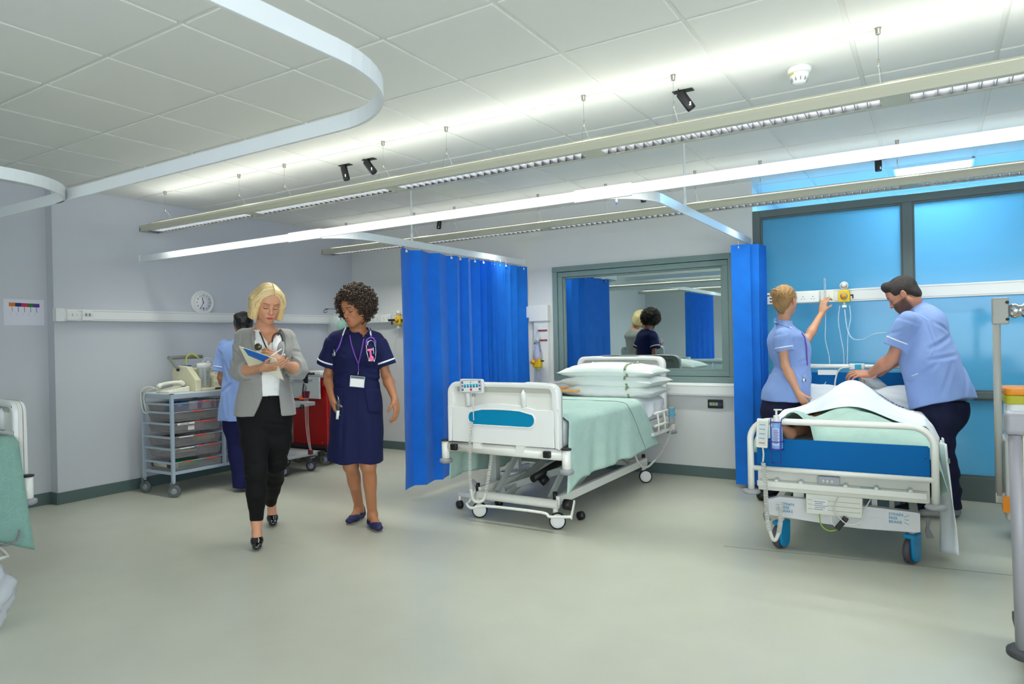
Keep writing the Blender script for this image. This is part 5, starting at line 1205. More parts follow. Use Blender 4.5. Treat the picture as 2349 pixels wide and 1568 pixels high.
# clear plastic sack at the left edge
t = thing('plastic_sack', 'crumpled clear plastic sack with a dark tie on the floor at the left edge', 'plastic sack', PZ(-60, 1452))
c = PZ(-45, 1452); m = MB(); n1, n2_ = 26, 30; V = []
for i in range(n1):
    f = i/(n1-1); z = .36*f; r = .12*math.sin(PI*min(1, f*.86+.1))**.6*(1 if f < .8 else 1-(f-.8)*3.6)
    for j in range(n2_):
        a = 2*PI*j/n2_; rr = max(.015, r*(1+.13*math.sin(a*3+f*9)+.09*math.sin(a*5-f*17)+.05*math.sin(a*9+f*31))); V.append((c.x+rr*math.cos(a), c.y+rr*math.sin(a), z+.012*math.sin(a*4+f*7)*(f > .05)))
m.grid(V, n1, n2_, True); ob('sack', m, mat('clear_film', (214, 218, 230), .12, alpha=.42), t)
ob('tie', MB().lathe((c.x, c.y, .335), [(.02, 0), (.05, .01), (.06, .05), (.03, .075), (0, .08)], seg=16), DGREY, t)
# ---------------------------------------------------------------- organic shapes: blended distance fields meshed by surface nets
def V3(*a): return np.array(a if len(a) > 1 else a[0], float)
class Field:
    def __init__(s): s.p = []; s.warp = None
    def _add(s, fn, lo, hi, k, sub=False): s.p.append((fn, V3(lo), V3(hi), k, sub)); return s
    def cone(s, a, b, ra, rb, k=.02, sub=False, flat=None):
        """tapered capsule; flat = (axis, factor) squashes it along an axis"""
        a = V3(a); b = V3(b); R = max(ra, rb); ax = None
        if flat is not None: ax = V3(flat[0]); ax = ax/np.linalg.norm(ax); fc = flat[1]
        ab = b-a; L2 = max(1e-9, ab@ab)
        def fn(P_):
            q = P_-a; t = np.clip((q@ab)/L2, 0, 1); d = q-t[..., None]*ab
            if ax is not None:
                c = d@ax; d = d+(c*(1/fc-1))[..., None]*ax
            r = ra+(rb-ra)*t
            return (np.sqrt((d*d).sum(-1))-r)*(1 if ax is None else min(1, fc)**.5)
        return s._add(fn, np.minimum(a, b)-R, np.maximum(a, b)+R, k, sub)
    def ell(s, c, r, R=None, k=.02, sub=False):
        c = V3(c); r = V3(r); M_ = np.eye(3) if R is None else np.array(R)
        ext = np.sqrt(((M_*r)**2).sum(1))
        def fn(P_):
            q = (P_-c)@M_; n = np.sqrt(((q/r)**2).sum(-1)); g = np.sqrt(((q/r**2)**2).sum(-1))
            return n*(n-1)/np.maximum(g, 1e-6)
        return s._add(fn, c-ext, c+ext, k, sub)
    def loft(s, st, k=.02, pw=2.2):
        """st: stations (centre, right vector, half width, half depth); depth axis = right x tangent"""
        C = np.array([V3(q[0]) for q in st]); Rg = np.array([V3(q[1]) for q in st]); Wd = np.array([q[2] for q in st]); Dp = np.array([q[3] for q in st])
        n = len(st); u = np.linspace(0, n-1, (n-1)*10+1)
        def cr(A):
            A = np.asarray(A, float); i = np.clip(u.astype(int), 0, n-2); t = (u-i)
            g = lambda j: A[np.clip(j, 0, n-1)]
            if A.ndim > 1: t = t[:, None]
            p0, p1, p2, p3 = g(i-1), g(i), g(i+1), g(i+2)
            return .5*(2*p1+(p2-p0)*t+(2*p0-5*p1+4*p2-p3)*t*t+(-p0+3*p1-3*p2+p3)*t**3)
        c_, r_, w_, d_ = cr(C), cr(Rg), cr(Wd), cr(Dp); r_ /= np.linalg.norm(r_, axis=1)[:, None]
        A = c_[-1]-c_[0]; A /= np.linalg.norm(A); h = (c_-c_[0])@A
        ex = max(Wd.max(), Dp.max())
        def fn(P_):
            q = P_-c_[0]; t = q@A; f = np.interp(t, h, np.arange(len(h))); i = np.clip(f.astype(int), 0, len(h)-2); m = (f-i)[..., None]
            c = c_[i]*(1-m)+c_[i+1]*m; r = r_[i]*(1-m)+r_[i+1]*m; w__ = w_[i]*(1-m[..., 0])+w_[i+1]*m[..., 0]; d__ = d_[i]*(1-m[..., 0])+d_[i+1]*m[..., 0]
            e = P_-c; e = e-(e@A)[..., None]*A; x = (e*r).sum(-1); fw = np.cross(A, r); y = (e*fw).sum(-1)
            nn = (np.abs(x/w__)**pw+np.abs(y/d__)**pw)**(1/pw)
            d = (nn-1)*np.minimum(w__, d__)*.9
            return np.maximum(d, np.maximum(-t, t-h[-1]))
        return s._add(fn, c_.min(0)-ex, c_.max(0)+ex, k)
    def halfspace(s, pt, nrm, k=.004):
        """cut away the side the normal points to"""
        s.p.append(('cut', V3(pt), V3(nrm)/np.linalg.norm(V3(nrm)), k, True)); return s
    def bounds(s):
        ps = [p for p in s.p if not (isinstance(p[0], str) or p[4])]
        return np.min([p[1] for p in ps], 0)-.02, np.max([p[2] for p in ps], 0)+.02
    def grid(s, lo, hi, h):
        n = np.maximum(2, np.ceil((hi-lo)/h).astype(int)+1); ax = [lo[i]+np.arange(n[i])*h for i in range(3)]
        d = np.full(n, 1.0, np.float32)
        for fn, a, b, k, sub in s.p:
            if isinstance(fn, str):
                g = (ax[0][:, None, None]-a[0])*b[0]+(ax[1][None, :, None]-a[1])*b[1]+(ax[2][None, None, :]-a[2])*b[2]
                q = g.astype(np.float32); hh = np.maximum(k-np.abs(d-q), 0)/k; d = np.maximum(d, q)+hh*hh*k/4; continue
            m = k+3*h+.012; i0 = np.clip(np.floor((a-m-lo)/h).astype(int), 0, n); i1 = np.clip(np.ceil((b+m-lo)/h).astype(int)+1, 0, n)
            if (i1 <= i0).any(): continue
            X = np.stack(np.meshgrid(*[ax[i][i0[i]:i1[i]] for i in range(3)], indexing='ij'), -1)
            q = fn(X).astype(np.float32); sl = tuple(slice(i0[i], i1[i]) for i in range(3)); e = d[sl]
            if sub: q = -q; hh = np.maximum(k-np.abs(e-q), 0)/k; d[sl] = np.maximum(e, q)+hh*hh*k/4
            else: hh = np.maximum(k-np.abs(e-q), 0)/k; d[sl] = np.minimum(e, q)-hh*hh*k/4
        if s.warp is not None:
            near = np.abs(d) < .04; ii = np.argwhere(near)
            Pn = lo+ii*h; d[near] += s.warp(Pn).astype(np.float32)
        return ax, d
    def mesh(s, h, lo=None, hi=None, holes=()):
        if lo is None: lo, hi = s.bounds()
        lo = V3(lo); hi = V3(hi); ax, d = s.grid(lo, hi, h)
        sg = d < 0; n = np.array(d.shape)
        c = np.zeros(n-1, np.int8)
        for a in (0, 1):
            for b in (0, 1):
                for e in (0, 1): c += sg[a:n[0]-1+a, b:n[1]-1+b, e:n[2]-1+e]
        act = (c > 0) & (c < 8); ids = np.full(n-1, -1, np.int64); I = np.argwhere(act); ids[act] = np.arange(len(I))
        acc = np.zeros((len(I), 3)); cnt = np.zeros(len(I))
        cor = [(a, b, e) for a in (0, 1) for b in (0, 1) for e in (0, 1)]
        val = {q: d[I[:, 0]+q[0], I[:, 1]+q[1], I[:, 2]+q[2]] for q in cor}
        for q in cor:
            for k in range(3):
                if q[k] == 0:
                    r = list(q); r[k] = 1; r = tuple(r); v0, v1 = val[q], val[r]; x = (v0 < 0) != (v1 < 0)
                    t = np.where(x, v0/np.where(x, v0-v1, 1), 0); p = np.tile(np.array(q, float), (len(I), 1)); p[:, k] = t
                    acc[x] += p[x]; cnt[x] += 1
        V = lo+(I+acc/cnt[:, None])*h; F = []
        for k in range(3):
            i, j = [(1, 2), (2, 0), (0, 1)][k]
            sl0 = [slice(None)]*3; sl1 = [slice(None)]*3; sl0[k] = slice(0, n[k]-1); sl1[k] = slice(1, n[k])
            x = sg[tuple(sl0)] != sg[tuple(sl1)]; E = np.argwhere(x); E = E[(E[:, i] > 0) & (E[:, j] > 0) & (E[:, i] < n[i]-1) & (E[:, j] < n[j]-1)]
            if not len(E): continue
            a = E.copy(); b = E.copy(); c_ = E.copy(); e = E.copy()
            a[:, i] -= 1; a[:, j] -= 1; b[:, j] -= 1; e[:, i] -= 1
            q = np.stack([ids[tuple(z.T)] for z in (a, b, c_, e)], 1); fl = ~sg[tuple(E.T)]
            q[fl] = q[fl][:, ::-1]; F.append(q)
        F = np.concatenate(F) if F else np.zeros((0, 4), int); F = F[(F >= 0).all(1)]
        if holes:
            C = V[F].mean(1); keep = np.ones(len(F), bool)
            for l, hh in holes: keep &= ~(((C > V3(l)+h*1.2) & (C < V3(hh)-h*1.2)).all(1))
            F = F[keep]
        return V, F
def nets_obj(name, VF, m, parent=None, col=None, label=None, flip=False):
    """VF: list of (vertices, quads) patches of one surface"""
    Vs, Fs, o_ = [], [], 0
    for V, F in VF: Vs.append(V); Fs.append(F+o_); o_ += len(V)
    V = np.concatenate(Vs); F = np.concatenate(Fs)
    used = np.zeros(len(V), bool); used[F.ravel()] = True; rm = np.cumsum(used)-1; V = V[used]; F = rm[F]
    me = bpy.data.meshes.new(name); me.vertices.add(len(V)); me.vertices.foreach_set('co', V.astype(np.float32).ravel())
    me.loops.add(F.size); me.loops.foreach_set('vertex_index', F[:, ::-1].astype(np.int32).ravel() if flip else F.astype(np.int32).ravel())
    me.polygons.add(len(F)); me.polygons.foreach_set('loop_start', np.arange(0, F.size, 4, dtype=np.int32))
    me.polygons.foreach_set('use_smooth', np.ones(len(F), bool)); me.update(calc_edges=True); me.validate()
    if col is not None:
        c = np.ones((len(V), 4), np.float32); c[:, :3] = col(V); at = me.attributes.new('Col', 'FLOAT_COLOR', 'POINT'); at.data.foreach_set('color', c.ravel())
    for x in (m if isinstance(m, (list, tuple)) else [m]): me.materials.append(x)
    o = bpy.data.objects.new(name, me); link(o, parent)
    if label: o['label'] = label
    return o
def unit(v): v = V3(v); return v/np.linalg.norm(v)
def frame(fwd, up):
    """columns: person's left, forward, up"""
    f = unit(fwd); u = V3(up); u = unit(u-f*(u@f)); l = np.cross(u, f); return np.stack([l, f, u], 1)

# ---- head in local axes (x = person's left, y = forward, z = up; origin between the eyes' level and the skull centre)
def head_prims(F_, c, R, sc=1.0, look=0, female=True, mouth_open=0, beard=False, neck_to=None, neck_r=.052):
    c = V3(c); g = lambda x, y, z: c+R@(V3(x, y, z)*sc); q = sc
    F_.ell(g(0, -.018, .032), V3(.073, .092, .085)*q, R, .01)
    F_.ell(g(0, .022, -.03), V3(.058, .062, .078)*q, R, .035*q)
    jw = .046 if female else .054
    for s in (-1, 1):
        F_.cone(g(s*jw, -.004, -.052), g(s*.016, .06, -.094), .02*q, .0155*q, .03*q)
        F_.ell(g(s*.034, .056, -.032), V3(.02, .02, .02)*q, R, .025*q)
        F_.cone(g(s*.02, .078, .02), g(s*.048, .062, .016), .009*q, .008*q, .016*q)
    F_.ell(g(0, .066, -.093), V3(.02, .017, .017)*q, R, .025*q)
    F_.ell(g(0, .055, .04), V3(.052, .03, .04)*q, R, .03*q)
    for s in (-1, 1):
        F_.ell(g(s*.031, .094, -.002), V3(.016, .014, .0115)*q, R, .012*q, sub=True)
        F_.ell(g(s*.031, .0705, -.001), V3(.0135, .0135, .0125)*q, R, .002*q)
    F_.cone(g(0, .082, .006), g(0, .1, -.028), .0062*q, .0088*q, .014*q)
    F_.ell(g(0, .102, -.033), V3(.0088, .009, .008)*q, R, .008*q)
    for s in (-1, 1):
        F_.ell(g(s*.0115, .09, -.036), V3(.0068, .0088, .0062)*q, R, .006*q)
        F_.ell(g(s*.006, .096, -.0435), V3(.0032, .004, .003)*q, R, .003*q, sub=True)
    F_.ell(g(0, .076, -.064), V3(.03, .017, .022)*q, R, .02*q)
    F_.cone(g(-.018, .084, -.0625), g(.018, .084, -.0625), .0052*q, .0052*q, .006*q); F_.ell(g(0, .0895, -.0615), V3(.012, .006, .0048)*q, R, .006*q)
    F_.cone(g(-.014, .084, -.0725-mouth_open), g(.014, .084, -.0725-mouth_open), .006*q, .006*q, .006*q)
    if mouth_open: F_.ell(g(0, .094, -.0675-mouth_open/2), V3(.015, .012, .0025+mouth_open*.45)*q, R, .003, sub=True)
    for s in (-1, 1):
        Re = R@np.array(Matrix.Rotation(s*.35, 3, 'Z'))@np.array(Matrix.Rotation(.15, 3, 'X'))
        F_.ell(g(s*.076, -.012, -.008), V3(.008, .019, .031)*q, Re, .008*q)
        F_.ell(g(s*.086, -.008, -.004), V3(.006, .011, .019)*q, Re, .006*q, sub=True)
    if neck_to is not None: F_.cone(g(0, -.028, -.07), neck_to, neck_r*q, neck_r*1.12, .03)
    return g
def head_color(c, R, base, sc=1.0, lips=(170, 80, 80), brow=(90, 60, 40), look_down=True, beard=None, hairline=None, blush=(215, 140, 120)):
    c = V3(c); base = V3(lin(base)); lips = V3(lin(lips)); brow = V3(lin(brow)); blush = V3(lin(blush))
    def f(V):
        q = ((V-c)@R)/sc; x, y, z = q[:, 0], q[:, 1], q[:, 2]; ax_ = np.abs(x); C = np.tile(base, (len(V), 1)); front = y > .045
        def mix(m, col):
            m = np.clip(m, 0, 1)[:, None]; C[:] = C*(1-m)+col*m
        near = (np.abs(z) < .16) & (ax_ < .12) & (np.abs(y) < .14)
        mix(.5*np.exp(-((ax_-.036)**2+(z+.035)**2)/.00025)*front*near, blush); mix(.35*np.exp(-(x**2+(z+.033)**2)/.0001)*(y > .09)*near, blush)
        mix(.5*np.exp(-(((np.abs(ax_-.078))/.012)**2+((z+.01)/.03)**2)*1.0)*near*(np.abs(y) < .04), blush)
        bz = .0215+.004*np.sin(np.clip((ax_-.012)/.036, 0, 1)*2.6)
        mix(((ax_ > .011) & (ax_ < .05) & front & near)*np.clip(1.5-np.abs(z-bz)/.0030, 0, 1)*.95, brow)
        lz = -.0675; m = (ax_ < .0235) & front & near & (y > .06); w_ = np.sqrt(np.clip(1-(ax_/.0235)**2, 0, 1))
        mix(m*np.clip(1.6-np.abs(z-lz)/(.0088*w_+.0003), 0, 1)*.85, lips)
        mix(m*(ax_ < .02)*np.clip(1.3-np.abs(z-lz)/.0013, 0, 1)*.75, V3(lin((70, 25, 25))))
        # eyes: lid line, white, iris
        ex = (ax_-.031)/.0135; ez = (z+.001)/.0125; eye = (np.abs(ex) < 1.05) & (np.abs(ez) < 1.1) & front & near & (y > .06)
        if look_down:
            arc_ = -.38-.28*(1-ex**2); mix(eye*np.clip(1.5-np.abs(ez-arc_)/.24, 0, 1)*.95, V3(lin((34, 22, 18))))
            mix(((np.abs(ex) < 1.2) & front & near)*np.exp(-((ez-.75)/.25)**2)*.35, brow)
        else:
            op = (1-ex**2)*.55; mix(eye*(np.abs(ez) < op), V3(.75, .73, .7)); mix(eye*(ex**2+ez**2 < .2)*(np.abs(ez) < op), V3(.05, .03, .02))
            mix(eye*np.clip(1.4-np.abs(ez-op)/.16, 0, 1)*.9, V3(lin((34, 22, 18))))
        mix(((ax_ < .01) & (y > .088) & near)*np.exp(-((z+.0435)/.0022)**2)*.6, V3(lin((90, 45, 35))))
        if beard is not None:
            bb = np.clip((-z-.035+.012*(ax_ > .03))/.012, 0, 1)*np.clip((y+.02)/.02, 0, 1)*near*(z > -.13)*(1-np.clip(1.6-np.abs(z-lz)/(.008*w_+.0003), 0, 1)*(ax_ < .022)*front)
            mix(bb*.85, V3(lin(beard)))
        return C
    return f
# ---- a hand: palm, four fingers of different length, thumb
def hand_prims(F_, wrist, d, n, side, curl=(.35, .45, .35), sc=1.0, spread=.06, thumb=(.5, .35), per=(1, 1, 1, 1), first=0):
    """d: towards the fingertips, n: out of the palm, side: +1 thumb on the side d x n, -1 on the other"""
    w_ = V3(wrist); d = unit(d); n = V3(n); n = unit(n-d*(n@d)); t = np.cross(d, n)*side
    q = sc
    F_.cone(w_, w_+d*.03*q, .0235*q, .026*q, .015, flat=(n, .72))
    for off, ln in ((.026, .078), (.009, .083), (-.009, .079), (-.025, .07)):
        F_.cone(w_+d*.02*q+t*off*.65*q, w_+d*ln*q+t*off*q, .0165*q, .0118*q, .014, flat=(n, .85))
    base = [(.028, .084, (.040, .024, .020), .0086), (.0095, .088, (.044, .028, .021), .0088), (-.009, .085, (.041, .026, .020), .0083), (-.0265, .076, (.031, .019, .017), .0073)]
    for i, (off, ln, seg, r) in enumerate(base):
        p = w_+d*ln*q+t*off*q; a = first*.3; dr = d*math.cos(spread*off/.028*1.2)+t*math.sin(spread*off/.028*1.2*1.5)
        for j, L_ in enumerate(seg):
            a += curl[j]*per[i]; v = dr*math.cos(a)+n*math.sin(a); e = p+v*L_*q
            F_.cone(p, e, r*(1-.07*j)*q, r*(.93-.07*j)*q, .0035 if j == 0 else .003); p = e
    p = w_+d*.018*q+t*.02*q+n*.004; F_.cone(w_+d*.008*q+t*.008*q, p+d*.016*q+t*.012*q, .0165*q, .013*q, .012)
    p = p+d*.014*q+t*.012*q; v = unit(d*.75+t*thumb[0]+n*thumb[1]); e = p+v*.034*q; F_.cone(p, e, .0108*q, .0094*q, .006)
    v2 = unit(v*.8+d*.35+n*.35*thumb[1]*2-t*.2); F_.cone(e, e+v2*.027*q, .0094*q, .0078*q, .003)
def tube_prims(F_, pts, rs, k=.02):
    for a, b, ra, rb in zip(pts, pts[1:], rs, rs[1:]): F_.cone(a, b, ra, rb, k)
def arm_prims(F_, sh, el, wr, s=1.0, female=True):
    m = .88 if female else 1.08; s *= m; sh, el, wr = V3(sh), V3(el), V3(wr)
    F_.cone(sh, sh+(el-sh)*.35, .048*s, .047*s, .03); F_.cone(sh+(el-sh)*.3, el, .046*s, .036*s, .02)
    F_.cone(el, el+(wr-el)*.3, .037*s, .042*s, .02); F_.cone(el+(wr-el)*.3, wr, .042*s, .0255*s, .02)
def leg_prims(F_, hp, kn, an, back, s=1.0):
    hp, kn, an = V3(hp), V3(kn), V3(an); back = unit(back)
    F_.cone(hp, kn, .085*s, .056*s, .03); F_.cone(kn, an, .052*s, .034*s, .02)
    F_.ell(kn+(an-kn)*.28+back*.022, (.042*s, .042*s, .1*s), None, .03); F_.ell(kn-back*.012, (.046*s, .046*s, .05*s), None, .025)
def shoe_prims(F_, heel, toe, w_=.036, h_=.06, heelh=0, low=False):
    heel, toe = V3(heel), V3(toe)
    f = toe-heel; L_ = np.linalg.norm(f[:2]); f = V3(f[0], f[1], 0)/L_; u = V3(0, 0, 1)
    b_ = heel+f*.03+u*(.03+heelh); m_ = heel+f*L_*.55+u*(.03+heelh*.25); t_ = toe-f*.035+u*.026
    F_.cone(b_, m_, .030, w_*.92, .02, flat=(u, .9)); F_.cone(m_, t_, w_*.95, w_*.78, .02, flat=(u, .72))
def foot_skin(F_, heel, toe, an, heelh=0):
    heel, toe, an = V3(heel), V3(toe), V3(an); f = toe-heel; f[2] = 0; L_ = np.linalg.norm(f); f /= L_; u = V3(0, 0, 1)
    F_.cone(an, heel+f*.035+u*(.045+heelh), .032, .028, .02); F_.cone(an+f*.01, heel+f*L_*.5+u*(.04+heelh*.35), .03, .027, .02)
    F_.cone(heel+f*L_*.5+u*(.04+heelh*.35), toe-f*.05+u*.022, .026, .02, .02)
SKINM = {}
def skin(name, rough=.48): return mat(name, (220, 170, 140), rough, attr=True, sss=.12, noise=.03, nscale=60)
def cloth(name, rough=.8, bump=.1, bscale=300, sheen=.15, nvec=(1, 1, 1)): return mat(name, (128, 128, 128), rough, attr=True, bump=bump, bscale=bscale, sheen=sheen, noise=.03, nscale=120, nvec=nvec)
def lathe_col(*a): pass
def strap(mb, pts, wd, th, nrm):
    """flat ribbon through the points"""
    path = smoothpath(pts, 8); nrm = Vector(nrm); V = []
    for i, p in enumerate(path):
        t_ = (path[min(i+1, len(path)-1)]-path[max(0, i-1)]).normalized(); s_ = t_.cross(nrm).normalized()
        V += [p-s_*wd/2, p+s_*wd/2, p+s_*wd/2+nrm*th, p-s_*wd/2+nrm*th]
    mb.grid(V, len(path), 4, True); return mb
def J(x, y, d): return V3(*P(x, y, d))
CRn, CUn, CFn = V3(*CR), V3(*CU), V3(*CF); UP = V3(0, 0, 1)
def _cyl(s, a, b, ra, rb, k=.01, sub=False, flat=None):
    """tapered tube with flat ends"""
    a = V3(a); b = V3(b); R = max(ra, rb); ab = b-a; L = np.linalg.norm(ab); A = ab/L
    ax = None
    if flat is not None: ax = unit(flat[0]); fc = flat[1]
    def fn(P_):
        q = P_-a; t = q@A; d = q-t[..., None]*A
        if ax is not None:
            c = d@ax; d = d+(c*(1/fc-1))[..., None]*ax
        r = ra+(rb-ra)*np.clip(t/L, -.2, 1.2); dd = np.sqrt((d*d).sum(-1))-r
        return np.maximum(dd*(1 if ax is None else fc**.5), np.maximum(-t, t-L))
    return s._add(fn, np.minimum(a, b)-R, np.maximum(a, b)+R, k, sub)
Field.cyl = _cyl
def _cutpoly(s, poly, o, ex, ey, ez, z0, z1, k=.004):
    """subtract an extruded polygon: poly in (ex, ey), between z0 and z1 along ez"""
    o, ex, ey, ez = V3(o), V3(ex), V3(ey), V3(ez); Q = np.array(poly, float)
    def fn(P_):
        q = P_-o; x = q@ex; y = q@ey; z = q@ez; d = np.full(x.shape, 1e9); ins = np.zeros(x.shape, bool); n = len(Q)
        for i in range(n):
            a, b = Q[i], Q[(i+1) % n]; e = b-a; wx = x-a[0]; wy = y-a[1]; t = np.clip((wx*e[0]+wy*e[1])/(e@e), 0, 1)
            d = np.minimum(d, (wx-e[0]*t)**2+(wy-e[1]*t)**2)
            c1 = (a[1] <= y) != (b[1] <= y); xi = a[0]+(y-a[1])/(b[1]-a[1]+1e-12)*(b[0]-a[0]); ins ^= c1 & (x < xi)
        d = np.sqrt(d)*np.where(ins, -1, 1); return np.maximum(d, np.maximum(z0-z, z-z1))
    R = np.abs(Q).max()+max(abs(z0), abs(z1)); return s._add(fn, o-R, o+R, k, True)
Field.cutpoly = _cutpoly
def _at(s, P_):
    P_ = np.atleast_2d(V3(P_)) if not isinstance(P_, np.ndarray) else np.atleast_2d(P_); d = np.full(len(P_), 1.0)
    for fn, a, b, k, sub in s.p:
        if isinstance(fn, str): q = (P_-a)@b; hh = np.maximum(k-np.abs(d-q), 0)/k; d = np.maximum(d, q)+hh*hh*k/4; continue
        q = fn(P_)
        if sub: q = -q; hh = np.maximum(k-np.abs(d-q), 0)/k; d = np.maximum(d, q)+hh*hh*k/4
        else: hh = np.maximum(k-np.abs(d-q), 0)/k; d = np.minimum(d, q)-hh*hh*k/4
    return d
Field.at = _at
def onsurf(F_, x, y, d, off=.002, span=.45):
    p = V3(*P(x, y, d-span)); v = unit(p-V3(*EYE)); t = 0
    for _ in range(60):
        q = F_.at(p+v*t)[0]
        if q < .0008: return Vector(p+v*(t-off))
        t += q*.8
        if t > 2*span: break
    return P(x, y, d)
def patch(name, F_, quad, d, m, parent, off=.003, nu=8, nv=8, label=None, solid=.002):
    """a piece of cloth lying on the surface, given by its four corners"""
    a, b, c, e = [V3(*q, 0) for q in quad]; V = []
    for i in range(nu+1):
        for j in range(nv+1):
            u, v = i/nu, j/nv; q = (a*(1-u)+b*u)*(1-v)+(e*(1-u)+c*u)*v; V.append(onsurf(F_, q[0], q[1], d, off))
    return ob(name, MB().grid(V, nu+1, nv+1), m, parent, label, solid=solid)
def surf_line(F_, pts, d, off=.003, n=4):
    out = []
    for a, b in zip(pts, pts[1:]):
        for k in range(n): out.append(onsurf(F_, a[0]+(b[0]-a[0])*k/n, a[1]+(b[1]-a[1])*k/n, d, off))
    out.append(onsurf(F_, pts[-1][0], pts[-1][1], d, off)); return out
def folds(o, amp, pairs, ax=None):
    """gentle cloth folds: list of (direction, wavelength, phase)"""
    o = V3(o)
    def f(P_):
        q = P_-o; d = 0
        for v, wl, ph in pairs: d = d+np.sin(q@unit(v)*2*PI/wl+ph+1.3*np.sin(q[:, 2]*9+ph))
        return amp*d
    return f
def spans(c, r): c = V3(c); return c-r, c+r
def ring_trim(par, a, b, t, ra, rb, wd, m, name='piping', grow=.0022, flat=None):
    a, b = Vector(a), Vector(b); L = (b-a).length; A = (b-a).normalized(); r = ra+(rb-ra)*t
    return ob(name, MB().lathe(a+A*L*t, [(r+.0005, -.001), (r+grow, 0), (r+grow, wd), (r+.0005, wd+.001)], axis=A, seg=36), m, par)
PIPE = mat('white_piping', (236, 240, 244), .7)
def hair_lathe(): pass

def creases(segs, d0, base=None):
    """soft ridges and valleys along lines (x0, y0, x1, y1, depth, width) seen from the front"""
    S_ = [((V3(*P(a, b, d0))@CRn, V3(*P(a, b, d0))@CUn), (V3(*P(c, e, d0))@CRn, V3(*P(c, e, d0))@CUn), am, wd) for a, b, c, e, am, wd in segs]
    def f(P_):
        x = P_@CRn; y = P_@CUn; d = base(P_) if base is not None else np.zeros(len(P_))
        for (x0, y0), (x1, y1), am, wd in S_:
            ex, ey = x1-x0, y1-y0; L2 = ex*ex+ey*ey; t = np.clip(((x-x0)*ex+(y-y0)*ey)/L2, 0, 1); q = np.sqrt((x-x0-ex*t)**2+(y-y0-ey*t)**2); tp = np.sin(PI*np.clip(t*.8+.1, 0, 1))
            d = d+am*tp*np.exp(-(q/wd)**2)-am*.6*tp*np.exp(-((q-wd*1.8)/wd)**2)
        return d
    return f
# ================================================================ the two women walking
def headframe(yaw, pitch, roll):
    """yaw > 0 turns the face to the right of the view, pitch > 0 down; starts facing the camera"""
    f = -CFn*math.cos(yaw)+CRn*math.sin(yaw); f = f*math.cos(pitch)-UP*math.sin(pitch); u = UP+CRn*math.sin(roll)
    return frame(f, u)
d2r = math.radians
# ---------------------------------------------------------------- woman with the folder
base = PZ(606, 1240)
p1 = thing('person', 'blond woman in grey blazer and black trousers, reading a folder as she walks', 'person', (base.x, base.y, 0))
SK1 = (208, 150, 118)
R1 = headframe(d2r(33), d2r(22), .07); c1 = J(615, 696, 4.36)
shR, shL = J(560, 772, 4.43), J(656, 773, 4.45); elR, elL = J(549, 850, 4.37), J(686, 848, 4.39); wrR, wrL = J(602, 844, 4.15), J(650, 834, 4.19)
nk = J(606, 762, 4.46)
B = Field()
g1 = head_prims(B, c1, R1, 1.0, female=True, mouth_open=.005, neck_to=nk, neck_r=.05)
B.loft([(J(606, 950, 4.44), CRn, .15, .1), (J(606, 900, 4.44), CRn, .14, .095), (J(606, 865, 4.44), CRn, .115, .085), (J(606, 815, 4.43), CRn, .135, .095), (J(607, 780, 4.45), CRn, .14, .085), (J(607, 762, 4.47), CRn, .1, .06)], .03)
B.cone(J(575, 768, 4.45), J(645, 769, 4.46), .045, .045, .04)
for s in (-1, 1): B.ell(J(607+s*22, 805, 4.36), (.055, .055, .055), None, .03)
arm_prims(B, shR, elR, wrR); arm_prims(B, shL, elL, wrL)
hand_prims(B, wrR, CRn*.93+UP*.1-CFn*.18, CFn*.55+UP*.85, 1, (.25, .35, .3), 1.0, thumb=(.75, .25))
hand_prims(B, wrL, -CRn*.62+UP*.62-CFn*.35, -CFn*.2-UP*.5+CFn*.6-CRn*.3, -1, (.55, .75, .5), 1.0, thumb=(.4, .7), per=(.7, 1, 1.15, 1.25))
# legs: front foot toe near the camera, the other trailing
def heels(toe, hd, hh=.085, L=.185):
    toe = V3(*toe); hd = unit(V3(hd[0], hd[1], 0)); return toe, toe-hd*L, toe-hd*(L-.03)+UP*(hh+.075)
hd1 = -V3(PZ(590, 1267).x, PZ(590, 1267).y, 0)
t1, h1, a1 = heels(PZ(590, 1266), hd1); t2, h2, a2 = heels(PZ(627, 1210), hd1+CRn*.15)
k1, k2 = J(587, 1078, 4.27), J(633, 1062, 4.47)
leg_prims(B, J(588, 945, 4.43), k1, a1, CFn, .92); leg_prims(B, J(630, 945, 4.46), k2, a2, CFn, .92)
foot_skin(B, h1, t1, a1, .085); foot_skin(B, h2, t2, a2, .085)
fine = [spans(c1-UP*.01, .15), spans(wrR+CRn*.09, .13), spans(wrL-CRn*.04+UP*.05, .12)]
patches = [B.mesh(.0085, holes=fine)]+[B.mesh(.0028 if i == 0 else .0036, *f) for i, f in enumerate(fine)]
nets_obj('body', patches, skin('skin_fair'), p1, head_color(c1, R1, SK1, lips=(196, 84, 84), brow=(120, 84, 54)))
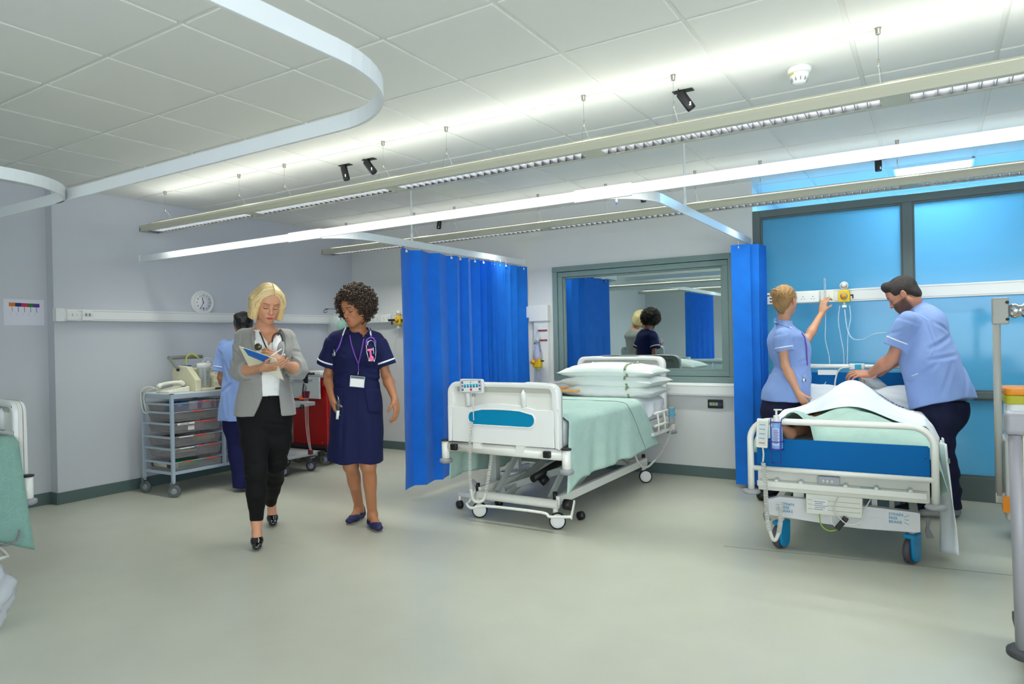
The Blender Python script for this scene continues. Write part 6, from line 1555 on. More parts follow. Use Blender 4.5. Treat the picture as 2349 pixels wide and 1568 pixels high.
# blouse
BL = Field()
BL.loft([(J(612, 910, 4.42), CRn, .125, .105), (J(610, 868, 4.42), CRn, .12, .1), (J(608, 815, 4.42), CRn, .15, .115), (J(608, 780, 4.44), CRn, .15, .1), (J(607, 758, 4.46), CRn, .1, .075)], .03)
for s in (-1, 1): BL.ell(J(607+s*23, 806, 4.35), (.068, .066, .068), None, .035)
o_ = J(611, 800, 4.4)
def px2(F0, pts): return [((V3(*P(x, y, 4.4))-F0)@CRn, (V3(*P(x, y, 4.4))-F0)@CUn) for x, y in pts]
BL.cutpoly(px2(o_, [(588, 738), (628, 738), (638, 764), (627, 797), (618, 782), (600, 765)]), o_, CRn, CUn, -CFn, -.03, .4)
BL.warp = folds(o_, .0012, [((1, 0, .4), .05, 0), ((.3, .2, 1), .07, 2)])
nets_obj('blouse', [BL.mesh(.006)], cloth('blouse_white', .75), p1, lambda V: np.tile(lin((238, 240, 240)), (len(V), 1)))
for y in (876, 893): ob('button', MB().ball(onsurf(BL, 631, y, 4.4, .001), .004, 8), CREAM, p1)
# trousers
TR = Field()
TR.loft([(J(607, 1002, 4.42), CRn, .09, .05), (J(607, 980, 4.43), CRn, .15, .105), (J(607, 950, 4.43), CRn, .178, .12), (J(607, 925, 4.43), CRn, .16, .112), (J(607, 898, 4.43), CRn, .135, .103)], .04)
tube_prims(TR, [J(585, 965, 4.42), J(585, 1010, 4.37), k1, J(589, 1130, 4.29), J(588.5, 1155, 4.31)], [.096, .088, .066, .058, .050], .03)
tube_prims(TR, [J(634, 965, 4.45), J(636, 1010, 4.46), k2, J(628, 1100, 4.6), J(625, 1122, 4.68)], [.096, .087, .064, .058, .050], .03)
TR.cyl(J(589, 1148, 4.30), J(588, 1191, 4.33), .052, .041, .02); TR.cyl(J(626, 1112, 4.63), J(621, 1151, 4.8), .052, .040, .02)
def trw(P_):
    q = P_-V3(*k1); kn_ = np.exp(-((P_[:, 2]-k1[2])/.12)**2)+np.exp(-((P_[:, 2]-.95)/.1)**2)*.7; return .0016*kn_*np.sin(P_[:, 2]*70+(P_@CRn)*45+2*np.sin(P_[:, 2]*17))+.0014*np.sin(P_[:, 2]*22+(P_@CRn)*50)
TR.warp = creases([(572, 1062, 606, 1048, .0045, .008), (572, 1082, 604, 1090, .0045, .008), (570, 1030, 590, 1022, .003, .008), (618, 1068, 652, 1050, .0045, .008), (616, 1084, 648, 1076, .004, .008), (562, 975, 600, 965, .003, .01), (618, 968, 655, 978, .003, .01), (590, 1010, 588, 1150, -.002, .004)], 4.35, trw)
nets_obj('trousers', [TR.mesh(.007)], mat('black_trousers', (12, 12, 14), .8, bump=.08, bscale=400, spec=.25), p1)
ob('belt_loop', MB().box(onsurf(TR, 617, 908, 4.4, .002), (.012, .006, .04)), mat('black_trousers', (22, 23, 26), .7), p1)
# shoes
for (tt_, hh_) in ((t1, h1), (t2, h2)):
    SH = Field(); shoe_prims(SH, hh_, tt_, .037, .06, .075); f = unit((tt_-hh_)*V3(1, 1, 0))
    SH.cone(hh_+UP*.09+f*.01, hh_+UP*.14+f*.004, .026, .022, .015)
    SH.ell(hh_+f*.085+UP*.155, (.034, .034, .075), None, .012, sub=True)
    SH.cutpoly([(-.2, 0), (.2, 0), (.2, -.2), (-.2, -.2)], tt_*V3(1, 1, 0)+UP*.001, CRn, UP, f, -.5, .5, .003)
    so = nets_obj('court_shoe', [SH.mesh(.0035)], mat('black_patent', (14, 14, 16), .08, coat=.6), p1)
    ob('stiletto_heel', MB().tube([Vector(hh_+f*.012+UP*.085), Vector(hh_+f*.016+UP*.03), Vector(hh_+f*.016)], [.018, .007, .0055], 12), MATS['black_patent'], so)
# blazer
JK = Field(); OJ = J(608, 850, 4.43)
st = [(952, 608, .195, .135), (930, 608, .19, .132), (900, 608, .172, .125), (868, 609, .152, .118), (835, 609, .158, .124), (805, 609, .172, .13), (783, 608, .172, .12), (768, 608, .155, .1), (752, 607, .085, .075)]
JK.loft([(J(x, y, 4.43+(.02 if y < 790 else 0)), CRn, w_, dp) for y, x, w_, dp in st], .02, 2.3)
for s in (-1, 1): JK.ell(J(608+s*24, 806, 4.35), (.075, .07, .07), None, .04)
for sh, el, wr, s in ((shR, elR, wrR, -1), (shL, elL, wrL, 1)):
    JK.cone(sh-CRn*s*.012, sh+CRn*s*.004, .05, .052, .03); JK.cone(sh, sh+(el-sh)*.4, .052, .053, .02); JK.cone(sh+(el-sh)*.35, el, .053, .052, .02)
    u = wr-el; JK.cyl(el, el+u*.34, .055, .056, .03); JK.cone(el, el+u*.15, .055, .055, .02)
pl_ = px2(OJ, [(597, 742), (632, 742), (648, 775), (650, 845), (648, 905), (655, 962), (590, 965), (604, 930), (613, 905), (610, 845), (600, 800), (590, 768)])
JK.cutpoly(pl_, OJ, CRn, CUn, -CFn, .02, .4, .006)
JK.cyl(J(607, 770, 4.44), J(609, 735, 4.40), .066, .085, .01, sub=True)
def jw(P_):
    q = P_-OJ; x = q@CRn; z = q[:, 2]; side = np.clip((np.abs(x)-.14)/.05, 0, 1)
    return .0028*side*(z > -.12)*np.sin(z*80+x*40+np.sin(z*23)*1.5)+.0014*np.sin(x*45+z*9)
JK.warp = creases([(534, 800, 556, 812, .005, .009), (535, 822, 555, 834, .005, .009), (538, 786, 552, 790, .003, .008), (668, 802, 690, 808, .005, .009), (666, 820, 692, 828, .005, .009), (668, 838, 690, 842, .004, .008), (553, 756, 556, 800, -.003, .005), (664, 756, 664, 800, -.003, .005), (570, 875, 590, 880, .003, .01), (655, 872, 664, 890, .003, .01)], 4.4, jw)
GREYJ = mat('grey_blazer', (150, 149, 146), .85, noise=.16, nscale=90, nvec=(8, 8, 1), bump=.2, bscale=900, sheen=.2)
jo = nets_obj('blazer', [JK.mesh(.006)], GREYJ, p1)
# lapels, shoulder to button
def ribbon(F_, left, right, d, m, par, name, off=.005, label=None):
    V = []; n = 14
    def samp(pl, t):
        t *= len(pl)-1; i = min(len(pl)-2, int(t)); f = t-i; return pl[i][0]*(1-f)+pl[i+1][0]*f, pl[i][1]*(1-f)+pl[i+1][1]*f
    for i in range(n+1):
        a = samp(left, i/n); b = samp(right, i/n)
        for j in range(5):
            f = j/4; V.append(onsurf(F_, a[0]*(1-f)+b[0]*f, a[1]*(1-f)+b[1]*f, d, off+.003*math.sin(f*PI)))
    return ob(name, MB().grid(V, n+1, 5), m, par, label, solid=.004)
ribbon(JK, [(580, 752), (574, 768), (578, 790), (587, 825), (598, 860)], [(592, 752), (591, 768), (598, 795), (606, 825), (610, 858)], 4.4, GREYJ, jo, 'lapel')
ribbon(JK, [(643, 753), (652, 768), (655, 795), (653, 840), (651, 858)], [(655, 757), (666, 773), (672, 800), (662, 840), (653, 862)], 4.4, GREYJ, jo, 'lapel')
for (el, wr, r) in ((elR, wrR, .057), (elL, wrL, .057)):
    u = (wr-el); a_, b_ = el+u*.24, el+u*.36; JC = Field(); JC.cyl(a_, b_, r+.002, r+.003, .004)
    nets_obj('turned_cuff', [JC.mesh(.0045)], GREYJ, jo)
# hair
H = Field(); HM = mat('blond_hair', (232, 204, 150), .38, noise=.2, nscale=30, nvec=(6, 6, .6), bump=.12, bscale=90, spec=.4)
H.ell(g1(0, -.02, .04), (.082, .102, .088), R1, .02)
H.ell(g1(0, -.065, -.02), (.09, .062, .10), R1, .03)
for s in (-1, 1):
    H.cone(g1(s*.04, .036, .078), g1(s*.076, .024, .01), .024, .020, .03); H.cone(g1(s*.076, .026, .01), g1(s*.080, .02, -.09), .020, .017, .03)
    H.cone(g1(s*.072, -.02, .03), g1(s*.078, -.02, -.09), .034, .028, .04); H.cone(g1(s*.06, -.07, .0), g1(s*.06, -.06, -.09), .04, .035, .04)
H.ell(g1(.004, .1, -.045), (.072, .088, .108), R1, .012, sub=True)
H.ell(g1(.008, .1, .045), (.036, .058, .038), R1, .015, sub=True)
H.halfspace(g1(0, 0, -.115), R1@V3(0, .25, -1), .012)
def hw(P_):
    q = (P_-c1)@R1; a = np.arctan2(q[:, 0], q[:, 1]+.04); part = np.exp(-((q[:, 0]-.012)/.006)**2)*(q[:, 2] > .05)*(q[:, 1] > -.03)
    return .0008*np.sin(a*40)+.005*part
H.warp = hw
hair1 = nets_obj('hair', [H.mesh(.0036)], HM, p1)
rs = np.random.RandomState(5); NS_ = 900; TS = np.linspace(0, 1, 12); PT = []
for i in range(NS_):
    s_ = -1 if i % 2 else 1; u = rs.uniform(0, 1); y0 = .03-.10*u; y1 = .05-.14*u+rs.normal()*.006; tw = rs.normal()*.01
    a_, b_, c_2, d_ = (V3(.012+s_*.004, y0, .125), V3(s_*.055, y0*.9+.008, .10), V3(s_*.088, y1*.75+.01, 0+rs.normal()*.01), V3(s_*.086, y1*.75+.008+tw, -.105+rs.normal()*.004))
    if (i//2) % 2 == 0: f2 = rs.uniform(0, 1); a_, b_, c_2, d_ = (V3(.012+s_*.003, .02+.058*f2, .118-.034*f2), V3(s_*.045, .03+.046*f2, .098-.026*f2), V3(s_*.08, .014+.03*f2+rs.normal()*.004, .012+rs.normal()*.01), V3(s_*.085, .004+.034*f2+rs.normal()*.005, -.104))
    elif u > .8: c_2 = V3(s_*.05*rs.uniform(.1, 1.4), -.11, .0); d_ = V3(s_*.05*rs.uniform(.1, 1.4), -.105, -.10)
    pth = smoothpath([a_, b_, c_2, d_], 6); PT.append([pth[int(t*(len(pth)-1))] for t in TS])
PT = np.array([[V3(*q) for q in r] for r in PT]); Q0 = PT*1.0; ax0 = np.stack([np.zeros_like(Q0[..., 0]), np.full_like(Q0[..., 0], -.02), np.clip(Q0[..., 2], -.12, .03)], -1)
dv = Q0-ax0; dv /= np.linalg.norm(dv, axis=-1)[..., None]; rr = np.full(dv.shape[:2], .15)
for _ in range(22):
    X_ = c1+(ax0+dv*rr[..., None])@R1.T; rr = np.clip(rr-H.at(X_.reshape(-1, 3)).reshape(rr.shape)*.8, .03, .17)
X_ = c1+(ax0+dv*(rr[..., None]+.0008))@R1.T; ok = (rr > .05)
for q_, nm, cl in ((0, 'hair_strands', (246, 226, 178)), (1, 'hair_strands', (196, 160, 100)), (2, 'hair_strands', (232, 202, 140))):
    m = MB()
    for i in range(q_, NS_, 3):
        g_ = [X_[i, j] for j in range(12)]
        hq = (X_[i]-c1)@R1
        if np.abs(np.diff(rr[i])).max() > .02 or ((hq[:, 1] > .045) & (np.abs(hq[:, 0]) < .06) & (hq[:, 2] < .066)).any(): continue
        wv = rs.uniform(.6, 1.2); m.tube(g_, [(.0012+.0008*math.sin(PI*j/11))*wv for j in range(12)], 4, caps=False)
    ob(nm, m, mat('strand_%d' % q_, cl, .35, spec=.6), hair1, smooth=True)
ob('earring', MB().ball(Vector(g1(-.082, 0, -.045)), .005, 10), CHROME, p1)
# ---- the folder she reads
def K(x, y, d): return Vector(J(x, y, d))
A_, B_, C_, D_ = K(549, 793, 4.09), K(634, 822, 4.09), K(651, 871, 4.20), K(571, 838, 4.22)
fo = thing('clipboard_folder', 'cream folder with a blue board clipped on, held open by the blond woman', 'clipboard', A_)
ex_ = (B_-A_).normalized(); ey_ = (D_-A_); ey_ = (ey_-ex_*ey_.dot(ex_)).normalized(); ez_ = ex_.cross(ey_)
if ez_.dot(CF) > 0: ez_ = -ez_
Wd, Ht = (B_-A_).length, (D_-A_).length*1.0
q = lambda u, v, w_=0: A_+ex_*u+ey_*v+ez_*w_
cov = mat('cream_card', (226, 222, 196), .7)
skew = (C_-D_-(B_-A_)).length
off = (D_-A_).dot(ex_)
def quadp(p, th, nm, m, par):
    n = len(p); return ob(nm, MB().add([*p, *[x+ez_*th for x in p]], [tuple(range(n)), tuple(range(2*n-1, n-1, -1))]+[(i, n+i, n+(i+1) % n, (i+1) % n) for i in range(n)]), m, par)
lp = lambda a, b, t: a.lerp(b, t)
quadp([A_, B_, lp(B_, C_, .58), lp(A_, D_, 1.0)], .004, 'folder_cover', cov, fo)
quadp([lp(A_, D_, .95)+(C_-D_)*.38, lp(B_, C_, .5), C_, lp(A_, D_, .98)+(C_-D_)*.62], .002, 'paper_sheet', mat('sheet_white', (236, 234, 216), .7), fo)
quadp([A_+(B_-A_)*.13+ez_*.005, A_+(B_-A_)*.80+ez_*.005, lp(A_+(B_-A_)*.80, D_+(C_-D_)*.80, .20)+ez_*.005, lp(A_+(B_-A_)*.62, D_+(C_-D_)*.62, .36)+ez_*.005, lp(A_+(B_-A_)*.18, D_+(C_-D_)*.2, .30)+ez_*.005], .004, 'blue_board', mat('blue_board', (10, 100, 190), .35), fo)
c_ = K(592, 793, 4.10)
ob('clip', MB().ball(c_+Vector((0, 0, -.006)), .03, 18, (.95, .6, .75)), mat('olive_chrome', (96, 94, 78), .22, metal=.9), fo) if 1 else ob('clip', MB().tube(smoothpath([c_+ex_*-.024+Vector((0, 0, -.016)), c_+ex_*-.02+Vector((0, 0, .0)), c_+Vector((0, 0, .008)), c_+ex_*.02+Vector((0, 0, -.004)), c_+ex_*.024+Vector((0, 0, -.02))], 5), .011, 10), mat('olive_chrome', (110, 108, 92), .25, metal=.9), fo)
pn = thing('pen', 'slim pen in the writing hand of the blond woman', 'pen', K(640, 806, 4.08))
ob('barrel', MB().cyl(K(646, 800, 4.13), K(622, 816, 4.07), .0042, seg=8), WPL, pn)
# ---- stethoscopes
def stetho(label, tubeL, tubeR, loop, F_, d, m, name='stethoscope', chest=None, nm_=None):
    t = thing(name, label, 'stethoscope', tubeL[0]); 
    ob('rubber_tube', MB().tube(smoothpath(tubeL, 5), .0048, 8), m, t)
    if tubeR: ob('rubber_tube', MB().tube(smoothpath(tubeR, 5), .0048, 8), m, t)
    if loop: ob('binaural_tube', MB().tube(smoothpath(loop, 6), .0032, 8), CHROME, t)
    return t
L = lambda pts, F_, d, off=.008: surf_line(F_, pts, d, off, 3)
BLK = mat('black_rubber', (34, 32, 38), .35)
UN = Field(); UN.p = JK.p+BL.p
G = lambda pts: [K(*q) for q in pts]
s1 = stetho('black stethoscope with chrome ear tubes around the neck of the blond woman', G([(588, 752, 4.47), (594, 760, 4.39), (599, 768, 4.34), (606, 786, 4.29), (616, 808, 4.26), (621, 822, 4.26)]), G([(643, 754, 4.46), (641, 760, 4.38), (639, 765, 4.31), (638, 768, 4.28)]), None, None, 4.4, BLK)
ob('yoke_tube', MB().tube(smoothpath(G([(624, 784, 4.26), (627, 770, 4.265), (636, 764, 4.27), (645, 768, 4.27), (649, 782, 4.265)]), 6), .0052, 8), BLK, s1)
ob('binaural_tube', MB().tube(smoothpath(G([(624, 784, 4.26), (625, 796, 4.255), (628, 808, 4.25)]), 6), .0036, 8).tube(smoothpath(G([(649, 782, 4.265), (651, 797, 4.26), (649, 809, 4.255), (643, 816, 4.25)]), 6), .0036, 8), CHROME, s1)
ob('ear_tip', MB().ball(K(652, 813, 4.25), .0075, 10).cyl(K(643, 816, 4.25), K(652, 813, 4.25), .0045, seg=8), WPL, s1)
# ---------------------------------------------------------------- nurse in the navy dress
base = PZ(835, 1212)
p2 = thing('person', 'curly-haired nurse in a navy dress uniform with white piping and flat shoes', 'person', (base.x, base.y, 0))
SK2 = (176, 118, 82); R2 = headframe(d2r(-34), d2r(16), -.03); c2 = J(815, 707, 4.58); nk2 = J(819, 758, 4.66)
shR, shL = J(768, 776, 4.63), J(866, 778, 4.65); elR, elL = J(753, 860, 4.66), J(886, 861, 4.68); wrR, wrL = J(762, 912, 4.56), J(905, 914, 4.60)
B = Field(); g2 = head_prims(B, c2, R2, .98, female=True, neck_to=nk2, neck_r=.048)
B.loft([(J(817, 950, 4.65), CRn, .14, .1), (J(817, 900, 4.65), CRn, .14, .095), (J(817, 865, 4.65), CRn, .12, .085), (J(817, 815, 4.64), CRn, .135, .09), (J(817, 780, 4.65), CRn, .14, .08), (J(817, 764, 4.66), CRn, .1, .055)], .03)
B.cone(J(782, 772, 4.65), J(852, 773, 4.66), .04, .04, .04)
arm_prims(B, shR, elR, wrR, .95); arm_prims(B, shL, elL, wrL, .95)
hand_prims(B, wrR, CRn*.22-UP*.95-CFn*.1, CFn*.35+CRn*.9, 1, (.35, .5, .4), .98, thumb=(.4, .6))
hand_prims(B, wrL, CRn*.2-UP*.95-CFn*.15, CFn*.3-CRn*.9, -1, (.35, .5, .4), .98, thumb=(.4, .5))
def flat_foot(tp, hp, L_=.235):
    tp = V3(*tp); hp = V3(*hp); v = unit((hp-tp)*V3(1, 1, 0)); h = tp+v*L_; return tp, h, h-v*.055+UP*.085
t1, h1, a1 = flat_foot(PZ(797, 1205), PZ(842, 1180)); t2, h2, a2 = flat_foot(PZ(872, 1222), PZ(834, 1190))
k1, k2 = J(805, 1066, 4.67), J(845, 1066, 4.60)
leg_prims(B, J(797, 940, 4.65), k1, a1, CFn, .93); leg_prims(B, J(838, 940, 4.65), k2, a2, CFn, .93)
foot_skin(B, h1, t1, a1); foot_skin(B, h2, t2, a2)
fine = [spans(c2-UP*.01, .15), spans(wrR-UP*.08, .12), spans(wrL-UP*.08, .12)]
nets_obj('body', [B.mesh(.0085, holes=fine)]+[B.mesh(.0028 if i == 0 else .0036, *f) for i, f in enumerate(fine)], skin('skin_brown'), p2, head_color(c2, R2, SK2, .98, lips=(190, 84, 96), brow=(44, 30, 26), blush=(205, 130, 100)))
DR = Field(); OD = J(817, 900, 4.65)
st = [(1057, 815, .188, .135), (1030, 815, .186, .135), (990, 817, .184, .138), (950, 818, .18, .135), (915, 818, .172, .128), (885, 818, .158, .12), (855, 818, .152, .115), (825, 818, .152, .118), (800, 818, .157, .122), (780, 818, .158, .112), (768, 818, .15, .09), (755, 818, .095, .065), (750, 818, .075, .058)]
DR.loft([(J(x, y, 4.65), CRn, w_, dp) for y, x, w_, dp in st], .02, 2.3)
for s in (-1, 1): DR.ell(J(817+s*21, 812, 4.565), (.066, .06, .066), None, .045)
slR, slL = J(748, 838, 4.65), J(887, 838, 4.66)
for sh, e, s in ((shR, slR, -1), (shL, slL, 1)):
    DR.cone(sh-CRn*s*.012, sh+(e-sh)*.25, .052, .056, .03); DR.cyl(sh+(e-sh)*.1, e, .054, .068, .02)
DR.cutpoly([(x*1.0, y) for x, y in px2(OD, [(803, 742), (832, 742), (834, 755), (819, 774), (808, 757)])], OD, CRn, CUn, -CFn, -.02, .4, .004)
DR.cyl(J(818, 765, 4.65), J(817, 735, 4.60), .05, .068, .008, sub=True)
def dw(P_):
    q = P_-OD; x = q@CRn; z = q[:, 2]; lo = np.clip((-z-.02)/.3, 0, 1)
    return .006*lo*np.sin(x*34+1.2+np.sin(z*4))+.0026*np.exp(-((z-.1)/.06)**2)*np.sin(z*75+x*14)+.0012*np.sin(x*40+z*33)
DR.warp = creases([(768, 862, 800, 852, .004, .009), (768, 874, 796, 868, .003, .009), (866, 862, 840, 854, .004, .009), (866, 876, 846, 872, .003, .009), (772, 800, 800, 816, .003, .01), (862, 800, 846, 812, .003, .01), (792, 935, 786, 1050, .004, .014), (852, 950, 862, 1050, .004, .014), (757, 775, 752, 820, .003, .008), (764, 765, 768, 800, -.003, .005), (866, 765, 868, 800, -.003, .005), (878, 790, 890, 815, .003, .008)], 4.55, dw)
NAVYC = mat('navy_cotton', (15, 22, 68), .8, bump=.1, bscale=500, noise=.05, nscale=8, spec=.3)
dress = nets_obj('uniform_dress', [DR.mesh(.0065)], NAVYC, p2)
for sh, e in ((shR, slR), (shL, slL)): ring_trim(dress, sh+(e-sh)*.1, e, .80, .054, .068, .0095, PIPE, grow=.004)
ribbon(DR, [(795, 750), (790, 758), (786, 769)], [(805, 751), (805, 758), (804, 767)], 4.6, NAVYC, dress, 'collar', .006)
ribbon(DR, [(835, 752), (831, 760), (828, 771)], [(844, 751), (848, 759), (851, 769)], 4.6, NAVYC, dress, 'collar', .006)
for pts in ([(794, 750), (790, 758), (786, 769)], [(845, 751), (849, 759), (851, 769)]):
    m = MB(); strap(m, [Vector(v) for v in surf_line(DR, pts, 4.6, .012, 3)], .009, .002, -CF); ob('collar_piping', m, PIPE, dress)
patch('pocket', DR, [(835, 889), (872, 891), (874, 947), (846, 947)], 4.6, NAVYC, dress, .004); patch('pocket', DR, [(764, 889), (786, 889), (783, 945), (762, 945)], 4.6, NAVYC, dress, .004)
patch('breast_pocket', DR, [(838, 815), (860, 815), (859, 842), (839, 842)], 4.6, NAVYC, dress, .003)
m = MB(); strap(m, [Vector(v) for v in surf_line(DR, [(820, 776), (822, 830), (822, 900), (822, 980), (823, 1052)], 4.6, .003, 5)], .003, .001, -CF); ob('front_placket', m, mat('navy_seam', (16, 22, 66), .8), dress)
NS = mat('navy_shoe', (18, 26, 80), .55, bump=.2, bscale=600)
for tt_, hh_ in ((t1, h1), (t2, h2)):
    SH = Field(); shoe_prims(SH, hh_, tt_, .038, .06, 0); f = unit((tt_-hh_)*V3(1, 1, 0)); SH.cone(hh_+f*.015+UP*.03, hh_+f*.006+UP*.065, .026, .02, .02)
    SH.ell(hh_+f*.10+UP*.075, (.026+abs(f[0])*.045, .026+abs(f[1])*.045, .04), None, .01, sub=True)
    SH.cutpoly([(-.3, 0), (.3, 0), (.3, -.2), (-.3, -.2)], tt_*V3(1, 1, 0)+UP*.001, np.cross(f, UP), UP, f, -.5, .5, .003)
    so = nets_obj('flat_shoe', [SH.mesh(.0035)], NS, p2)
    ob('sole', MB().tube([Vector(hh_*V3(1, 1, 0)+f*.03+UP*.004), Vector(hh_*V3(1, 1, 0)+f*.13+UP*.004), Vector(tt_*V3(1, 1, 0)-f*.03+UP*.004)], [.027, .033, .028], 14, sc=(.12, 1), up=(0, 0, 1)), mat('tan_sole', (150, 134, 104), .6), so)
# curls: short springs all over a rounded cap of hair
def curls(name, g, R, par, m, n, rad, cen, hole, seed=3, rc=.0075, rt=.0026, ln=.03, cap=True, squash=(1, 1, 1)):
    rng = np.random.RandomState(seed); mb = MB(); c0 = V3(cen); cnt = 0
    while cnt < n:
        v = rng.normal(size=3); v /= np.linalg.norm(v); q = c0+v*V3(squash)*rad*rng.uniform(.80, 1.0)
        if hole(q): continue
        cnt += 1; p = g(*q); dr = unit(R@v*.8+UP*-.55+rng.normal(size=3)*.35); a1_ = unit(np.cross(dr, V3(.3, .2, 1))); a2_ = np.cross(dr, a1_); pts = []; ph = rng.uniform(0, 6); L_ = ln*rng.uniform(.7, 1.4); r_ = rc*rng.uniform(.7, 1.3); tn = rng.uniform(1.6, 2.6)
        for i in range(13):
            f = i/12; a = ph+f*tn*2*PI; pts.append(p+dr*(f-.5)*L_+(a1_*math.cos(a)+a2_*math.sin(a))*r_)
        mb.tube(pts, rt*rng.uniform(.8, 1.3), 4, caps=False)
    return ob(name, mb, m, par)
HB = mat('dark_curly_hair', (64, 47, 36), .42, noise=.6, nscale=40, spec=.5)
H = Field(); H.ell(g2(.0, -.03, .03), (.115, .112, .108), R2, .02); H.ell(g2(.02, .11, -.03), (.082, .09, .095), R2, .01, sub=True); H.ell(g2(-.01, .1, .02), (.05, .06, .055), R2, .02, sub=True)
H.halfspace(g2(0, 0, -.09), R2@V3(0, .5, -1), .01)
rngh = np.random.RandomState(2); HP = rngh.uniform(0, 6.28, (6,)); HD = rngh.normal(size=(6, 3))
H.warp = lambda P_: .004*sum(np.sin((P_@unit(HD[i]))*(170+30*i)+HP[i]) for i in range(6))
hr2 = nets_obj('hair', [H.mesh(.0045)], HB, p2)
hole2 = lambda q: (q[1] > .0 and -.066 < q[0] < .098 and q[2] < .088-.5*max(0, q[0])) or (q[1] > .0 and abs(q[0]) < .052 and q[2] < -.06) or q[2] < -.115
curls('curls', g2, R2, hr2, HB, 1500, .138, (0, -.022, .03), hole2)
# things she wears and carries
PUR = mat('purple_rubber', (116, 78, 190), .4); PURL = mat('purple_lanyard', (112, 60, 170), .6)
s2 = stetho('purple stethoscope around the neck of the curly-haired nurse', L([(792, 752), (786, 770), (778, 795), (770, 808)], DR, 4.6, .007), L([(850, 752), (851, 765), (852, 774)], DR, 4.6, .007), None, DR, 4.6, PUR)
ob('yoke_tube', MB().tube(smoothpath(L([(840, 790), (841, 780), (848, 774), (856, 775), (861, 783), (861, 791)], DR, 4.6, .010), 4), .0052, 8), PUR, s2)
ob('binaural_tube', MB().tube(smoothpath(L([(840, 791), (841, 806), (845, 822), (850, 826)], DR, 4.6, .010), 4), .0034, 8).tube(smoothpath(L([(861, 791), (862, 806), (861, 820), (858, 827)], DR, 4.6, .010), 4), .0034, 8).tube(smoothpath(L([(843, 792), (844, 784), (851, 780), (858, 784), (860, 795)], DR, 4.6, .012), 4), .0026, 8), CHROME, s2)
for x, y in ((847, 826), (858, 827)): ob('ear_tip', MB().ball(onsurf(DR, x, y, 4.6, .010), .0065, 10), CREAM, s2)
q_ = onsurf(DR, 767, 813, 4.6, .006); ob('chest_piece', MB().lathe(q_, [(0, -.012), (.013, -.01), (.014, 0), (.009, .006), (.014, .012), (0, .016)], axis=(CR*.6+CF*-.5), seg=18).cyl(q_, q_+Vector((0, 0, .035)), .004, seg=8), CHROME, s2)
ly = thing('id_lanyard', 'purple lanyard with a blank white badge worn by the curly-haired nurse', 'lanyard', onsurf(DR, 822, 874, 4.6, .01))
m = MB(); strap(m, [Vector(v) for v in surf_line(DR, [(802, 768), (806, 790), (814, 815), (822, 834)], 4.6, .006, 3)], .009, .0015, -CF); strap(m, [Vector(v) for v in surf_line(DR, [(836, 768), (831, 795), (826, 818), (822, 834)], 4.6, .006, 3)], .009, .0015, -CF)
ob('ribbon', m, PURL, ly)
m = MB(); strap(m, [Vector(v) for v in surf_line(DR, [(822, 834), (822.5, 850)], 4.6, .008, 3)], .006, .0015, -CF); ob('safety_clasp', m, PURL, ly)
m = MB().cyl(onsurf(DR, 822, 850, 4.6, .01), onsurf(DR, 821, 861, 4.6, .012), .0025, seg=8); ob('swivel_hook', m, CHROME, ly)
Rb = Matrix((CR, -CF, Vector((0, 0, 1)))).transposed(); Rb = Rb@Matrix.Rotation(.10, 3, 'Y'); q_ = onsurf(DR, 819.5, 875, 4.6, .014)
ob('badge_sleeve', MB().box(q_, (.098, .003, .074), Rb), mat('badge_sleeve', (188, 196, 204), .2), ly, bevel=.001)
ob('badge_card', MB().box(q_+Rb@Vector((0, -(-.0025), -.008)), (.088, .001, .05), Rb), CARD, ly); ob('badge_strip', MB().box(q_+Rb@Vector((0, .0026, .028)), (.09, .001, .012), Rb), mat('badge_dark', (70, 76, 90), .3), ly)
fw = thing('fob_watch', 'pink fob watch pinned on the chest of the curly-haired nurse', 'watch', onsurf(DR, 851, 815, 4.6, .01)); PK = mat('pink_silicone', (246, 110, 170), .4)
m = MB(); strap(m, [onsurf(DR, 843, 803, 4.6, .006), onsurf(DR, 855, 801, 4.6, .006)], .014, .003, -CF); strap(m, [onsurf(DR, 849, 803, 4.6, .006), onsurf(DR, 851, 818, 4.6, .007)], .014, .003, -CF)
q_ = onsurf(DR, 851, 822, 4.6, .008); m.lathe(q_, [(0, -.004), (.019, -.004), (.02, .004), (.015, .006)], axis=-CF, seg=24); ob('holder', m, PK, fw)
ob('dial', MB().lathe(q_-CF*.002, [(0, 0), (.0135, 0), (.0135, .003), (0, .003)], axis=-CF, seg=24), CREAM, fw); ob('watch_hands', MB().bar(q_-CF*.006, q_-CF*.006+Vector((0, 0, .01)), .001, .002).bar(q_-CF*.006, q_-CF*.006+CR*.007, .001, .002), INK, fw)
pn = thing('pen', 'clear ballpoint pen clipped beside the pink fob watch', 'pen', onsurf(DR, 857, 803, 4.6, .01)); ob('barrel', MB().cyl(onsurf(DR, 856, 797, 4.6, .008), onsurf(DR, 857.5, 811, 4.6, .008), .003, seg=8), mat('pale_blue_plastic', (170, 206, 226), .2), pn)
kt = thing('key_torch', 'small clear and white dispenser hanging by the hand at the hip of the curly-haired nurse', 'dispenser', onsurf(DR, 776, 930, 4.6, .03))
ob('clip', MB().cyl(onsurf(DR, 775, 906, 4.6, .012), onsurf(DR, 777, 918, 4.6, .02), .004, seg=8), CHROME, kt)
ob('dark_body', MB().cyl(onsurf(DR, 777, 916, 4.6, .02), onsurf(DR, 775.5, 941, 4.6, .024), .012, .011, seg=14), mat('dark_clear', (70, 84, 96), .15, alpha=.8), kt)
ob('white_cap', MB().cyl(onsurf(DR, 775.5, 941, 4.6, .024), onsurf(DR, 773.5, 961, 4.6, .024), .0105, .009, seg=14), WPL, kt)
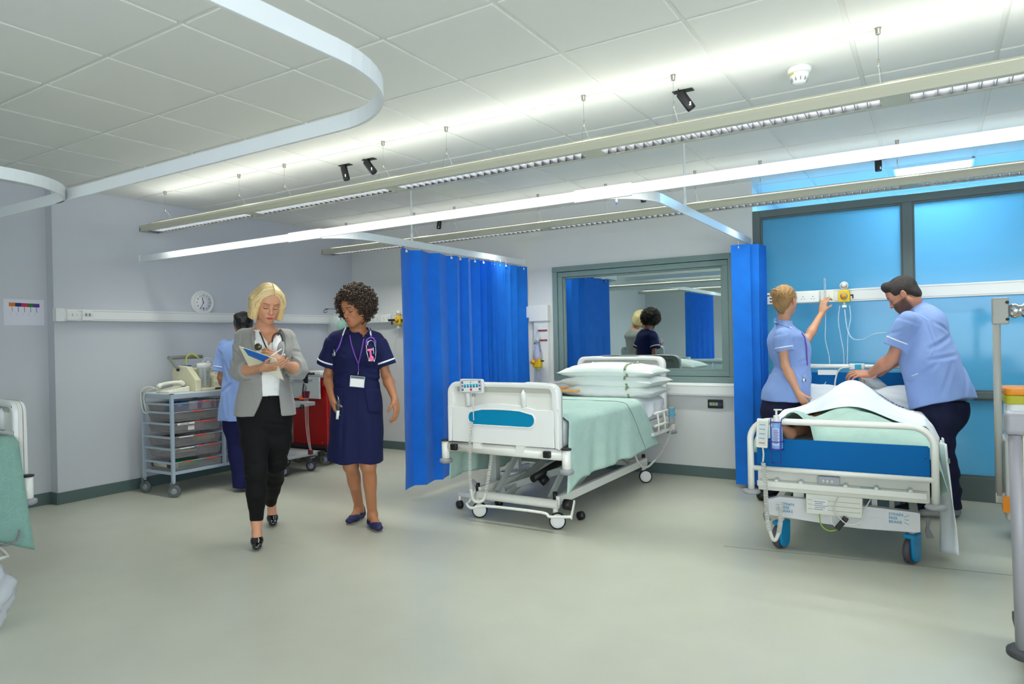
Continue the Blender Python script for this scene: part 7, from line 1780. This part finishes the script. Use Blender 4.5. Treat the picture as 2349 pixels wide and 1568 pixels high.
# ================================================================ the three nurses in pale blue tunics, and the patient
BLUEC = mat('pale_blue_cotton', (132, 160, 218), .8, bump=.1, bscale=500, sheen=.15, noise=.04, nscale=9)
NAVT = mat('navy_trousers', (18, 22, 52), .8, bump=.08, bscale=400, spec=.3)
def tunic(par, F_, h=.0065): return nets_obj('tunic', [F_.mesh(h)], BLUEC, par)
# ---------------------------------------------------------------- nurse with the bun, reaching for the flowmeter
base = PZ(1770, 1146)
p4 = thing('person', 'nurse with a blond bun in a pale blue tunic, reaching up beside the bed', 'person', (base.x, base.y, 0))
SK4 = (206, 152, 120); F4 = unit(CRn*.80+CFn*.6+UP*.02); R4 = frame(F4, UP); c4 = J(1803, 689, 5.26); nk4 = J(1798, 744, 5.29)
LT = R4[:, 0]      # her left (away from the camera)
shR, shL = J(1793, 768, 5.14), J(1818, 770, 5.42); elR, elL = J(1801, 838, 5.13), J(1851, 779, 5.38); wrR, wrL = J(1832, 902, 5.08), J(1886, 716, 5.44)
B = Field(); g4 = head_prims(B, c4, R4, .95, female=True, neck_to=nk4, neck_r=.046)
B.loft([(J(1803, 905, 5.28), CRn, .12, .14), (J(1812, 840, 5.28), CRn, .1, .12), (J(1808, 790, 5.28), CRn, .11, .13), (J(1802, 762, 5.28), CRn, .07, .12), (J(1799, 748, 5.28), CRn, .05, .06)], .03)
arm_prims(B, shR, elR, wrR, .92); arm_prims(B, shL, elL, wrL, .92)
hand_prims(B, wrR, CRn*.5-UP*.85, CRn*.6+CFn*.5+UP*.3, 1, (.3, .45, .4), .93, thumb=(.5, .4))
hand_prims(B, wrL, UP*.95+CRn*.15, CRn*.75+CFn*.4, -1, (.5, .9, .5), .93, thumb=(.35, .9))
fine = [spans(c4-UP*.01, .14), spans(wrR+V3(0, 0, -.05)+CRn*.03, .11), spans(wrL+UP*.06, .11)]
nets_obj('body', [B.mesh(.0085, holes=fine)]+[B.mesh(.003 if i == 0 else .0036, *f) for i, f in enumerate(fine)], skin('skin_fair2'), p4, head_color(c4, R4, SK4, .95, lips=(200, 110, 105), brow=(140, 104, 70), look_down=False))
TU = Field(); O4 = J(1808, 840, 5.28)
TU.loft([(J(x, y, 5.28), CRn, w_, dp) for y, x, w_, dp in [(918, 1801, .175, .18), (895, 1803, .17, .175), (870, 1810, .155, .16), (840, 1817, .130, .135), (812, 1812, .148, .145), (785, 1807, .146, .155), (768, 1803, .12, .165), (752, 1800, .075, .12), (744, 1799, .06, .075), (735, 1799, .056, .06)]], .02, 2.2)
TU.ell(J(1832, 795, 5.24), (.07, .075, .06), None, .04)
slR, slL = J(1799.5, 804, 5.13), J(1836, 780, 5.41)
for sh, e in ((shR, slR), (shL, slL)): TU.cone(sh, sh+(e-sh)*.2, .054, .057, .035); TU.cyl(sh+(e-sh)*.1, e, .056, .066, .02)
TU.cyl(J(1798, 748, 5.28), J(1799, 725, 5.28), .045, .054, .006, sub=True)
TU.cutpoly(px2(O4, [(1796, 960), (1811, 885), (1812, 960)]), O4, CRn, CUn, -CFn, -.0, .4, .005)
TU.warp = folds(O4, .0016, [((.9, .5, .55), .12, 0), ((.7, .5, -.5), .16, 2)])
TU.warp = creases([(1768, 800, 1788, 838, .0045, .01), (1778, 838, 1812, 852, .005, .01), (1780, 850, 1800, 880, .004, .011), (1822, 832, 1846, 822, .004, .01), (1820, 852, 1842, 880, .004, .012), (1785, 790, 1790, 770, .003, .008), (1800, 792, 1812, 776, .003, .008), (1812, 765, 1812, 800, -.003, .006), (1800, 900, 1790, 860, .003, .012)], 5.2, TU.warp)
tu = tunic(p4, TU); ring_trim(tu, shR+(slR-shR)*.1, slR, .72, .056, .066, .006, PIPE, grow=.004)
m = MB(); strap(m, [Vector(v) for v in surf_line(TU, [(1776, 737), (1788, 741), (1802, 745), (1812, 750), (1818, 753)], 5.25, .004, 3)], .006, .002, -CF); ob('collar_piping', m, PIPE, tu)
ribbon(TU, [(1776, 729), (1790, 731), (1806, 738)], [(1776, 742), (1790, 746), (1812, 752)], 5.25, BLUEC, tu, 'collar', .004)
TR = Field(); TR.loft([(J(1786, 985, 5.28), CRn, .1, .12), (J(1788, 950, 5.28), CRn, .14, .15), (J(1800, 905, 5.28), CRn, .135, .14)], .03)
tube_prims(TR, [J(1790, 950, 5.2), J(1780, 1040, 5.2), J(1762, 1115, 5.22)], [.09, .075, .066], .03); tube_prims(TR, [J(1784, 950, 5.36), J(1780, 1040, 5.36), J(1768, 1112, 5.38)], [.09, .075, .066], .03)
nets_obj('trousers', [TR.mesh(.009)], NAVT, p4)
for tp, hp in ((PZ(1768, 1148), PZ(1738, 1146)), (PZ(1785, 1138), PZ(1757, 1136))):
    SH = Field(); tv = V3(*tp); hv = V3(*hp); v = unit(tv-hv); shoe_prims(SH, hv, hv+v*.25, .042, .06, 0); SH.cone(hv+v*.03+UP*.04, hv+v*.03+UP*.09, .038, .036, .02); nets_obj('shoe', [SH.mesh(.006)], mat('black_shoe', (20, 20, 22), .4), p4)
H = Field(); HM4 = mat('dark_blond_hair', (158, 120, 72), .4, noise=.35, nscale=26, nvec=(4, 4, 1), bump=.6, bscale=50)
H.ell(g4(0, -.026, .04), (.08, .096, .086), R4, .02); H.ell(g4(0, -.07, -.02), (.066, .045, .066), R4, .03)
H.cone(g4(0, -.085, -.05), g4(0, -.062, -.09), .035, .022, .02)
H.ell(g4(0, .1, -.03), (.09, .082, .10), R4, .015, sub=True); H.ell(g4(-.08, .02, -.05), (.05, .05, .055), R4, .02, sub=True); H.ell(g4(.08, .02, -.05), (.05, .05, .055), R4, .02, sub=True)
def h4(P_):
    q = (P_-c4)@R4; a = np.arctan2(q[:, 2]-.02, q[:, 1]+.1); return .0014*np.sin(q[:, 0]*180+a*9)+.0012*np.sin(a*40+q[:, 0]*60)
H.warp = h4; hr = nets_obj('hair', [H.mesh(.0036)], HM4, p4)
bc = V3(*g4(0, -.152, .055)); m = MB()
for k in range(5):
    pts = []
    for i in range(22):
        a = i/21*2*PI*1.15+k; r = .026-.003*k; pts.append(bc+R4@V3(r*math.cos(a), -.008+.010*k*.6+.004*math.sin(3*a), r*math.sin(a)))
    m.tube(pts, .0125-.001*k, 8)
m.ball(bc, .03, 14); ob('hair_bun', m, HM4, hr)
m = MB(); strap(m, [J_ if 0 else Vector(v) for v in surf_line(TU, [(1836, 757), (1846, 775), (1850, 795), (1851, 822), (1852, 838)], 5.25, .006, 3)], .009, .002, -CF); ly = tag(ob('id_lanyard', m, PURL), 'purple lanyard on the front of the bun-haired nurse', 'lanyard')
fw = tag(ob('fob_watch', MB().lathe(onsurf(TU, 1844, 872, 5.25, .008), [(0, 0), (.014, 0), (.014, .006), (0, .007)], axis=-CF, seg=18).cyl(onsurf(TU, 1844, 860, 5.25, .006), onsurf(TU, 1844, 872, 5.25, .006), .004, seg=8), CHROME), 'small silver watch clipped at the hip of the bun-haired nurse', 'watch')

# ---------------------------------------------------------------- male nurse bending over the bed
base = PZ(2165, 1185)
p5 = thing('person', 'bearded male nurse in a pale blue tunic, bending over the head of the bed', 'person', (base.x, base.y, 0))
SK5 = (196, 136, 110); F5 = unit(-CRn*.74+CFn*.52-UP*.6); R5 = frame(F5, UP); c5 = J(2070, 676, 4.86); nk5 = J(2090, 712, 4.86)
shL, shR = J(2084, 736, 4.72), J(2082, 728, 5.06); elL, elR = J(2046, 822, 4.80), J(2070, 812, 5.12); wrL, wrR = J(1995, 858, 5.0), J(2018, 856, 5.16)
B = Field(); g5 = head_prims(B, c5, R5, 1.03, female=False, neck_to=nk5, neck_r=.056)
B.loft([(J(2160, 925, 4.68), CRn, .15, .15), (J(2140, 850, 4.72), CRn, .13, .14), (J(2122, 780, 4.8), CRn, .13, .16), (J(2108, 735, 4.85), CRn, .1, .15), (J(2098, 712, 4.87), CRn, .06, .08)], .03)
arm_prims(B, shL, elL, wrL, .98, False); arm_prims(B, shR, elR, wrR, .98, False)
hand_prims(B, wrL, -CRn*.95+CFn*.2+UP*.05, -UP*.75+CFn*.6, -1, (.5, .7, .4), 1.05, thumb=(.3, .6)); hand_prims(B, wrR, -CRn*.95+CFn*.0-UP*.1, -UP*.9-CFn*.2, 1, (.4, .6, .4), 1.05, thumb=(.5, .5))
fine = [spans(c5, .15), spans(wrL-CRn*.08, .12), spans(wrR-CRn*.08, .11)]
nets_obj('body', [B.mesh(.0085, holes=fine)]+[B.mesh(.003 if i == 0 else .0036, *f) for i, f in enumerate(fine)], skin('skin_light'), p5, head_color(c5, R5, SK5, 1.03, lips=(170, 96, 90), brow=(46, 34, 28), beard=(66, 44, 34)))
TU = Field(); O5 = J(2130, 830, 4.72)
TU.loft([(J(x, y, d_), CRn, w_, dp) for y, x, w_, dp, d_ in [(926, 2163, .197, .19, 4.68), (880, 2149, .188, .185, 4.7), (832, 2132, .18, .175, 4.72), (785, 2117, .165, .18, 4.78), (745, 2111, .145, .19, 4.83), (718, 2104, .1, .15, 4.86), (700, 2096, .068, .08, 4.87), (689, 2091, .062, .066, 4.87)]], .02, 2.2)
slL, slR = J(2054, 796, 4.765), J(2072, 790, 5.1)
for sh, e in ((shL, slL), (shR, slR)): TU.cone(sh, sh+(e-sh)*.25, .068, .07, .04); TU.cyl(sh+(e-sh)*.1, e, .07, .079, .03)
TU.cutpoly(px2(O5, [(2142, 990), (2146, 880), (2149, 880), (2152, 990)]), O5, CRn, CUn, -CFn, .0, .5, .005)
TU.cyl(J(2094, 708, 4.86), J(2080, 670, 4.86), .052, .058, .006, sub=True)
TU.warp = folds(O5, .0022, [((1, .5, .35), .17, 1), ((.8, .5, -.6), .21, 2)])
TU.warp = creases([(2094, 704, 2118, 735, -.004, .006), (2118, 735, 2122, 790, -.004, .006), (2122, 790, 2104, 820, -.003, .006), (2110, 800, 2165, 770, .006, .014), (2104, 825, 2170, 812, .005, .013), (2090, 860, 2120, 830, .005, .012), (2120, 905, 2150, 830, .005, .014), (2170, 905, 2190, 830, .005, .015), (2130, 740, 2160, 760, .004, .012), (2040, 770, 2070, 755, .004, .01), (2050, 785, 2080, 780, .003, .009), (2200, 900, 2205, 850, .004, .013)], 4.7, TU.warp)
tu = tunic(p5, TU); ring_trim(tu, shL+(slL-shL)*.1, slL, .70, .07, .079, .007, PIPE, grow=.005)
m = MB(); strap(m, [Vector(v) for v in surf_line(TU, [(2076, 696), (2086, 690), (2098, 686)], 4.8, .004, 3)], .007, .002, -CF); ob('collar_piping', m, PIPE, tu)
m = MB(); strap(m, [Vector(v) for v in surf_line(TU, [(2091, 862), (2106, 856)], 4.7, .004, 3)], .006, .002, -CF); ob('pocket_piping', m, PIPE, tu)
TR = Field(); TR.loft([(J(2155, 985, 4.7), CRn, .1, .12), (J(2158, 955, 4.69), CRn, .155, .155), (J(2163, 915, 4.69), CRn, .155, .15)], .03)
tube_prims(TR, [J(2158, 955, 4.62), J(2154, 1020, 4.62), J(2168, 1078, 4.62), J(2177, 1130, 4.63)], [.11, .084, .075, .07], .03); TR.cyl(J(2176, 1120, 4.63), J(2178, 1162, 4.64), .072, .072, .02)
tube_prims(TR, [J(2150, 955, 4.78), J(2125, 1040, 4.84), J(2112, 1110, 4.86)], [.11, .08, .07], .03); TR.cyl(J(2113, 1100, 4.86), J(2108, 1156, 4.87), .07, .068, .02)
TR.warp = folds(O5, .003, [((.3, .1, 1), .11, 0), ((1, 0, .2), .09, 2)])
nets_obj('trousers', [TR.mesh(.009)], NAVT, p5)
for tp, hp, mm in ((PZ(2150, 1184), PZ(2200, 1183), mat('pale_sole_shoe', (150, 150, 150), .5)), (PZ(2082, 1172), PZ(2122, 1166), MATS['black_shoe'])):
    SH = Field(); tv = V3(*tp); hv = V3(*hp); v = unit(tv-hv); shoe_prims(SH, hv, hv+v*.28, .045, .06, 0); SH.cone(hv+v*.03+UP*.04, hv+v*.03+UP*.09, .038, .036, .02); nets_obj('shoe', [SH.mesh(.006)], mm, p5)
H = Field(); HM5 = mat('dark_brown_hair', (46, 38, 34), .55, noise=.4, nscale=90, bump=.7, bscale=260)
H.ell(g5(0, -.02, .036), (.083, .102, .094), R5, .02); H.cone(g5(-.03, .05, .1), g5(.03, .05, .1), .034, .034, .03); H.ell(g5(0, -.07, -.03), (.066, .04, .05), R5, .02)
H.ell(g5(0, .115, -.05), (.1, .10, .115), R5, .012, sub=True)
for s in (-1, 1): H.ell(g5(s*.085, .02, -.045), (.04, .05, .055), R5, .015, sub=True)
H.warp = lambda P_: .0012*np.sin(P_[:, 0]*300)*np.sin(P_[:, 1]*280)*np.sin(P_[:, 2]*310)
nets_obj('hair', [H.mesh(.0038)], HM5, p5)

# ---------------------------------------------------------------- nurse at the tray trolley, seen from behind
base = PZ(548, 1118)
p3 = thing('person', 'black-haired nurse in a pale blue tunic seen from behind at the tray trolley', 'person', (base.x, base.y, 0))
D3 = 5.95; F3 = unit(CFn*.9-CRn*.45-UP*.1); R3 = frame(F3, UP); c3_ = J(558, 746, D3); nk3 = J(553, 782, D3+.02)
shL, shR = J(515, 792, D3), J(598, 792, D3+.05); elL, elR = J(508, 866, D3-.02), J(606, 866, D3); wrL, wrR = J(522, 898, D3+.2), J(590, 898, D3+.25)
B = Field(); g3 = head_prims(B, c3_, R3, .93, neck_to=nk3, neck_r=.048)
B.loft([(J(556, 960, D3), CRn, .14, .1), (J(556, 870, D3), CRn, .12, .09), (J(556, 800, D3), CRn, .14, .09), (J(554, 784, D3), CRn, .08, .055)], .03)
arm_prims(B, shL, elL, wrL); arm_prims(B, shR, elR, wrR)
hand_prims(B, wrL, CFn*.8+CRn*.3-UP*.2, -UP+CRn*.2, -1, (.3, .4, .3), .95); hand_prims(B, wrR, CFn*.8-CRn*.2-UP*.2, -UP, 1, (.3, .4, .3), .95)
nets_obj('body', [B.mesh(.0075)], skin('skin_tan'), p3, head_color(c3_, R3, (176, 118, 84), .93))
TU = Field(); O3 = J(556, 870, D3)
TU.loft([(J(x, y, D3), CRn, w_, dp) for y, x, w_, dp in [(962, 556, .2, .14), (930, 556, .195, .135), (880, 556, .17, .12), (850, 556, .165, .12), (815, 556, .17, .13), (796, 556, .165, .11), (784, 555, .1, .08), (777, 554, .07, .06)]], .02, 2.3)
slL, slR = J(505, 852, D3-.015), J(606, 852, D3)
for sh, e in ((shL, slL), (shR, slR)): TU.cone(sh, sh+(e-sh)*.2, .054, .057, .03); TU.cyl(sh+(e-sh)*.1, e, .056, .066, .02)
TU.warp = folds(O3, .0018, [((.9, .5, .3), .13, 0), ((.8, .5, -.4), .17, 1)])
TU.warp = creases([(520, 830, 535, 870, .005, .014), (515, 900, 535, 880, .005, .014), (530, 950, 525, 900, .005, .014), (498, 800, 512, 815, .004, .012)], 5.9, TU.warp)
tu = tunic(p3, TU, .0065)
for sh, e in ((shL, slL), (shR, slR)): ring_trim(tu, sh+(e-sh)*.1, e, .78, .056, .066, .006, PIPE, grow=.004)
TR = Field(); TR.loft([(J(560, 1010, D3), CRn, .1, .08), (J(558, 980, D3), CRn, .17, .12), (J(556, 940, D3), CRn, .16, .11)], .03)
for x0, x1, x2 in ((542, 546, 554), (575, 578, 580)): tube_prims(TR, [J(x0, 975, D3), J(x1, 1045, D3), J(x2, 1100, D3)], [.095, .075, .07], .03); TR.cyl(J(x2, 1090, D3), J(x2, 1116, D3), .07, .074, .02)
nets_obj('trousers', [TR.mesh(.009)], mat('navy_trousers_bright', (18, 22, 72), .8, bump=.08, bscale=400, spec=.3), p3)
for x in (553, 582):
    SH = Field(); hv = V3(*PZ(x-2, 1121)); v = unit(CFn*V3(1, 1, 0)); shoe_prims(SH, hv, hv+v*.25, .04, .06, 0); SH.cone(hv+v*.03+UP*.04, hv+v*.03+UP*.09, .036, .034, .02); nets_obj('shoe', [SH.mesh(.007)], MATS['black_shoe'], p3)
H = Field(); H.ell(g3(0, -.03, .035), (.082, .098, .088), R3, .02); H.ell(J(547, 726, D3-.1), (.042, .04, .034), None, .02); H.warp = lambda P_: .0018*np.sin(P_[:, 0]*120+P_[:, 2]*90)*np.sin(P_[:, 2]*150); H.ell(g3(0, -.085, .04), (.06, .05, .055), R3, .03); H.cone(g3(0, -.08, -.04), g3(0, -.07, -.07), .04, .03, .02); H.ell(g3(0, .12, -.03), (.1, .1, .11), R3, .015, sub=True)
nets_obj('hair', [H.mesh(.005)], mat('black_hair', (18, 16, 20), .35, bump=.5, bscale=60), p3)

# ---------------------------------------------------------------- patient
p6 = thing('person', 'patient lying under white and mint covers with one bare calf showing', 'person', (QX, 5.1, .65))
B = Field(); F6 = unit(V3(0, -.35, 1)); R6 = frame(F6, V3(.05, 1, .3)); c6 = V3(QX+.02, 5.66, .80)
head_prims(B, c6, R6, 1.0, female=False, neck_to=V3(QX+.02, 5.5, .745), neck_r=.055)
B.loft([(V3(QX+.01, 5.0, .72), V3(1, 0, 0), .15, .075), (V3(QX+.01, 5.2, .73), V3(1, 0, 0), .14, .08), (V3(QX+.01, 5.4, .735), V3(1, 0, 0), .16, .085), (V3(QX+.01, 5.5, .73), V3(1, 0, 0), .1, .06)], .03)
for s, kx, ky, kz, ax_, ay, az in ((-1, -.15, 4.72, .71, -.27, 4.30, .69), (1, .14, 4.7, .70, .13, 4.4, .67)):
    leg_prims(B, V3(QX+s*.09, 5.02, .72), V3(QX+kx, ky, kz), V3(QX+ax_, ay, az), V3(0, 0, -1), .85); B.cone(V3(QX+ax_, ay, az), V3(QX+ax_+s*.03, ay-.05, az+.035), .034, .024, .02)
for s in (-1, 1): arm_prims(B, V3(QX+s*.17, 5.44, .73), V3(QX+s*.22, 5.2, .72), V3(QX+s*.16, 4.98, .74), .95); hand_prims(B, V3(QX+s*.16, 4.98, .74), V3(-s*.2, -1, 0), V3(0, 0, -1), -s, (.2, .2, .2))
nets_obj('body', [B.mesh(.0085)], skin('skin_patient'), p6, head_color(c6, R6, (196, 140, 108), 1.0))
H = Field(); gg = lambda x, y, z: c6+R6@V3(x, y, z); H.ell(gg(0, -.02, .036), (.08, .098, .09), R6, .02); H.ell(gg(0, .11, -.04), (.09, .09, .1), R6, .012, sub=True)
nets_obj('hair', [H.mesh(.005)], mat('light_brown_hair', (150, 110, 76), .5, bump=.5, bscale=120), p6)
om = thing('breathing_bag', 'clear crumpled oxygen bag held over the patient by the male nurse', 'oxygen mask', J(2000, 872, 5.15))
cc_ = J(2003, 876, 5.14); V = []
for i in range(16):
    f = i/15; r = .055*math.sin(PI*(f*.9+.08))**.7
    for j in range(18):
        a = 2*PI*j/18; rr = r*(1+.18*math.sin(a*3+f*6)+.1*math.sin(a*5-f*9)); V.append(cc_+CRn*(f-.5)*.2+UP*(rr*.8*math.sin(a)-.05*f+.02)+CFn*rr*math.cos(a))
ob('bag', MB().grid(V, 16, 18, True), mat('clear_mask', (225, 232, 232), .12, alpha=.6), om)
for o in (p6,): turn_about(o, QX, QY, .045)
